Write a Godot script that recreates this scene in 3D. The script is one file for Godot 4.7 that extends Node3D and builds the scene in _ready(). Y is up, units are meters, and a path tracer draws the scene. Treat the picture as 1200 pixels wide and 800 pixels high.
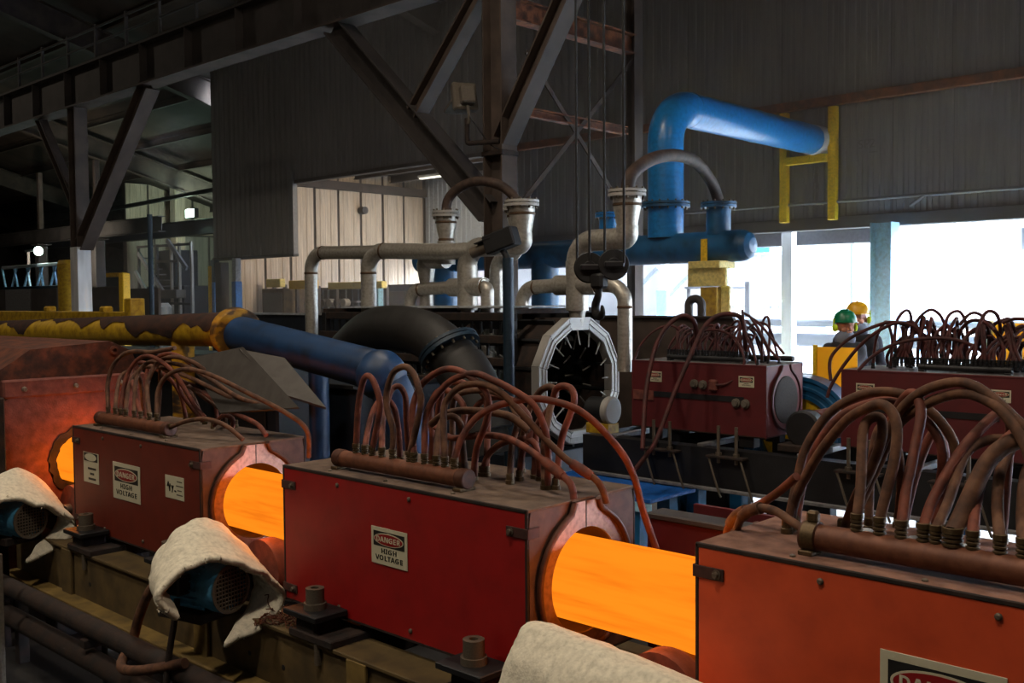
extends Node3D
# A forging shop: a line of induction heaters with a glowing bar, a second line behind, pipework and the open bay door.

var M := {}
var taken := {}
var T := {}
const FL := -0.4            # floor level; the first heater line stands on a frame above it

# ------------------------------------------------------------------ camera, sky, lamps
const BAR_GLOW := 1.15

func setting() -> void:
	var cam := Camera3D.new()
	cam.name = "camera"
	cam.fov = rad_to_deg(2.0 * atan(400.0 / 1180.0))
	cam.near = 0.05
	cam.far = 300.0
	cam.transform = Transform3D(Basis(Vector3(0.72725, -0.00803, -0.68632), Vector3(-0.02325, 0.99907, -0.03633), Vector3(0.68598, 0.04238, 0.72639)), Vector3(0, 2, 0))
	add_child(cam)
	var sky_m := ProceduralSkyMaterial.new()
	sky_m.sky_top_color = Color(0.80, 0.88, 0.97)
	sky_m.sky_horizon_color = Color(0.97, 0.98, 1.0)
	sky_m.ground_bottom_color = Color(0.6, 0.6, 0.58)
	sky_m.ground_horizon_color = Color(0.85, 0.87, 0.88)
	sky_m.sky_energy_multiplier = 6.0
	sky_m.ground_energy_multiplier = 1.5
	var sky := Sky.new()
	sky.sky_material = sky_m
	var e := Environment.new()
	e.background_mode = Environment.BG_SKY
	e.sky = sky
	e.ambient_light_source = Environment.AMBIENT_SOURCE_SKY
	e.tonemap_mode = Environment.TONE_MAPPER_LINEAR
	e.tonemap_exposure = 1.0
	e.volumetric_fog_enabled = true
	e.volumetric_fog_density = 0.0
	e.sdfgi_enabled = true
	e.ssao_enabled = true
	e.ssil_enabled = true
	var we := WorldEnvironment.new()
	we.name = "world_environment"
	we.environment = e
	add_child(we)
	var sun := DirectionalLight3D.new()
	sun.name = "sun"
	sun.light_color = Color(1.0, 0.96, 0.9)
	sun.light_energy = 4.5
	sun.light_angular_distance = 0.6
	sun.shadow_enabled = true
	sun.basis = Basis.looking_at(Vector3(-0.45, -0.75, -0.62))
	add_child(sun)

func haze() -> void:      # smoke hanging in the air by the open door, thinner towards the hall
	for k in [[Vector3(-3.0, 4.0, -13.9), Vector3(27.0, 8.6, 5.6), 0.05], [Vector3(-24.0, 4.0, -14.5), Vector3(14.6, 8.6, 4.6), 0.014]]:
		var f := FogVolume.new()
		f.name = nm("haze", self)
		f.shape = RenderingServer.FOG_VOLUME_SHAPE_BOX
		f.size = k[1]
		f.position = k[0]
		var m := FogMaterial.new()
		m.density = k[2]
		m.albedo = Color(0.93, 0.93, 0.95)
		f.material = m
		f.set_meta("kind", "stuff")
		add_child(f)

func high_bay(at: Vector3, energy: float, label: String) -> void:
	var t := thing("high_bay_lamp", label, "lamp", at, "high bay lamps under the roof")
	part("housing", lt([Vector2(0.0, 0.55), Vector2(0.12, 0.55), Vector2(0.16, 0.3), Vector2(0.52, 0.05), Vector2(0.52, 0.0), Vector2(0.49, 0.0), Vector2(0.14, 0.27), Vector2(0, 0.27)], at, Vector3.UP, 24), "grey_steel", t)
	part("lamp_lens", disc(at + Vector3(0, 0.03, 0), Vector3.UP, 0.45, 0.02), "tube_glow", t)
	var rod := part("hanger", tb([at + Vector3(0, 0.5, 0), at + Vector3(0, 2.6, 0)], 0.02, 6), "dark_steel", t)
	rod.set_meta("kind", "thing")
	var l := AreaLight3D.new()
	l.name = "lamp_light"
	l.area_size = Vector2(0.8, 0.8)
	l.light_energy = energy
	l.light_color = Color(1.0, 0.93, 0.84)
	l.shadow_enabled = true
	l.set("area_range", 40.0)
	l.basis = Basis.looking_at(Vector3.DOWN, Vector3.FORWARD)
	l.position = Vector3(0, -0.03, 0)
	t.add_child(l)

func _ready() -> void:
	setting()
	materials()
	room()
	lamps()
	heaters()
	front_line()
	rear_line()
	pipework()
	left_hall()
	outside()
	people()
	haze()

func lamps() -> void:
	high_bay(Vector3(-7.0, 9.6, -5.0), 28.0, "round high bay lamp hanging over the second heater line")
	high_bay(Vector3(-2.0, 9.6, 0.5), 38.0, "round high bay lamp hanging just behind the viewer")
	high_bay(Vector3(3.0, 9.6, -6.0), 28.0, "round high bay lamp hanging nearest the open door wall")
	high_bay(Vector3(-17.0, 9.4, -13.5), 1.2, "round high bay lamp behind the crane girder, near the hanging wall")
	high_bay(Vector3(-31.0, 10.6, -4.0), 22.0, "round high bay lamp farthest down the left aisle")
	high_bay(Vector3(-8.0, 9.6, 3.0), 36.0, "round high bay lamp hanging over the near aisle")

# ------------------------------------------------------------------ geometry
class G:
	var v := PackedVector3Array()
	var n := PackedVector3Array()
	func tri(a: Vector3, b: Vector3, c: Vector3, na: Vector3, nb: Vector3, nc: Vector3) -> void:
		if (b - a).cross(c - a).dot(na + nb + nc) > 0.0:
			v.append(a); v.append(c); v.append(b)
			n.append(na); n.append(nc); n.append(nb)
		else:
			v.append(a); v.append(b); v.append(c)
			n.append(na); n.append(nb); n.append(nc)
	func quad(a: Vector3, b: Vector3, c: Vector3, d: Vector3, nn: Vector3) -> void:
		tri(a, b, c, nn, nn, nn)
		tri(a, c, d, nn, nn, nn)
	func quads(a: Vector3, b: Vector3, c: Vector3, d: Vector3, na: Vector3, nb: Vector3, nc: Vector3, nd: Vector3) -> void:
		tri(a, b, c, na, nb, nc)
		tri(a, c, d, na, nc, nd)
	func box(c: Vector3, s: Vector3, ch := 0.0, b := Basis.IDENTITY) -> void:
		var h := s * 0.5
		var e := minf(ch, minf(h.x, minf(h.y, h.z)) * 0.9)
		for ax in 3:
			for sg in [-1.0, 1.0]:
				var nn := Vector3.ZERO; nn[ax] = sg
				var u := (ax + 1) % 3
				var w := (ax + 2) % 3
				var p := []
				for k in [[-1, -1], [1, -1], [1, 1], [-1, 1]]:
					var q := Vector3.ZERO
					q[ax] = sg * h[ax]; q[u] = k[0] * (h[u] - e); q[w] = k[1] * (h[w] - e)
					p.append(c + b * q)
				quad(p[0], p[1], p[2], p[3], b * nn)
		if e <= 0.0:
			return
		for ax in 3:
			var u := (ax + 1) % 3
			var w := (ax + 2) % 3
			for su in [-1.0, 1.0]:
				for sw in [-1.0, 1.0]:
					var p := []
					for k in [[-1, 0], [1, 0], [1, 1], [-1, 1]]:
						var q := Vector3.ZERO
						q[ax] = k[0] * (h[ax] - e)
						q[u] = su * (h[u] - (e if k[1] == 1 else 0.0))
						q[w] = sw * (h[w] - (0.0 if k[1] == 1 else e))
						p.append(c + b * q)
					var nn := Vector3.ZERO; nn[u] = su; nn[w] = sw
					quad(p[0], p[1], p[2], p[3], b * nn.normalized())
		for sx in [-1.0, 1.0]:
			for sy in [-1.0, 1.0]:
				for sz in [-1.0, 1.0]:
					var k := Vector3(sx, sy, sz)
					var p0 := c + b * (k * Vector3(h.x, h.y - e, h.z - e))
					var p1 := c + b * (k * Vector3(h.x - e, h.y, h.z - e))
					var p2 := c + b * (k * Vector3(h.x - e, h.y - e, h.z))
					var nn := b * k.normalized()
					tri(p0, p1, p2, nn, nn, nn)
	func bar(a: Vector3, z: Vector3, w: float, h: float, up := Vector3.UP, ch := 0.0) -> void:
		var f := (z - a).normalized()
		var r := f.cross(up).normalized()
		box((a + z) * 0.5, Vector3(w, h, a.distance_to(z)), ch, Basis(r, r.cross(f), -f))
	func ibeam(a: Vector3, z: Vector3, w: float, h: float, tf := 0.025, tw := 0.02, up := Vector3.UP) -> void:
		var f := (z - a).normalized()
		var r := f.cross(up).normalized()
		var u := r.cross(f)
		var o := u * (h - tf) * 0.5
		bar(a + o, z + o, w, tf, up)
		bar(a - o, z - o, w, tf, up)
		bar(a, z, tw, h - 2 * tf, up)
	func tube(p: Array, rr, seg := 10, caps := true) -> void:
		var m := p.size()
		var t0: Vector3 = (p[1] - p[0]).normalized()
		var u := t0.cross(Vector3.UP)
		if u.length() < 0.05:
			u = t0.cross(Vector3.RIGHT)
		u = u.normalized()
		var rings := []
		var nrm := []
		for i in m:
			var t: Vector3 = (p[mini(i + 1, m - 1)] - p[maxi(i - 1, 0)]).normalized()
			u = (u - t * u.dot(t)).normalized()
			var w := t.cross(u)
			var r: float = rr[i] if rr is Array else rr
			var ring := []
			var rn := []
			for k in seg + 1:
				var a := TAU * k / seg
				var d := u * cos(a) + w * sin(a)
				ring.append(p[i] + d * r); rn.append(d)
			rings.append(ring); nrm.append(rn)
		for i in m - 1:
			for k in seg:
				quads(rings[i][k], rings[i][k + 1], rings[i + 1][k + 1], rings[i + 1][k], nrm[i][k], nrm[i][k + 1], nrm[i + 1][k + 1], nrm[i + 1][k])
		if caps:
			for e in [0, m - 1]:
				var nn: Vector3 = (p[0] - p[1]).normalized() if e == 0 else (p[m - 1] - p[m - 2]).normalized()
				for k in seg:
					tri(p[e], rings[e][k], rings[e][k + 1], nn, nn, nn)
	# profile of (radius, distance along axis), flat between its points, round about the axis
	func lathe(prof: Array, o: Vector3, axis := Vector3.UP, seg := 20, smooth := false) -> void:
		var ax := axis.normalized()
		var u := ax.cross(Vector3.RIGHT)
		if u.length() < 0.1:
			u = ax.cross(Vector3.FORWARD)
		u = u.normalized()
		var w := ax.cross(u)
		var pn := []
		for i in prof.size():
			var a: Vector2 = prof[maxi(i - 1, 0)]
			var b: Vector2 = prof[mini(i + 1, prof.size() - 1)]
			pn.append(Vector2(b.y - a.y, a.x - b.x).normalized())
		for i in prof.size() - 1:
			var a: Vector2 = prof[i]
			var b: Vector2 = prof[i + 1]
			if a.distance_to(b) < 1e-6:
				continue
			var sn := Vector2(b.y - a.y, a.x - b.x).normalized()
			var n0: Vector2 = pn[i] if smooth else sn
			var n1: Vector2 = pn[i + 1] if smooth else sn
			for k in seg:
				var d0 := u * cos(TAU * k / seg) + w * sin(TAU * k / seg)
				var d1 := u * cos(TAU * (k + 1) / seg) + w * sin(TAU * (k + 1) / seg)
				quads(o + d0 * a.x + ax * a.y, o + d1 * a.x + ax * a.y, o + d1 * b.x + ax * b.y, o + d0 * b.x + ax * b.y,
					(d0 * n0.x + ax * n0.y).normalized(), (d1 * n0.x + ax * n0.y).normalized(), (d1 * n1.x + ax * n1.y).normalized(), (d0 * n1.x + ax * n1.y).normalized())
	# an outline in the plane of ux and uy, pushed out along dv
	func prism(poly: PackedVector2Array, o: Vector3, ux: Vector3, uy: Vector3, dv: Vector3) -> void:
		var ids := Geometry2D.triangulate_polygon(poly)
		var nn := dv.normalized()
		var w := func(q: Vector2) -> Vector3: return o + ux * q.x + uy * q.y
		for i in range(0, ids.size(), 3):
			var a: Vector3 = w.call(poly[ids[i]])
			var b: Vector3 = w.call(poly[ids[i + 1]])
			var c: Vector3 = w.call(poly[ids[i + 2]])
			tri(a + dv, b + dv, c + dv, nn, nn, nn)
			tri(a, b, c, -nn, -nn, -nn)
		var ccw := not Geometry2D.is_polygon_clockwise(poly)
		for i in poly.size():
			var p := poly[i]
			var q := poly[(i + 1) % poly.size()]
			var e := (q - p).normalized()
			var on := Vector2(e.y, -e.x) * (1.0 if ccw else -1.0)
			var a: Vector3 = w.call(p)
			var b: Vector3 = w.call(q)
			quad(a, b, b + dv, a + dv, (ux * on.x + uy * on.y).normalized())
	# a plate with a hole: outer and inner radius as functions of the angle, in the plane of ux and uy
	func holed(o: Vector3, ux: Vector3, uy: Vector3, dv: Vector3, outer: Callable, inner: Callable, seg := 64) -> void:
		var nn := dv.normalized()
		for k in seg:
			var a := TAU * k / seg
			var b := TAU * (k + 1) / seg
			var da := ux * cos(a) + uy * sin(a)
			var db := ux * cos(b) + uy * sin(b)
			var oa: Vector3 = o + da * outer.call(a)
			var ob: Vector3 = o + db * outer.call(b)
			var ia: Vector3 = o + da * inner.call(a)
			var ib: Vector3 = o + db * inner.call(b)
			quad(oa + dv, ob + dv, ib + dv, ia + dv, nn)
			quad(oa, ob, ib, ia, -nn)
			quads(oa, ob, ob + dv, oa + dv, da, db, db, da)
			quads(ia, ib, ib + dv, ia + dv, -da, -db, -db, -da)
	# ribbed sheet: width along u, height along y, ribs standing out along nn
	func ribbed(o: Vector3, u: Vector3, nn: Vector3, w: float, h: float, pitch: float, d: float) -> void:
		var k := maxi(1, int(round(w / pitch)))
		var p := w / k
		for i in k:
			var xs := [0.0, 0.30 * p, 0.40 * p, 0.86 * p, 0.96 * p, p]
			var ds := [0.0, 0.0, d, d, 0.0, 0.0]
			for j in 5:
				if xs[j + 1] - xs[j] < 1e-5:
					continue
				var a: Vector3 = o + u * (i * p + xs[j]) + nn * ds[j]
				var b: Vector3 = o + u * (i * p + xs[j + 1]) + nn * ds[j + 1]
				var e := (b - a).normalized()
				var fn := e.cross(Vector3.UP)
				if fn.dot(nn) < 0.0:
					fn = -fn
				quad(a, b, b + Vector3.UP * h, a + Vector3.UP * h, fn)
		var up := Vector3.UP * h
		var bk := -nn * 0.006
		quad(o, o + u * w, o + u * w + bk, o + bk, Vector3.DOWN)
		quad(o + bk, o + u * w + bk, o + u * w + bk + up, o + bk + up, -nn)
		quad(o, o + bk, o + bk + up, o + up, -u)
		quad(o + u * w, o + u * w + bk, o + u * w + bk + up, o + u * w + up, u)
	func mesh() -> ArrayMesh:
		var a := []
		a.resize(Mesh.ARRAY_MAX)
		a[Mesh.ARRAY_VERTEX] = v
		a[Mesh.ARRAY_NORMAL] = n
		var m := ArrayMesh.new()
		m.add_surface_from_arrays(Mesh.PRIMITIVE_TRIANGLES, a)
		return m

func sm(p: Array, k := 5) -> Array:      # a smooth curve through points
	var out := []
	var m := p.size()
	for i in m - 1:
		var a: Vector3 = p[maxi(i - 1, 0)]
		var b: Vector3 = p[i]
		var c: Vector3 = p[i + 1]
		var d: Vector3 = p[mini(i + 2, m - 1)]
		for j in k:
			out.append(b.cubic_interpolate(c, a, d, float(j) / k))
	out.append(p[m - 1])
	return out

func bend(p: Array, r: float, k := 7) -> Array:   # straight runs joined by round elbows
	var out := [p[0]]
	for i in range(1, p.size() - 1):
		var a: Vector3 = (p[i - 1] - p[i]).normalized()
		var b: Vector3 = (p[i + 1] - p[i]).normalized()
		var half := a.angle_to(b) * 0.5
		var cut := minf(r / tan(half), minf(p[i].distance_to(p[i - 1]), p[i].distance_to(p[i + 1])) * 0.49)
		var s: Vector3 = p[i] + a * cut
		var e: Vector3 = p[i] + b * cut
		var mid: Vector3 = p[i] + (a + b).normalized() * (cut / cos(half))
		var rad := cut * tan(half)
		for j in k + 1:
			var q := s.lerp(e, float(j) / k)
			out.append(mid + (q - mid).normalized() * rad)
	out.append(p[p.size() - 1])
	return out

# ------------------------------------------------------------------ scene tree
func nm(called: String, parent: Node) -> String:
	var key := str(parent.get_instance_id()) + "/" + called
	var k: int = taken.get(key, 0)
	taken[key] = k + 1
	return called if k == 0 else "%s_%03d" % [called, k]

func thing(called: String, label: String, category: String, at := Vector3.ZERO, group := "") -> Node3D:
	var o := Node3D.new()
	o.name = nm(called, self)
	o.position = at
	add_child(o, true)
	tag(o, label, category, group)
	return o

func tag(o: Node, label: String, category: String, group := "") -> void:
	o.set_meta("label", label)
	o.set_meta("category", category)
	if group != "":
		o.set_meta("group", group)

func put(called: String, mesh: Mesh, mat: Material, parent: Node3D, label := "") -> MeshInstance3D:
	var o := MeshInstance3D.new()
	o.name = nm(called, parent)
	o.mesh = mesh
	o.material_override = mat
	o.cast_shadow = GeometryInstance3D.SHADOW_CASTING_SETTING_ON
	parent.add_child(o, true)
	if parent != self:
		o.position = -world_at(parent)
	if label != "":
		o.set_meta("label", label)
	return o

func world_at(n: Node3D) -> Vector3:      # things are built in world coordinates and only ever moved, never turned
	var p := Vector3.ZERO
	var q: Node = n
	while q is Node3D and q != self:
		p += (q as Node3D).position
		q = q.get_parent()
	return p

func part(called: String, g: G, mat: String, parent: Node3D, label := "") -> MeshInstance3D:
	return put(called, g.mesh(), M[mat], parent, label)

func solo(called: String, g: G, mat: String, label: String, category: String, group := "") -> MeshInstance3D:
	var o := put(called, g.mesh(), M[mat], self)
	tag(o, label, category, group)
	return o

func struct(called: String, g: G, mat: String) -> MeshInstance3D:
	var o := put(called, g.mesh(), M[mat], self)
	o.set_meta("kind", "structure")
	return o

func bx(c: Vector3, s: Vector3, ch := 0.0, b := Basis.IDENTITY) -> G:
	var g := G.new()
	g.box(c, s, ch, b)
	return g

func tb(p: Array, r, seg := 12) -> G:
	var g := G.new()
	g.tube(p, r, seg)
	return g

func lt(prof: Array, o: Vector3, axis := Vector3.UP, seg := 20, smooth := false) -> G:
	var g := G.new()
	g.lathe(prof, o, axis, seg, smooth)
	return g

func span(lo: Vector3, hi: Vector3, ch := 0.0) -> G:
	return bx((lo + hi) * 0.5, hi - lo, ch)

func disc(o: Vector3, axis: Vector3, r: float, h: float, seg := 20, ch := 0.0) -> G:
	return lt([Vector2(0, 0), Vector2(r - ch, 0), Vector2(r, ch), Vector2(r, h - ch), Vector2(r - ch, h), Vector2(0, h)], o, axis, seg)

# ------------------------------------------------------------------ materials
func noise_tex(key: String, seed_: int, freq: float, oct: int, stops: Array, size := 256, stretch := 1.0) -> void:
	var f := FastNoiseLite.new()
	f.seed = seed_
	f.noise_type = FastNoiseLite.TYPE_SIMPLEX_SMOOTH
	f.frequency = freq
	f.fractal_octaves = oct
	f.fractal_gain = 0.55
	var src := f.get_seamless_image(size, size)
	var grad := Gradient.new()
	var off := PackedFloat32Array()
	var col := PackedColorArray()
	for s in stops:
		off.append(s[0]); col.append(s[1])
	grad.offsets = off
	grad.colors = col
	var im := Image.create(size, size, true, Image.FORMAT_RGB8)
	for y in size:
		var yy := int(y / stretch) % size
		for x in size:
			im.set_pixel(x, y, grad.sample(src.get_pixel(x, yy).r))
	im.generate_mipmaps()
	T[key] = ImageTexture.create_from_image(im)

func gr(a: float) -> Color:
	return Color(a, a, a)

func mt(key: String, col: Color, rough := 0.7, metal := 0.0, tex := "", scale := Vector3.ONE, bump := "", depth := 0.0) -> StandardMaterial3D:
	var m := StandardMaterial3D.new()
	m.resource_name = key
	m.albedo_color = col
	m.roughness = rough
	m.metallic = metal
	if tex != "" or bump != "":
		m.uv1_triplanar = true
		m.uv1_world_triplanar = true
		m.uv1_scale = scale
	if tex != "":
		m.albedo_texture = T[tex]
	if bump != "":
		m.heightmap_enabled = true
		m.heightmap_texture = T[bump]
		m.heightmap_scale = depth
	M[key] = m
	return m

func materials() -> void:
	noise_tex("grain", 1, 0.05, 5, [[0.1, gr(0.78)], [0.5, gr(0.92)], [0.9, gr(1.0)]])
	noise_tex("blotch", 2, 0.012, 6, [[0.1, gr(0.68)], [0.5, gr(0.86)], [0.9, gr(1.0)]])
	noise_tex("fine", 3, 0.16, 3, [[0.1, gr(0.0)], [0.9, gr(1.0)]])
	noise_tex("paint", 4, 0.012, 6, [[0.1, Color(0.89, 0.86, 0.85)], [0.45, Color(0.95, 0.94, 0.93)], [0.9, Color(1, 1, 1)]], 512)
	noise_tex("streak", 5, 0.05, 4, [[0.15, gr(0.80)], [0.45, gr(0.90)], [0.75, gr(0.96)], [0.92, Color(1.0, 0.96, 0.92)]], 256)
	noise_tex("rusty", 6, 0.010, 6, [[0.1, Color(0.42, 0.34, 0.30)], [0.45, Color(0.66, 0.52, 0.44)], [0.65, Color(0.85, 0.68, 0.55)], [0.9, Color(1, 0.82, 0.66)]], 512)
	noise_tex("yellowrust", 7, 0.012, 6, [[0.25, Color(0.10, 0.06, 0.035)], [0.42, Color(0.27, 0.16, 0.06)], [0.54, Color(0.66, 0.47, 0.06)], [0.85, Color(0.84, 0.62, 0.07)]], 512)
	noise_tex("dusty", 8, 0.012, 6, [[0.1, Color(0.70, 0.65, 0.6)], [0.5, Color(0.87, 0.85, 0.83)], [0.9, Color(1, 0.99, 0.97)]], 512)
	noise_tex("hose", 9, 0.016, 5, [[0.15, Color(0.52, 0.44, 0.38)], [0.45, Color(0.78, 0.7, 0.64)], [0.65, Color(0.97, 0.9, 0.87)], [0.85, Color(1, 1, 1)]], 256)
	noise_tex("bluedirt", 10, 0.014, 5, [[0.12, Color(0.6, 0.55, 0.52)], [0.4, Color(0.85, 0.85, 0.85)], [0.7, Color(1, 1, 1)]], 256)
	noise_tex("scale", 12, 0.03, 5, [[0.12, Color(0.90, 0.84, 0.80)], [0.35, Color(0.97, 0.95, 0.93)], [0.6, Color(1, 1, 1)], [0.9, Color(1, 1, 1)]], 512)
	# room
	mt("floor", Color(0.55, 0.54, 0.52), 0.38, 0.0, "blotch", Vector3(0.25, 0.25, 0.25))
	mt("oily_floor", Color(0.09, 0.08, 0.07), 0.95, 0.0, "blotch", Vector3(0.5, 0.5, 0.5))
	mt("ground", Color(0.72, 0.71, 0.69), 0.9, 0.0, "grain", Vector3(0.3, 0.3, 0.3))
	mt("dark_siding", Color(0.485, 0.475, 0.475), 0.75, 0.0, "streak", Vector3(0.55, 0.035, 0.55))
	mt("dark_steel", Color(0.24, 0.22, 0.215), 0.7, 0.0, "blotch", Vector3(0.4, 0.4, 0.4))
	mt("brown_steel", Color(0.30, 0.25, 0.22), 0.75, 0.0, "blotch", Vector3(0.5, 0.5, 0.5))
	mt("beige_siding", Color(0.78, 0.70, 0.61), 0.7, 0.0, "streak", Vector3(0.9, 0.05, 0.9))
	mt("beige_plain", Color(0.60, 0.57, 0.52), 0.8, 0.0, "streak", Vector3(0.3, 0.03, 0.3))
	mt("roof", Color(0.30, 0.25, 0.21), 0.85, 0.0, "blotch", Vector3(0.2, 0.2, 0.2))
	mt("grey_steel", Color(0.45, 0.45, 0.46), 0.6, 0.2, "grain", Vector3(1, 1, 1))
	mt("white_paint", Color(0.86, 0.87, 0.88), 0.7, 0.0, "streak", Vector3(0.3, 0.05, 0.3))
	mt("pale_grey", Color(0.66, 0.68, 0.70), 0.6, 0.1, "grain", Vector3(0.8, 0.8, 0.8))
	# heaters
	mt("red_far", Color(0.40, 0.125, 0.055), 0.55, 0.0, "paint", Vector3(0.9, 0.9, 0.9), "fine", 0.02)
	mt("red_mid", Color(0.56, 0.05, 0.045), 0.5, 0.0, "paint", Vector3(0.8, 0.8, 0.8), "fine", 0.02)
	mt("red_near", Color(0.78, 0.29, 0.13), 0.55, 0.0, "paint", Vector3(0.7, 0.7, 0.7), "fine", 0.02)
	mt("maroon", Color(0.32, 0.05, 0.07), 0.6, 0.0, "paint", Vector3(0.6, 0.6, 0.6))
	mt("dust_top", Color(0.40, 0.33, 0.28), 0.92, 0.0, "dusty", Vector3(1.3, 1.3, 1.3), "fine", 0.04)
	mt("dust_top_rust", Color(0.50, 0.36, 0.30), 0.92, 0.0, "dusty", Vector3(1.3, 1.3, 1.3), "fine", 0.04)
	mt("grey_top", Color(0.45, 0.45, 0.46), 0.7, 0.1, "dusty", Vector3(1, 1, 1))
	mt("end_plate", Color(0.33, 0.235, 0.20), 0.75, 0.0, "dusty", Vector3(1.5, 1.5, 1.5))
	mt("maroon_end", Color(0.40, 0.14, 0.15), 0.65, 0.0, "paint", Vector3(1, 1, 1))
	mt("rust_beam", Color(0.56, 0.41, 0.31), 0.8, 0.0, "rusty", Vector3(0.8, 0.8, 0.8))
	mt("blue_dusty", Color(0.03, 0.20, 0.36), 0.5, 0.0, "bluedirt", Vector3(0.8, 0.8, 0.8))
	mt("rust_crust", Color(0.24, 0.16, 0.11), 0.9, 0.0, "rusty", Vector3(0.8, 1.6, 1.6), "fine", 0.1)
	mt("yard_grey", Color(0.22, 0.245, 0.275), 0.6)
	mt("yard_pale", Color(0.34, 0.36, 0.385), 0.6)
	mt("strap", Color(0.24, 0.115, 0.09), 0.75, 0.0, "dusty", Vector3(3, 3, 3))
	mt("post_blue", Color(0.16, 0.44, 0.76), 0.5, 0.0, "grain", Vector3(0.8, 0.8, 0.8))
	mt("cover_grey", Color(0.22, 0.20, 0.18), 0.9, 0.0, "grain", Vector3(3, 3, 3))
	var scr := mt("screen_yellow", Color(0.95, 0.72, 0.06), 0.5)
	scr.backlight_enabled = true
	scr.backlight = Color(0.95, 0.8, 0.4)
	mt("copper", Color(0.62, 0.47, 0.42), 0.42, 0.75, "grain", Vector3(2, 2, 2))
	mt("copper_dull", Color(0.34, 0.20, 0.14), 0.6, 0.3, "dusty", Vector3(3, 3, 3))
	mt("manifold", Color(0.46, 0.28, 0.19), 0.6, 0.25, "dusty", Vector3(2.5, 2.5, 2.5))
	mt("brass", Color(0.36, 0.29, 0.19), 0.5, 0.6, "grain", Vector3(8, 8, 8))
	mt("hose_red", Color(0.46, 0.235, 0.15), 0.75, 0.0, "hose", Vector3(2.2, 2.2, 2.2))
	mt("hose_brown", Color(0.40, 0.28, 0.19), 0.8, 0.0, "hose", Vector3(2.6, 2.6, 2.6))
	mt("hose_maroon", Color(0.30, 0.085, 0.075), 0.7, 0.0, "hose", Vector3(1.3, 1.3, 1.3))
	mt("steel_bolt", Color(0.42, 0.38, 0.33), 0.55, 0.5, "grain", Vector3(9, 9, 9))
	mt("rust_dark", Color(0.17, 0.135, 0.11), 0.85, 0.0, "rusty", Vector3(1.5, 1.5, 1.5), "fine", 0.1)
	mt("rust", Color(0.40, 0.25, 0.16), 0.9, 0.0, "rusty", Vector3(1.4, 1.4, 1.4), "fine", 0.12)
	mt("rust_red", Color(0.44, 0.23, 0.19), 0.8, 0.0, "dusty", Vector3(1.6, 1.6, 1.6), "fine", 0.1)
	mt("liner", Color(0.30, 0.17, 0.11), 0.9, 0.0, "blotch", Vector3(3, 3, 3))
	mt("cement", Color(0.36, 0.33, 0.29), 0.9, 0.0, "grain", Vector3(3, 3, 3))
	mt("sign_white", Color(0.72, 0.70, 0.60), 0.55)
	mt("sign_black", Color(0.035, 0.035, 0.035), 0.6)
	mt("sign_red", Color(0.50, 0.04, 0.05), 0.5)
	mt("olive", Color(0.36, 0.29, 0.155), 0.75, 0.0, "blotch", Vector3(1.3, 1.3, 1.3))
	mt("olive_light", Color(0.48, 0.39, 0.19), 0.75, 0.0, "blotch", Vector3(1.5, 1.5, 1.5))
	mt("blanket", Color(0.83, 0.80, 0.72), 0.95, 0.0, "grain", Vector3(2.1, 2.1, 2.1), "fine", 0.15)
	mt("motor_blue", Color(0.26, 0.54, 0.70), 0.5, 0.0, "bluedirt", Vector3(2, 2, 2))
	mt("black", Color(0.045, 0.045, 0.05), 0.7)
	mt("black_steel", Color(0.095, 0.10, 0.115), 0.55, 0.2, "blotch", Vector3(0.8, 0.8, 0.8))
	mt("navy", Color(0.05, 0.10, 0.16), 0.6, 0.0, "blotch", Vector3(0.6, 0.6, 0.6))
	mt("blue", Color(0.06, 0.34, 0.52), 0.4, 0.0, "bluedirt", Vector3(0.5, 0.5, 0.5))
	mt("blue_clean", Color(0.05, 0.48, 0.76), 0.3, 0.0, "grain", Vector3(0.8, 0.8, 0.8))
	mt("blue_pale", Color(0.62, 0.84, 0.96), 0.55, 0.0, "grain", Vector3(0.8, 0.8, 0.8))
	mt("blue_bright", Color(0.07, 0.36, 0.70), 0.45, 0.0, "grain", Vector3(1, 1, 1))
	mt("blue_steel", Color(0.10, 0.18, 0.24), 0.5, 0.2, "grain", Vector3(2, 2, 2))
	mt("duct_dark", Color(0.11, 0.105, 0.10), 0.62, 0.1, "bluedirt", Vector3(0.9, 0.9, 0.9))
	mt("yellow_rust", Color(0.95, 0.95, 0.62), 0.7, 0.0, "yellowrust", Vector3(0.22, 0.8, 0.6), "fine", 0.06)
	mt("yellow", Color(0.92, 0.75, 0.06), 0.55, 0.0, "grain", Vector3(1.5, 1.5, 1.5))
	mt("yellow_dull", Color(0.70, 0.57, 0.05), 0.65, 0.0, "dusty", Vector3(1.5, 1.5, 1.5))
	mt("yellow_pale", Color(0.90, 0.82, 0.48), 0.6, 0.0, "grain", Vector3(1.2, 1.2, 1.2))
	mt("stainless", Color(0.70, 0.68, 0.64), 0.38, 0.55, "grain", Vector3(1.5, 1.5, 1.5))
	mt("weld", Color(0.34, 0.26, 0.19), 0.55, 0.5)
	mt("galvanised", Color(0.60, 0.59, 0.57), 0.5, 0.2)
	mt("arc_hose", Color(0.26, 0.205, 0.17), 0.75, 0.0, "hose", Vector3(1.5, 1.5, 1.5))
	mt("sheet", Color(0.22, 0.205, 0.19), 0.6, 0.3, "dusty", Vector3(1.5, 1.5, 1.5))
	mt("skin", Color(0.72, 0.50, 0.40), 0.6)
	mt("coverall", Color(0.16, 0.17, 0.22), 0.9)
	mt("vest_orange", Color(0.85, 0.30, 0.08), 0.85)
	mt("vest_dark", Color(0.10, 0.09, 0.11), 0.9)
	mt("vest_lime", Color(0.62, 0.80, 0.15), 0.85)
	mt("scarf", Color(0.42, 0.45, 0.52), 0.9)
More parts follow.
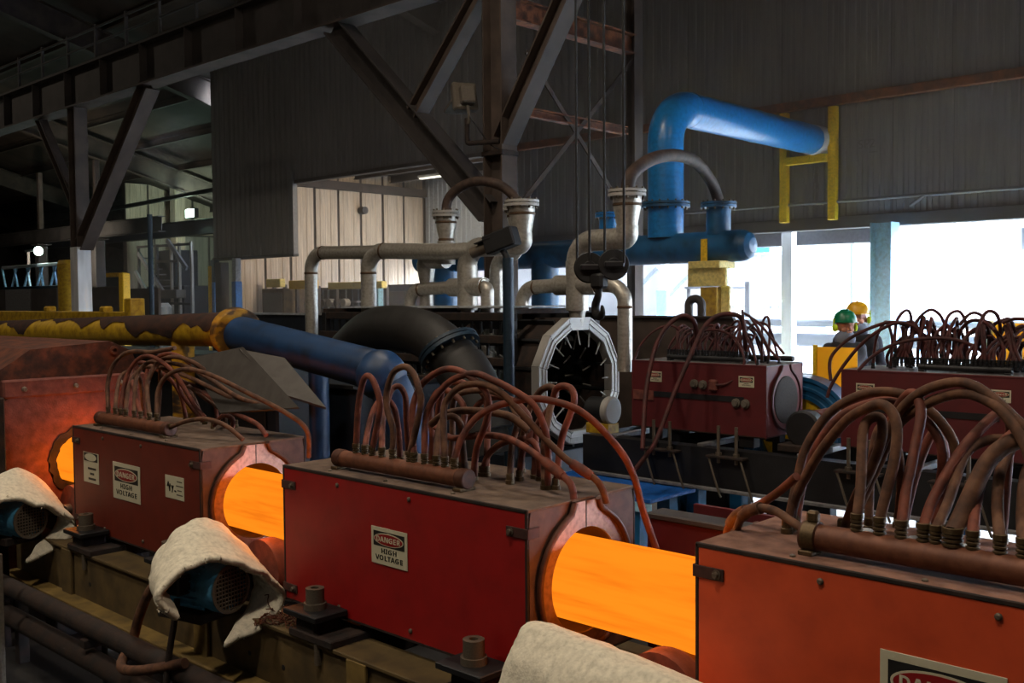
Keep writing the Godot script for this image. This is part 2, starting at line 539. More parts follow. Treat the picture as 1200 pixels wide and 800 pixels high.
	mt("hat_green", Color(0.02, 0.42, 0.28), 0.35)
	mt("hat_yellow", Color(0.85, 0.64, 0.08), 0.35)
	mt("muff", Color(0.75, 0.85, 0.10), 0.5)
	var bar := mt("glow_bar", Color(0.03, 0.01, 0.005), 1.0)
	bar.metallic_specular = 0.0
	bar.emission_enabled = true
	bar.emission = Color(1.0, 0.54, 0.10)
	bar.emission_energy_multiplier = BAR_GLOW
	bar.emission_operator = BaseMaterial3D.EMISSION_OP_MULTIPLY
	bar.emission_texture = T["scale"]
	bar.uv1_triplanar = true
	bar.uv1_world_triplanar = true
	bar.uv1_scale = Vector3(0.07, 0.9, 0.9)
	var lamp := mt("lamp_glow", Color(0.9, 0.95, 0.9), 0.4)
	lamp.emission_enabled = true
	lamp.emission = Color(0.86, 1.0, 0.93)
	lamp.emission_energy_multiplier = 9.0
	var tube_ := mt("tube_glow", Color(0.9, 0.9, 0.85), 0.4)
	tube_.emission_enabled = true
	tube_.emission = Color(1.0, 0.97, 0.88)
	tube_.emission_energy_multiplier = 1.6

# ------------------------------------------------------------------ the room
func panels(parent: Node3D, x0: float, x1: float, y0: float, y1: float, z: float, mat: String, pitch := 0.25, d := 0.035) -> void:
	var k := maxi(1, int(round((x1 - x0) / 1.0)))
	var w := (x1 - x0) / k
	var g := G.new()
	g.ribbed(Vector3.ZERO, Vector3.RIGHT, Vector3.BACK, w - 0.012, y1 - y0, pitch, d)
	var m := g.mesh()
	for i in k:
		var o := put("siding_panel", m, M[mat], parent)
		o.position = Vector3(x0 + i * w + 0.006, y0, z + (0.004 if i % 2 == 0 else 0.0)) - world_at(parent)

func panels_z(parent: Node3D, x: float, z0: float, z1: float, y0: float, y1: float, nx: float, mat: String, pitch := 0.3, d := 0.04, wide := 0.92) -> void:
	var k := maxi(1, int(round(absf(z1 - z0) / wide)))
	var w := absf(z1 - z0) / k
	var g := G.new()
	g.ribbed(Vector3.ZERO, Vector3.FORWARD, Vector3(nx, 0, 0), w - 0.10, y1 - y0, pitch, d)
	var m := g.mesh()
	for i in k:
		var o := put("siding_panel", m, M[mat], parent)
		o.position = Vector3(x + (0.01 if i % 3 == 0 else 0.0), y0, maxf(z0, z1) - i * w - 0.035) - world_at(parent)

func room() -> void:
	struct("floor", span(Vector3(-76, FL - 0.3, -46), Vector3(16, FL, 12)), "floor")
	struct("floor_plate", span(Vector3(-14, FL, -6.6), Vector3(8, FL + 0.02, 4)), "oily_floor")
	# back wall along the far side of the bay, open below 3.35 m
	var wb := Node3D.new()
	wb.name = "wall_back"
	wb.set_meta("kind", "structure")
	add_child(wb)
	part("backing", span(Vector3(-29.2, 3.35, -17.16), Vector3(-24.75, 9.5, -17.03)), "dark_steel", wb)
	part("backing", span(Vector3(-24.75, 5.45, -17.16), Vector3(-16.2, 9.5, -17.03)), "dark_steel", wb)
	part("backing", span(Vector3(-16.2, 3.35, -17.16), Vector3(16, 9.5, -17.03)), "dark_steel", wb)
	panels(wb, -29.2, -24.75, 3.36, 9.4, -17.01, "dark_siding")
	panels(wb, -24.75, -16.2, 5.46, 9.4, -17.01, "dark_siding")
	panels(wb, -16.2, 4.0, 5.52, 9.4, -16.9, "dark_siding", 0.2, 0.02)
	panels(wb, -16.2, 4.0, 3.38, 5.36, -17.0, "dark_siding", 0.2, 0.02)
	part("girt", bx(Vector3(-6.1, 5.44, -16.92), Vector3(20.2, 0.16, 0.14), 0.01), "rust_beam", wb)
	part("sill_beam", bx(Vector3(-0.1, 3.30, -17.06), Vector3(32.2, 0.22, 0.26), 0.01), "dark_steel", wb)
	part("sill_beam", bx(Vector3(-26.97, 3.33, -17.06), Vector3(4.5, 0.09, 0.2), 0.01), "dark_steel", wb)
	part("sill_beam", bx(Vector3(-20.5, 5.42, -17.06), Vector3(8.5, 0.10, 0.22), 0.01), "brown_steel", wb)
	part("jamb", bx(Vector3(-24.72, 4.55, -16.98), Vector3(0.22, 2.4, 0.16), 0.01), "grey_steel", wb)
	part("conduit", tb([Vector3(-11.5, 3.66, -16.84), Vector3(-6.6, 3.66, -16.84), Vector3(4, 3.66, -16.84)], 0.03, 8), "grey_steel", wb)
	part("conduit", tb([Vector3(-6.75, 3.5, -16.86), Vector3(-6.5, 3.66, -16.84)], 0.03, 8), "grey_steel", wb)
	var chalk := TextMesh.new()
	chalk.text = "SP2"
	chalk.font = face(false)
	chalk.font_size = 32
	chalk.pixel_size = 0.006
	chalk.depth = 0.004
	var ct := put("chalk_mark", chalk, M["cement"], wb)
	ct.position = Vector3(-7.55, 4.62, -16.955)
	var ul := part("chalk_line", bx(Vector3(-7.42, 4.47, -16.95), Vector3(0.14, 0.012, 0.012)), "cement", wb)
	ul.set_meta("kind", "structure")
	# outer walls and roof
	struct("wall_left", span(Vector3(-76.3, FL, -46), Vector3(-76, 13.5, 12)), "dark_steel")
	struct("wall_right", span(Vector3(16, FL, -17.1), Vector3(16.3, 13.5, 12)), "beige_plain")
	struct("wall_front", span(Vector3(-76, FL, 12), Vector3(16, 13.5, 12.3)), "beige_plain")
	struct("wall_far", span(Vector3(-76, FL, -46.3), Vector3(-28, 9, -46)), "dark_steel")
	var roof := Node3D.new()
	roof.name = "ceiling"
	roof.set_meta("kind", "structure")
	add_child(roof)
	for r in [[-76.0, -28.1, -46.0, -17.1], [-76.0, 16.0, -17.1, -3.0]]:
		var a := Vector3(0, roof_y(r[2]), r[2])
		var b := Vector3(0, roof_y(r[3]), r[3])
		var g := G.new()
		var mid := (a + b) * 0.5 + Vector3((r[0] + r[1]) * 0.5, 0.12, 0)
		g.box(mid, Vector3(r[1] - r[0], 0.2, a.distance_to(b) + 0.05), 0, Basis(Vector3.RIGHT, -atan2(b.y - a.y, b.z - a.z)))
		part("roof_deck", g, "roof", roof)
	part("roof_deck", span(Vector3(-76, 13.2, -3.05), Vector3(16, 13.4, 12)), "roof", roof)
	for z in [-31.0, -28.8, -26.6, -24.4, -22.2, -20.0, -17.8]:
		var y := roof_y(z) - 0.12
		var g := G.new()
		g.ibeam(Vector3(-75, y, z), Vector3(-28.1, y, z), 0.12, 0.24, 0.02, 0.015)
		part("purlin", g, "roof", roof)
	for z in [-15.9, -13.7, -11.5, -9.3, -7.1, -4.9]:
		var y := roof_y(z) - 0.12
		var g := G.new()
		g.ibeam(Vector3(-75, y, z), Vector3(16, y, z), 0.12, 0.24, 0.02, 0.015)
		part("purlin", g, "roof", roof)
	for x in [-64.0, -52.5, -41.0, -29.6, -18.2, -6.8]:
		var z0 := -44.0 if x < -29.0 else -16.8
		var g := G.new()
		g.ibeam(Vector3(x, roof_y(z0) - 0.62, z0), Vector3(x, roof_y(-3.0) - 0.62, -3.0), 0.32, 0.8, 0.03, 0.02)
		part("rafter", g, "brown_steel", roof)
	# the neighbouring bay seen through the high opening
	var be := Node3D.new()
	be.name = "wall_bay"
	be.set_meta("kind", "structure")
	add_child(be)
	part("backing", span(Vector3(-28.3, FL, -46), Vector3(-28.06, 7.4, -17.2)), "brown_steel", be)
	panels_z(be, -28.03, -17.2, -25.0, FL, 5.75, 1.0, "beige_siding", 0.43, 0.02)
	panels_z(be, -28.03, -17.2, -25.0, 5.95, 6.4, 1.0, "beige_siding", 0.43, 0.02)
	var gb := G.new()
	gb.bar(Vector3(-27.86, 5.88, -17.3), Vector3(-27.86, 5.88, -24.9), 0.22, 0.28)
	part("wall_beam", gb, "brown_steel", be)
	part("vent_pipe", tb([Vector3(-27.98, 5.1, -22.0), Vector3(-27.7, 5.1, -22.0)], 0.13, 12), "dark_steel", be)
	var bf := Node3D.new()
	bf.name = "wall_bay_far"
	bf.set_meta("kind", "structure")
	add_child(bf)
	part("backing", span(Vector3(-28.1, 3.5, -25.2), Vector3(-16.2, 6.5, -25.08)), "beige_plain", bf)
	panels(bf, -28.0, -16.3, 3.5, 6.4, -25.05, "pale_grey", 0.25)
	part("backing", span(Vector3(-28.1, FL, -25.2), Vector3(-27.5, 3.5, -25.08)), "pale_grey", bf)
	struct("wall_bay_side", span(Vector3(-16.3, FL, -25.2), Vector3(-16.15, 6.5, -17.16)), "dark_steel")
	var bc := Node3D.new()
	bc.name = "ceiling_bay"
	bc.set_meta("kind", "structure")
	add_child(bc)
	part("roof_deck", span(Vector3(-28.2, 6.45, -25.2), Vector3(-16.1, 6.6, -17.1)), "grey_steel", bc)
	for z in [-18.6, -20.2, -21.8, -23.4]:
		var g := G.new()
		g.ibeam(Vector3(-28, 6.3, z), Vector3(-16.3, 6.3, z), 0.14, 0.28, 0.025, 0.02)
		part("purlin", g, "brown_steel", bc)
	var fl := thing("strip_lamp", "lit strip lamp between the purlins of the bay behind the high opening", "lamp", Vector3(-24.8, 6.02, -22.6))
	part("lamp_housing", bx(Vector3(-24.8, 6.1, -22.6), Vector3(1.5, 0.08, 0.2), 0.01), "white_paint", fl)
	part("lamp_tube", bx(Vector3(-24.8, 6.04, -22.6), Vector3(1.4, 0.05, 0.14), 0.015), "tube_glow", fl)
	var rod := part("hanger", tb([Vector3(-24.8, 6.1, -22.6), Vector3(-24.8, 6.46, -22.6)], 0.02, 6), "dark_steel", fl)
	rod.set_meta("kind", "thing")
	area(fl, Vector3(-24.8, 6.0, -22.6), Vector2(1.4, 0.16), Vector3.DOWN, 9.0, Color(1, 0.95, 0.86))
	var i := 0
	for z in [-18.2, -19.2]:
		var s2 := thing("strip_lamp", ["strip lamp hidden behind the lintel of the high opening, nearest the hall", "strip lamp hidden behind the lintel of the high opening, second row"][i], "lamp", Vector3(-17.3, 6.02, z))
		i += 1
		part("lamp_housing", bx(Vector3(-17.3, 6.1, z), Vector3(1.5, 0.08, 0.2), 0.01), "white_paint", s2)
		part("lamp_tube", bx(Vector3(-17.3, 6.04, z), Vector3(1.4, 0.05, 0.14), 0.015), "tube_glow", s2)
		part("hanger", tb([Vector3(-17.3, 6.1, z), Vector3(-17.3, 6.46, z)], 0.02, 6), "dark_steel", s2)
		area(s2, Vector3(-17.3, 6.0, z), Vector2(1.4, 0.16), Vector3(-0.8, -0.6, 0.0).normalized(), 28.0, Color(1, 0.93, 0.82))
	bay_steel()

func roof_y(z: float) -> float:
	return 9.35 + 0.275 * (z + 17.0)

func area(parent: Node3D, at: Vector3, size: Vector2, dir: Vector3, energy: float, col: Color) -> void:
	var l := AreaLight3D.new()
	l.name = "lamp_light"
	l.area_size = size
	l.light_energy = energy
	l.light_color = col
	l.shadow_enabled = true
	l.set("area_range", 60.0)
	l.basis = Basis.looking_at(dir, Vector3.RIGHT if absf(dir.y) > 0.9 else Vector3.UP)
	l.position = at - world_at(parent)
	parent.add_child(l)

func column(at: Vector3, top: float, w: float, d: float, mat: String, label: String) -> Node3D:
	var c := thing("steel_column", label, "column", at)
	c.set_meta("kind", "thing")
	var g := G.new()      # flanges across x, web along x
	g.box(at + Vector3(w * 0.5 - 0.012, top * 0.5, 0), Vector3(0.024, top, d))
	g.box(at + Vector3(-w * 0.5 + 0.012, top * 0.5, 0), Vector3(0.024, top, d))
	g.box(at + Vector3(0, top * 0.5, 0), Vector3(w - 0.05, top, 0.02))
	part("shaft", g, mat, c)
	part("base_plate", bx(at + Vector3(0, 0.015, 0), Vector3(w + 0.15, 0.03, d + 0.15), 0.005), mat, c)
	return c

func beam(called: String, label: String, a: Vector3, b: Vector3, w: float, h: float, mat: String, cat := "beam", group := "") -> MeshInstance3D:
	var g := G.new()
	g.ibeam(a, b, w, h, 0.025, 0.02)
	return solo(called, g, mat, label, cat, group)

func bay_steel() -> void:
	var c1 := column(Vector3(-9.64, FL, -10.0), 10.6, 0.36, 0.30, "brown_steel", "tall brown steel column rising behind the silver pipes")
	part("clamp_band", bx(Vector3(-9.64, 3.98, -10.0), Vector3(0.40, 0.07, 0.34), 0.01), "rust_dark", c1)
	var c2 := column(Vector3(-22.95, FL, -10.0), 6.8, 0.36, 0.30, "brown_steel", "brown steel column at the far left, its lowest part painted white")
	part("white_band", bx(Vector3(-22.95, 1.75, -10.0), Vector3(0.38, 3.0, 0.32), 0.005), "white_paint", c2, "white painted lower stretch")
	column(Vector3(-9.62, FL, -13.06), 9.6, 0.16, 0.22, "brown_steel", "slim brown column beside the blue duct, behind the cross bracing")
	column(Vector3(-7.05, FL, -16.55), 3.62, 0.36, 0.34, "blue_pale", "pale blue column standing in the bright doorway")
	# crane girder with its walkway rail
	var gd := thing("crane_girder", "long dark crane girder crossing high at the left", "girder", Vector3(-12, 6.4, -10))
	gd.set_meta("kind", "thing")
	var g := G.new()
	g.ibeam(Vector3(-36, 6.82, -10.0), Vector3(6, 6.82, -10.0), 0.36, 0.84, 0.03, 0.02)
	part("web", g, "dark_steel", gd)
	part("bottom_plate", bx(Vector3(-15, 6.39, -10.0), Vector3(42, 0.02, 0.42)), "brown_steel", gd, "pale underside plate")
	for i in 22:
		part("stiffener", bx(Vector3(-34 + i * 1.8, 6.82, -9.91), Vector3(0.015, 0.78, 0.16)), "dark_steel", gd)
	var rl := thing("walkway_railing", "black three-bar railing along the top of the crane girder", "railing", Vector3(-14, 7.25, -10.6))
	for i in 15:
		part("post", bx(Vector3(-29 + i * 1.5, 7.8, -10.5), Vector3(0.06, 1.15, 0.06)), "dark_steel", rl)
	for y in [7.6, 7.95, 8.3]:
		part("rail", tb([Vector3(-29.2, y, -10.5), Vector3(-7.8, y, -10.5)], 0.028, 8), "dark_steel", rl)
	part("walkway_deck", bx(Vector3(-18.5, 7.24, -10.55), Vector3(21.6, 0.05, 0.9)), "dark_steel", rl)
	beam("knee_brace", "widest diagonal brace running from the girder down to the tall column", Vector3(-13.3, 6.42, -10.0), Vector3(-9.8, 3.2, -10.0), 0.30, 0.36, "dark_steel", "brace")
	beam("knee_brace", "short diagonal brace rising from the middle of the widest brace", Vector3(-11.35, 4.75, -9.99), Vector3(-9.75, 6.42, -9.99), 0.24, 0.22, "brown_steel", "brace")
	beam("knee_brace", "diagonal brace rising to the right from the tall column", Vector3(-9.55, 4.15, -10.0), Vector3(-8.0, 6.44, -10.0), 0.28, 0.24, "brown_steel", "brace")
	beam("knee_brace", "diagonal brace rising to the right from the far left column", Vector3(-22.75, 3.3, -10.0), Vector3(-19.5, 6.42, -10.0), 0.30, 0.36, "brown_steel", "brace")
	beam("knee_brace", "thin diagonal brace on the left side of the far left column", Vector3(-23.1, 4.2, -10.0), Vector3(-25.0, 6.42, -10.0), 0.2, 0.2, "brown_steel", "brace")
	# frame with cross bracing behind the tall column
	beam("tie_beam", "upper brown tie beam above the cross bracing", Vector3(-9.63, 5.98, -10.2), Vector3(-9.63, 5.98, -13.0), 0.2, 0.3, "rust_beam", "beam", "")
	beam("tie_beam", "lower brown tie beam behind the cross bracing", Vector3(-9.63, 4.62, -10.2), Vector3(-9.63, 4.62, -12.85), 0.1, 0.13, "rust_beam", "beam", "")
	for k in [[3.35, -10.4, 5.75, -13.0, "thin brace rod rising towards the slim column"], [5.45, -10.5, 3.5, -12.6, "thin brace rod falling towards the slim column"]]:
		var br := G.new()
		br.bar(Vector3(-9.6, k[0], k[1]), Vector3(-9.6, k[2], k[3]), 0.02, 0.07)
		solo("brace_rod", br, "brown_steel", k[4], "brace")
	# floodlight on a bracket of the tall column
	var f := thing("floodlight", "square floodlight on a bracket, turned away, on the tall column", "lamp", Vector3(-9.75, 4.12, -9.8))
	var fb := Basis.looking_at(Vector3(-0.75, -0.25, -0.35).normalized())
	part("lamp_head", bx(Vector3(-9.98, 4.75, -9.66), Vector3(0.34, 0.40, 0.12), 0.02, fb), "cement", f)
	part("visor", bx(Vector3(-10.18, 4.66, -9.76), Vector3(0.36, 0.04, 0.34), 0.005, fb), "cement", f)
	part("ballast_box", bx(Vector3(-9.88, 4.76, -9.62), Vector3(0.2, 0.26, 0.14), 0.02, fb), "cement", f)
	part("yoke", tb(sm([Vector3(-9.86, 4.62, -9.60), Vector3(-9.85, 4.48, -9.62), Vector3(-9.88, 4.38, -9.64)]), 0.022, 8), "cement", f)
	part("bracket_arm", tb(bend([Vector3(-9.93, 4.46, -9.66), Vector3(-9.93, 4.12, -9.66), Vector3(-9.5, 4.12, -9.84)], 0.03), 0.035, 8), "rust_dark", f)
	part("cable", tb(sm([Vector3(-9.86, 4.5, -9.6), Vector3(-9.75, 4.3, -9.7), Vector3(-9.66, 4.1, -9.82), Vector3(-9.46, 4.0, -9.84)]), 0.01, 6), "black", f)
	# yellow bracket on the back wall that holds the end of the blue duct
	var y := thing("duct_bracket", "yellow H-shaped steel bracket on the back wall under the duct end", "bracket", Vector3(-8.5, 3.35, -16.8))
	for x in [-9.03, -8.10]:
		part("post", bx(Vector3(x, 4.33, -16.82), Vector3(0.15, 1.98, 0.12), 0.01), "yellow", y)
	part("crossbar", bx(Vector3(-8.57, 4.43, -16.74), Vector3(0.80, 0.14, 0.12), 0.01), "yellow", y)

# ------------------------------------------------------------------ lettering
func face(bold := true) -> Font:
	var f := SystemFont.new()
	f.font_names = PackedStringArray(["Droid Sans"])
	f.font_weight = 700 if bold else 400
	return f

func words_on(parent: Node3D, text: String, c: Vector3, w: float, h: float, mat: String, part_name := "lettering", depth := 0.0012) -> void:
	var t := TextMesh.new()
	t.text = text
	t.font = face()
	t.font_size = 40
	t.pixel_size = 0.01
	t.depth = 0.01
	t.curve_step = 1.0
	var bb := t.get_aabb()
	var o := put(part_name, t, M[mat], parent)
	var s := Vector3(w / bb.size.x, h / bb.size.y, depth / 0.01)
	o.scale = s
	o.position = c - bb.get_center() * s - world_at(parent)

func oval(c: Vector3, rx: float, ry: float, d: float) -> G:
	var g := G.new()
	var p := PackedVector2Array()
	for k in 36:
		p.append(Vector2(cos(TAU * k / 36) * rx, sin(TAU * k / 36) * ry))
	g.prism(p, c, Vector3.RIGHT, Vector3.UP, Vector3(0, 0, d))
	return g

func danger_sign(parent: Node3D, c: Vector3, w: float, h: float, tall: bool, called := "danger_sign") -> void:
	var z := c.z
	var s := part(called, bx(c, Vector3(w, h, 0.004), 0.001), "sign_white", parent, "white DANGER HIGH VOLTAGE sign")
	var m := w * 0.07
	var hh := h * 0.40 if tall else h * 0.46
	var hc := Vector3(c.x, c.y + h * 0.5 - m - hh * 0.5, z + 0.0025)
	part("header", bx(hc, Vector3(w - 2 * m, hh, 0.0012)), "sign_black", s)
	part("oval_rim", oval(hc + Vector3(0, 0, 0.0007), w * 0.41, hh * 0.43, 0.0012), "sign_white", s)
	part("oval", oval(hc + Vector3(0, 0, 0.0020), w * 0.385, hh * 0.37, 0.0008), "sign_red", s)
	words_on(s, "DANGER", hc + Vector3(0, 0, 0.0032), w * 0.66, hh * 0.36, "sign_white")
	var ly := c.y - h * 0.5 + m
	var room_ := hc.y - hh * 0.5 - ly
	words_on(s, "HIGH", Vector3(c.x, ly + room_ * 0.70, z + 0.0026), w * (0.42 if tall else 0.30), room_ * 0.34, "sign_black")
	words_on(s, "VOLTAGE", Vector3(c.x, ly + room_ * 0.22, z + 0.0026), w * (0.76 if tall else 0.56), room_ * 0.34, "sign_black")

# ------------------------------------------------------------------ induction heaters
# o: x0 x1 zf zb y0 y1, mat names, manifold x range, hose list, flags
func heater(o: Dictionary) -> Node3D:
	var x0: float = o.x0
	var x1: float = o.x1
	var zf: float = o.zf
	var zb: float = o.zb
	var y0: float = o.y0
	var y1: float = o.y1
	var cx := (x0 + x1) * 0.5
	var zc := (zf + zb) * 0.5
	var yc := (y0 + y1) * 0.5
	var h := y1 - y0
	var L := x1 - x0
	var D := zf - zb
	var t := thing("induction_heater", o.label, "heater", Vector3(cx, y0, zc), o.group)
	var e := 0.014
	part("front_panel", bx(Vector3(cx, yc, zf - e * 0.5), Vector3(L - 0.02, h - 0.02, e), 0.003), o.paint, t)
	part("back_panel", bx(Vector3(cx, yc, zb + e * 0.5), Vector3(L - 0.02, h - 0.02, e), 0.003), o.paint, t)
	part("top_panel", bx(Vector3(cx, y1 - e * 0.5, zc), Vector3(L, e, D), 0.003), o.top, t)
	part("bottom_panel", bx(Vector3(cx, y0 + e * 0.5, zc), Vector3(L, e, D), 0.003), "rust_dark", t)
	var edge := G.new()
	for x in [x0 + 0.006, x1 - 0.006]:
		edge.box(Vector3(x, yc, zf - 0.004), Vector3(0.014, h, 0.014), 0.003)
		edge.box(Vector3(x, yc, zb + 0.004), Vector3(0.014, h, 0.014), 0.003)
	edge.box(Vector3(cx, y1 - 0.006, zf - 0.003), Vector3(L, 0.016, 0.012), 0.003)
	part("edge_trim", edge, o.trim, t)
	var hole: float = o.hole
	var kr: float = o.keyr
	var sq := func(a: float) -> float: return minf((D * 0.5 - 0.012) / maxf(absf(cos(a)), 1e-4), (h * 0.5 - 0.012) / maxf(absf(sin(a)), 1e-4))
	var inn := func(_a: float) -> float: return hole
	var top_r := h * 0.5 - 0.012
	var key := func(a: float) -> float:
		var s := sin(a)
		if s <= 0.2:
			return kr
		var neck := 0.075
		var best := kr
		# flare from the circle up to the neck at the top edge
		for k in 9:
			var f := k / 8.0
			var yy := lerpf(kr * 0.78, top_r, f)
			var ww := lerpf(kr * 0.63, neck, minf(1.0, f * 1.35))
			var aa := absf(atan2(cos(a), s))
			if aa <= atan2(ww, yy):
				best = maxf(best, yy / maxf(s, 0.01))
		return minf(best, top_r / maxf(s, 0.01))
	for sd in [-1.0, 1.0]:
		var xe: float = x1 if sd > 0 else x0
		var c := Vector3(xe, yc, zc)
		var g := G.new()
		g.holed(c - Vector3(sd * 0.012, 0, 0), Vector3.FORWARD, Vector3.UP, Vector3(sd * 0.012, 0, 0), sq, inn)
		part("end_plate", g, o.endm, t)
		var g2 := G.new()
		g2.holed(c + Vector3(sd * 0.001, 0, 0), Vector3.FORWARD, Vector3.UP, Vector3(sd * 0.010, 0, 0), key, inn, 96)
		part("copper_face", g2, o.facem, t, "keyhole-shaped copper face")
		var path := []
		for k in 61:
			var a := PI * 0.5 + 0.24 + (TAU - 0.48) * k / 60.0
			var r: float = key.call(a) + 0.008
			path.append(c + Vector3(sd * 0.016, sin(a) * r, -cos(a) * r))
		path[0].y = y1 - 0.01
		path[60].y = y1 - 0.01
		part("coil_tube", tb(path, o.tuber, 8), o.tubem, t)
		if o.has("plug"):
			part("end_cover", disc(c + Vector3(sd * 0.004, 0, 0), Vector3(sd, 0, 0), hole * 0.99, 0.012, 40, 0.003), "cover_grey", t, "round blank cover")
		else:
			part("seam", bx(c + Vector3(sd * 0.0115, (hole + top_r) * 0.5, 0), Vector3(0.002, top_r - hole, 0.006)), "black", t)
	part("liner", lt([Vector2(hole, 0.0), Vector2(hole, L - 0.02), Vector2(hole + 0.03, L - 0.02), Vector2(hole + 0.03, 0), Vector2(hole, 0)], Vector3(x0 + 0.01, yc, zc), Vector3.RIGHT, 40, false), "liner", t)
	if o.detail:
		for k in [[x0, y1 - 0.095, 1.0], [x1, y1 - 0.095, -1.0], [x0, y0 + 0.07, 1.0], [x1, y0 + 0.07, -1.0]]:
			var sc := Vector3(k[0] + k[2] * 0.052, k[1], zf + 0.003)
			var sg := G.new()
			sg.box(sc, Vector3(0.12, 0.042, 0.006), 0.002)
			sg.box(Vector3(k[0] - k[2] * 0.006, k[1], zf - 0.03), Vector3(0.006, 0.042, 0.07), 0.001)
			var s := part("strap", sg, "strap", t)
			var bs := G.new()
			bs.lathe([Vector2(0, 0.016), Vector2(0.010, 0.016), Vector2(0.012, 0.010), Vector2(0.012, 0.0)], sc + Vector3(k[2] * 0.034, 0, 0.003), Vector3.BACK, 6)
			bs.lathe([Vector2(0.017, 0.004), Vector2(0.017, 0.0)], sc + Vector3(k[2] * 0.034, 0, 0.003), Vector3.BACK, 12)
			bs.lathe([Vector2(0.0, 0.004), Vector2(0.017, 0.004)], sc + Vector3(k[2] * 0.034, 0, 0.003), Vector3.BACK, 12)
			part("strap_bolt", bs, "steel_bolt", s)
		for k in [[0.27, 0.93], [0.58, 0.93], [0.27, 0.075], [0.58, 0.075]]:
			var c := Vector3(x0 + L * k[0], y0 + h * k[1], zf)
			part("panel_screw", lt([Vector2(0.011, 0), Vector2(0.011, 0.005), Vector2(0.006, 0.009), Vector2(0, 0.009)], c, Vector3.BACK, 10), "steel_bolt", t)
		for k in [0.2, 0.45, 0.72]:
			part("top_screw", lt([Vector2(0.010, 0), Vector2(0.010, 0.005), Vector2(0.005, 0.008), Vector2(0, 0.008)], Vector3(x0 + L * k, y1, zf - 0.045), Vector3.UP, 8), "steel_bolt", t)
	# water manifold along the front top edge
	var mr: float = o.mr
	var mx0: float = o.mx0
	var mx1: float = o.mx1
	var mz: float = o.mz
	var my := y1 + mr + 0.012
	var man := part("manifold", lt([Vector2(0, 0), Vector2(mr, 0), Vector2(mr, mx1 - mx0), Vector2(0, mx1 - mx0)], Vector3(mx0, my, mz), Vector3.RIGHT, 20), o.manm, t, "copper water manifold pipe")
	for x in [mx0, mx1 - 0.05]:
		part("end_cap", lt([Vector2(0, -0.004), Vector2(mr * 1.06, -0.004), Vector2(mr * 1.12, 0.004), Vector2(mr * 1.12, 0.05), Vector2(mr, 0.054), Vector2(0, 0.054)], Vector3(x, my, mz), Vector3.RIGHT, 20), "copper_dull" if o.detail else "black_steel", man)
		part("bracket", bx(Vector3(x + 0.025, y1 + 0.008, mz), Vector3(0.05, 0.016, mr * 2.4), 0.003), "brass" if o.detail else "black_steel", man)
	if o.has("back_manifold"):
		part("manifold", lt([Vector2(0, 0), Vector2(mr, 0), Vector2(mr, mx1 - mx0), Vector2(0, mx1 - mx0)], Vector3(mx0 + 0.28, my, zb + 0.14), Vector3.RIGHT, 16), o.manm, t, "rear water manifold pipe")
	var i := 0
	for hs in o.hoses:
		var pts := []
		for k in range(1, hs.size(), 3):
			pts.append(Vector3(hs[k], hs[k + 1], hs[k + 2]))
		part("hose", tb(sm(pts, 5 if o.detail else 4), hs[0], 10 if o.detail else 7), o.hosem[i % o.hosem.size()], t)
		i += 1
		for q in [0, pts.size() - 1]:
			var p: Vector3 = pts[q]
			var rr: float = hs[0]
			if p.y > y1 + 0.3 or p.x > x1 or p.x < x0 or p.z > zf or p.z < zb:
				continue
			if absf(p.z - mz) < 0.03 and p.y < y1 + 0.2:
				var hgt := p.y - my
				var pf := [Vector2(rr * 0.8, 0)]
				for q2 in 3:
					var y2 := mr * 0.9 + (hgt - mr * 0.9) * q2 / 3.0
					var dy := (hgt - mr * 0.9) / 3.0
					pf.append_array([Vector2(rr * 0.8, y2), Vector2(rr * 1.16, y2 + dy * 0.25), Vector2(rr * 1.16, y2 + dy * 0.7), Vector2(rr * 0.8, y2 + dy)])
				pf.append_array([Vector2(rr * 1.2, hgt), Vector2(rr * 1.2, hgt + 0.016), Vector2(rr, hgt + 0.018)])
				var b := part("fitting", lt(pf, Vector3(p.x, my, mz), Vector3.UP, 10), "brass" if o.detail else "black_steel", t)
				b.set_meta("label", "hose barb on the manifold")
			elif p.y < y1 + 0.06:
				part("fitting", lt([Vector2(0, 0), Vector2(rr * 1.35, 0), Vector2(rr * 1.35, 0.018), Vector2(rr * 1.12, 0.02), Vector2(rr * 1.12, 0.045), Vector2(rr, 0.05)], Vector3(p.x, y1, p.z), Vector3.UP, 8), "brass" if o.detail else "black_steel", t)
	return t

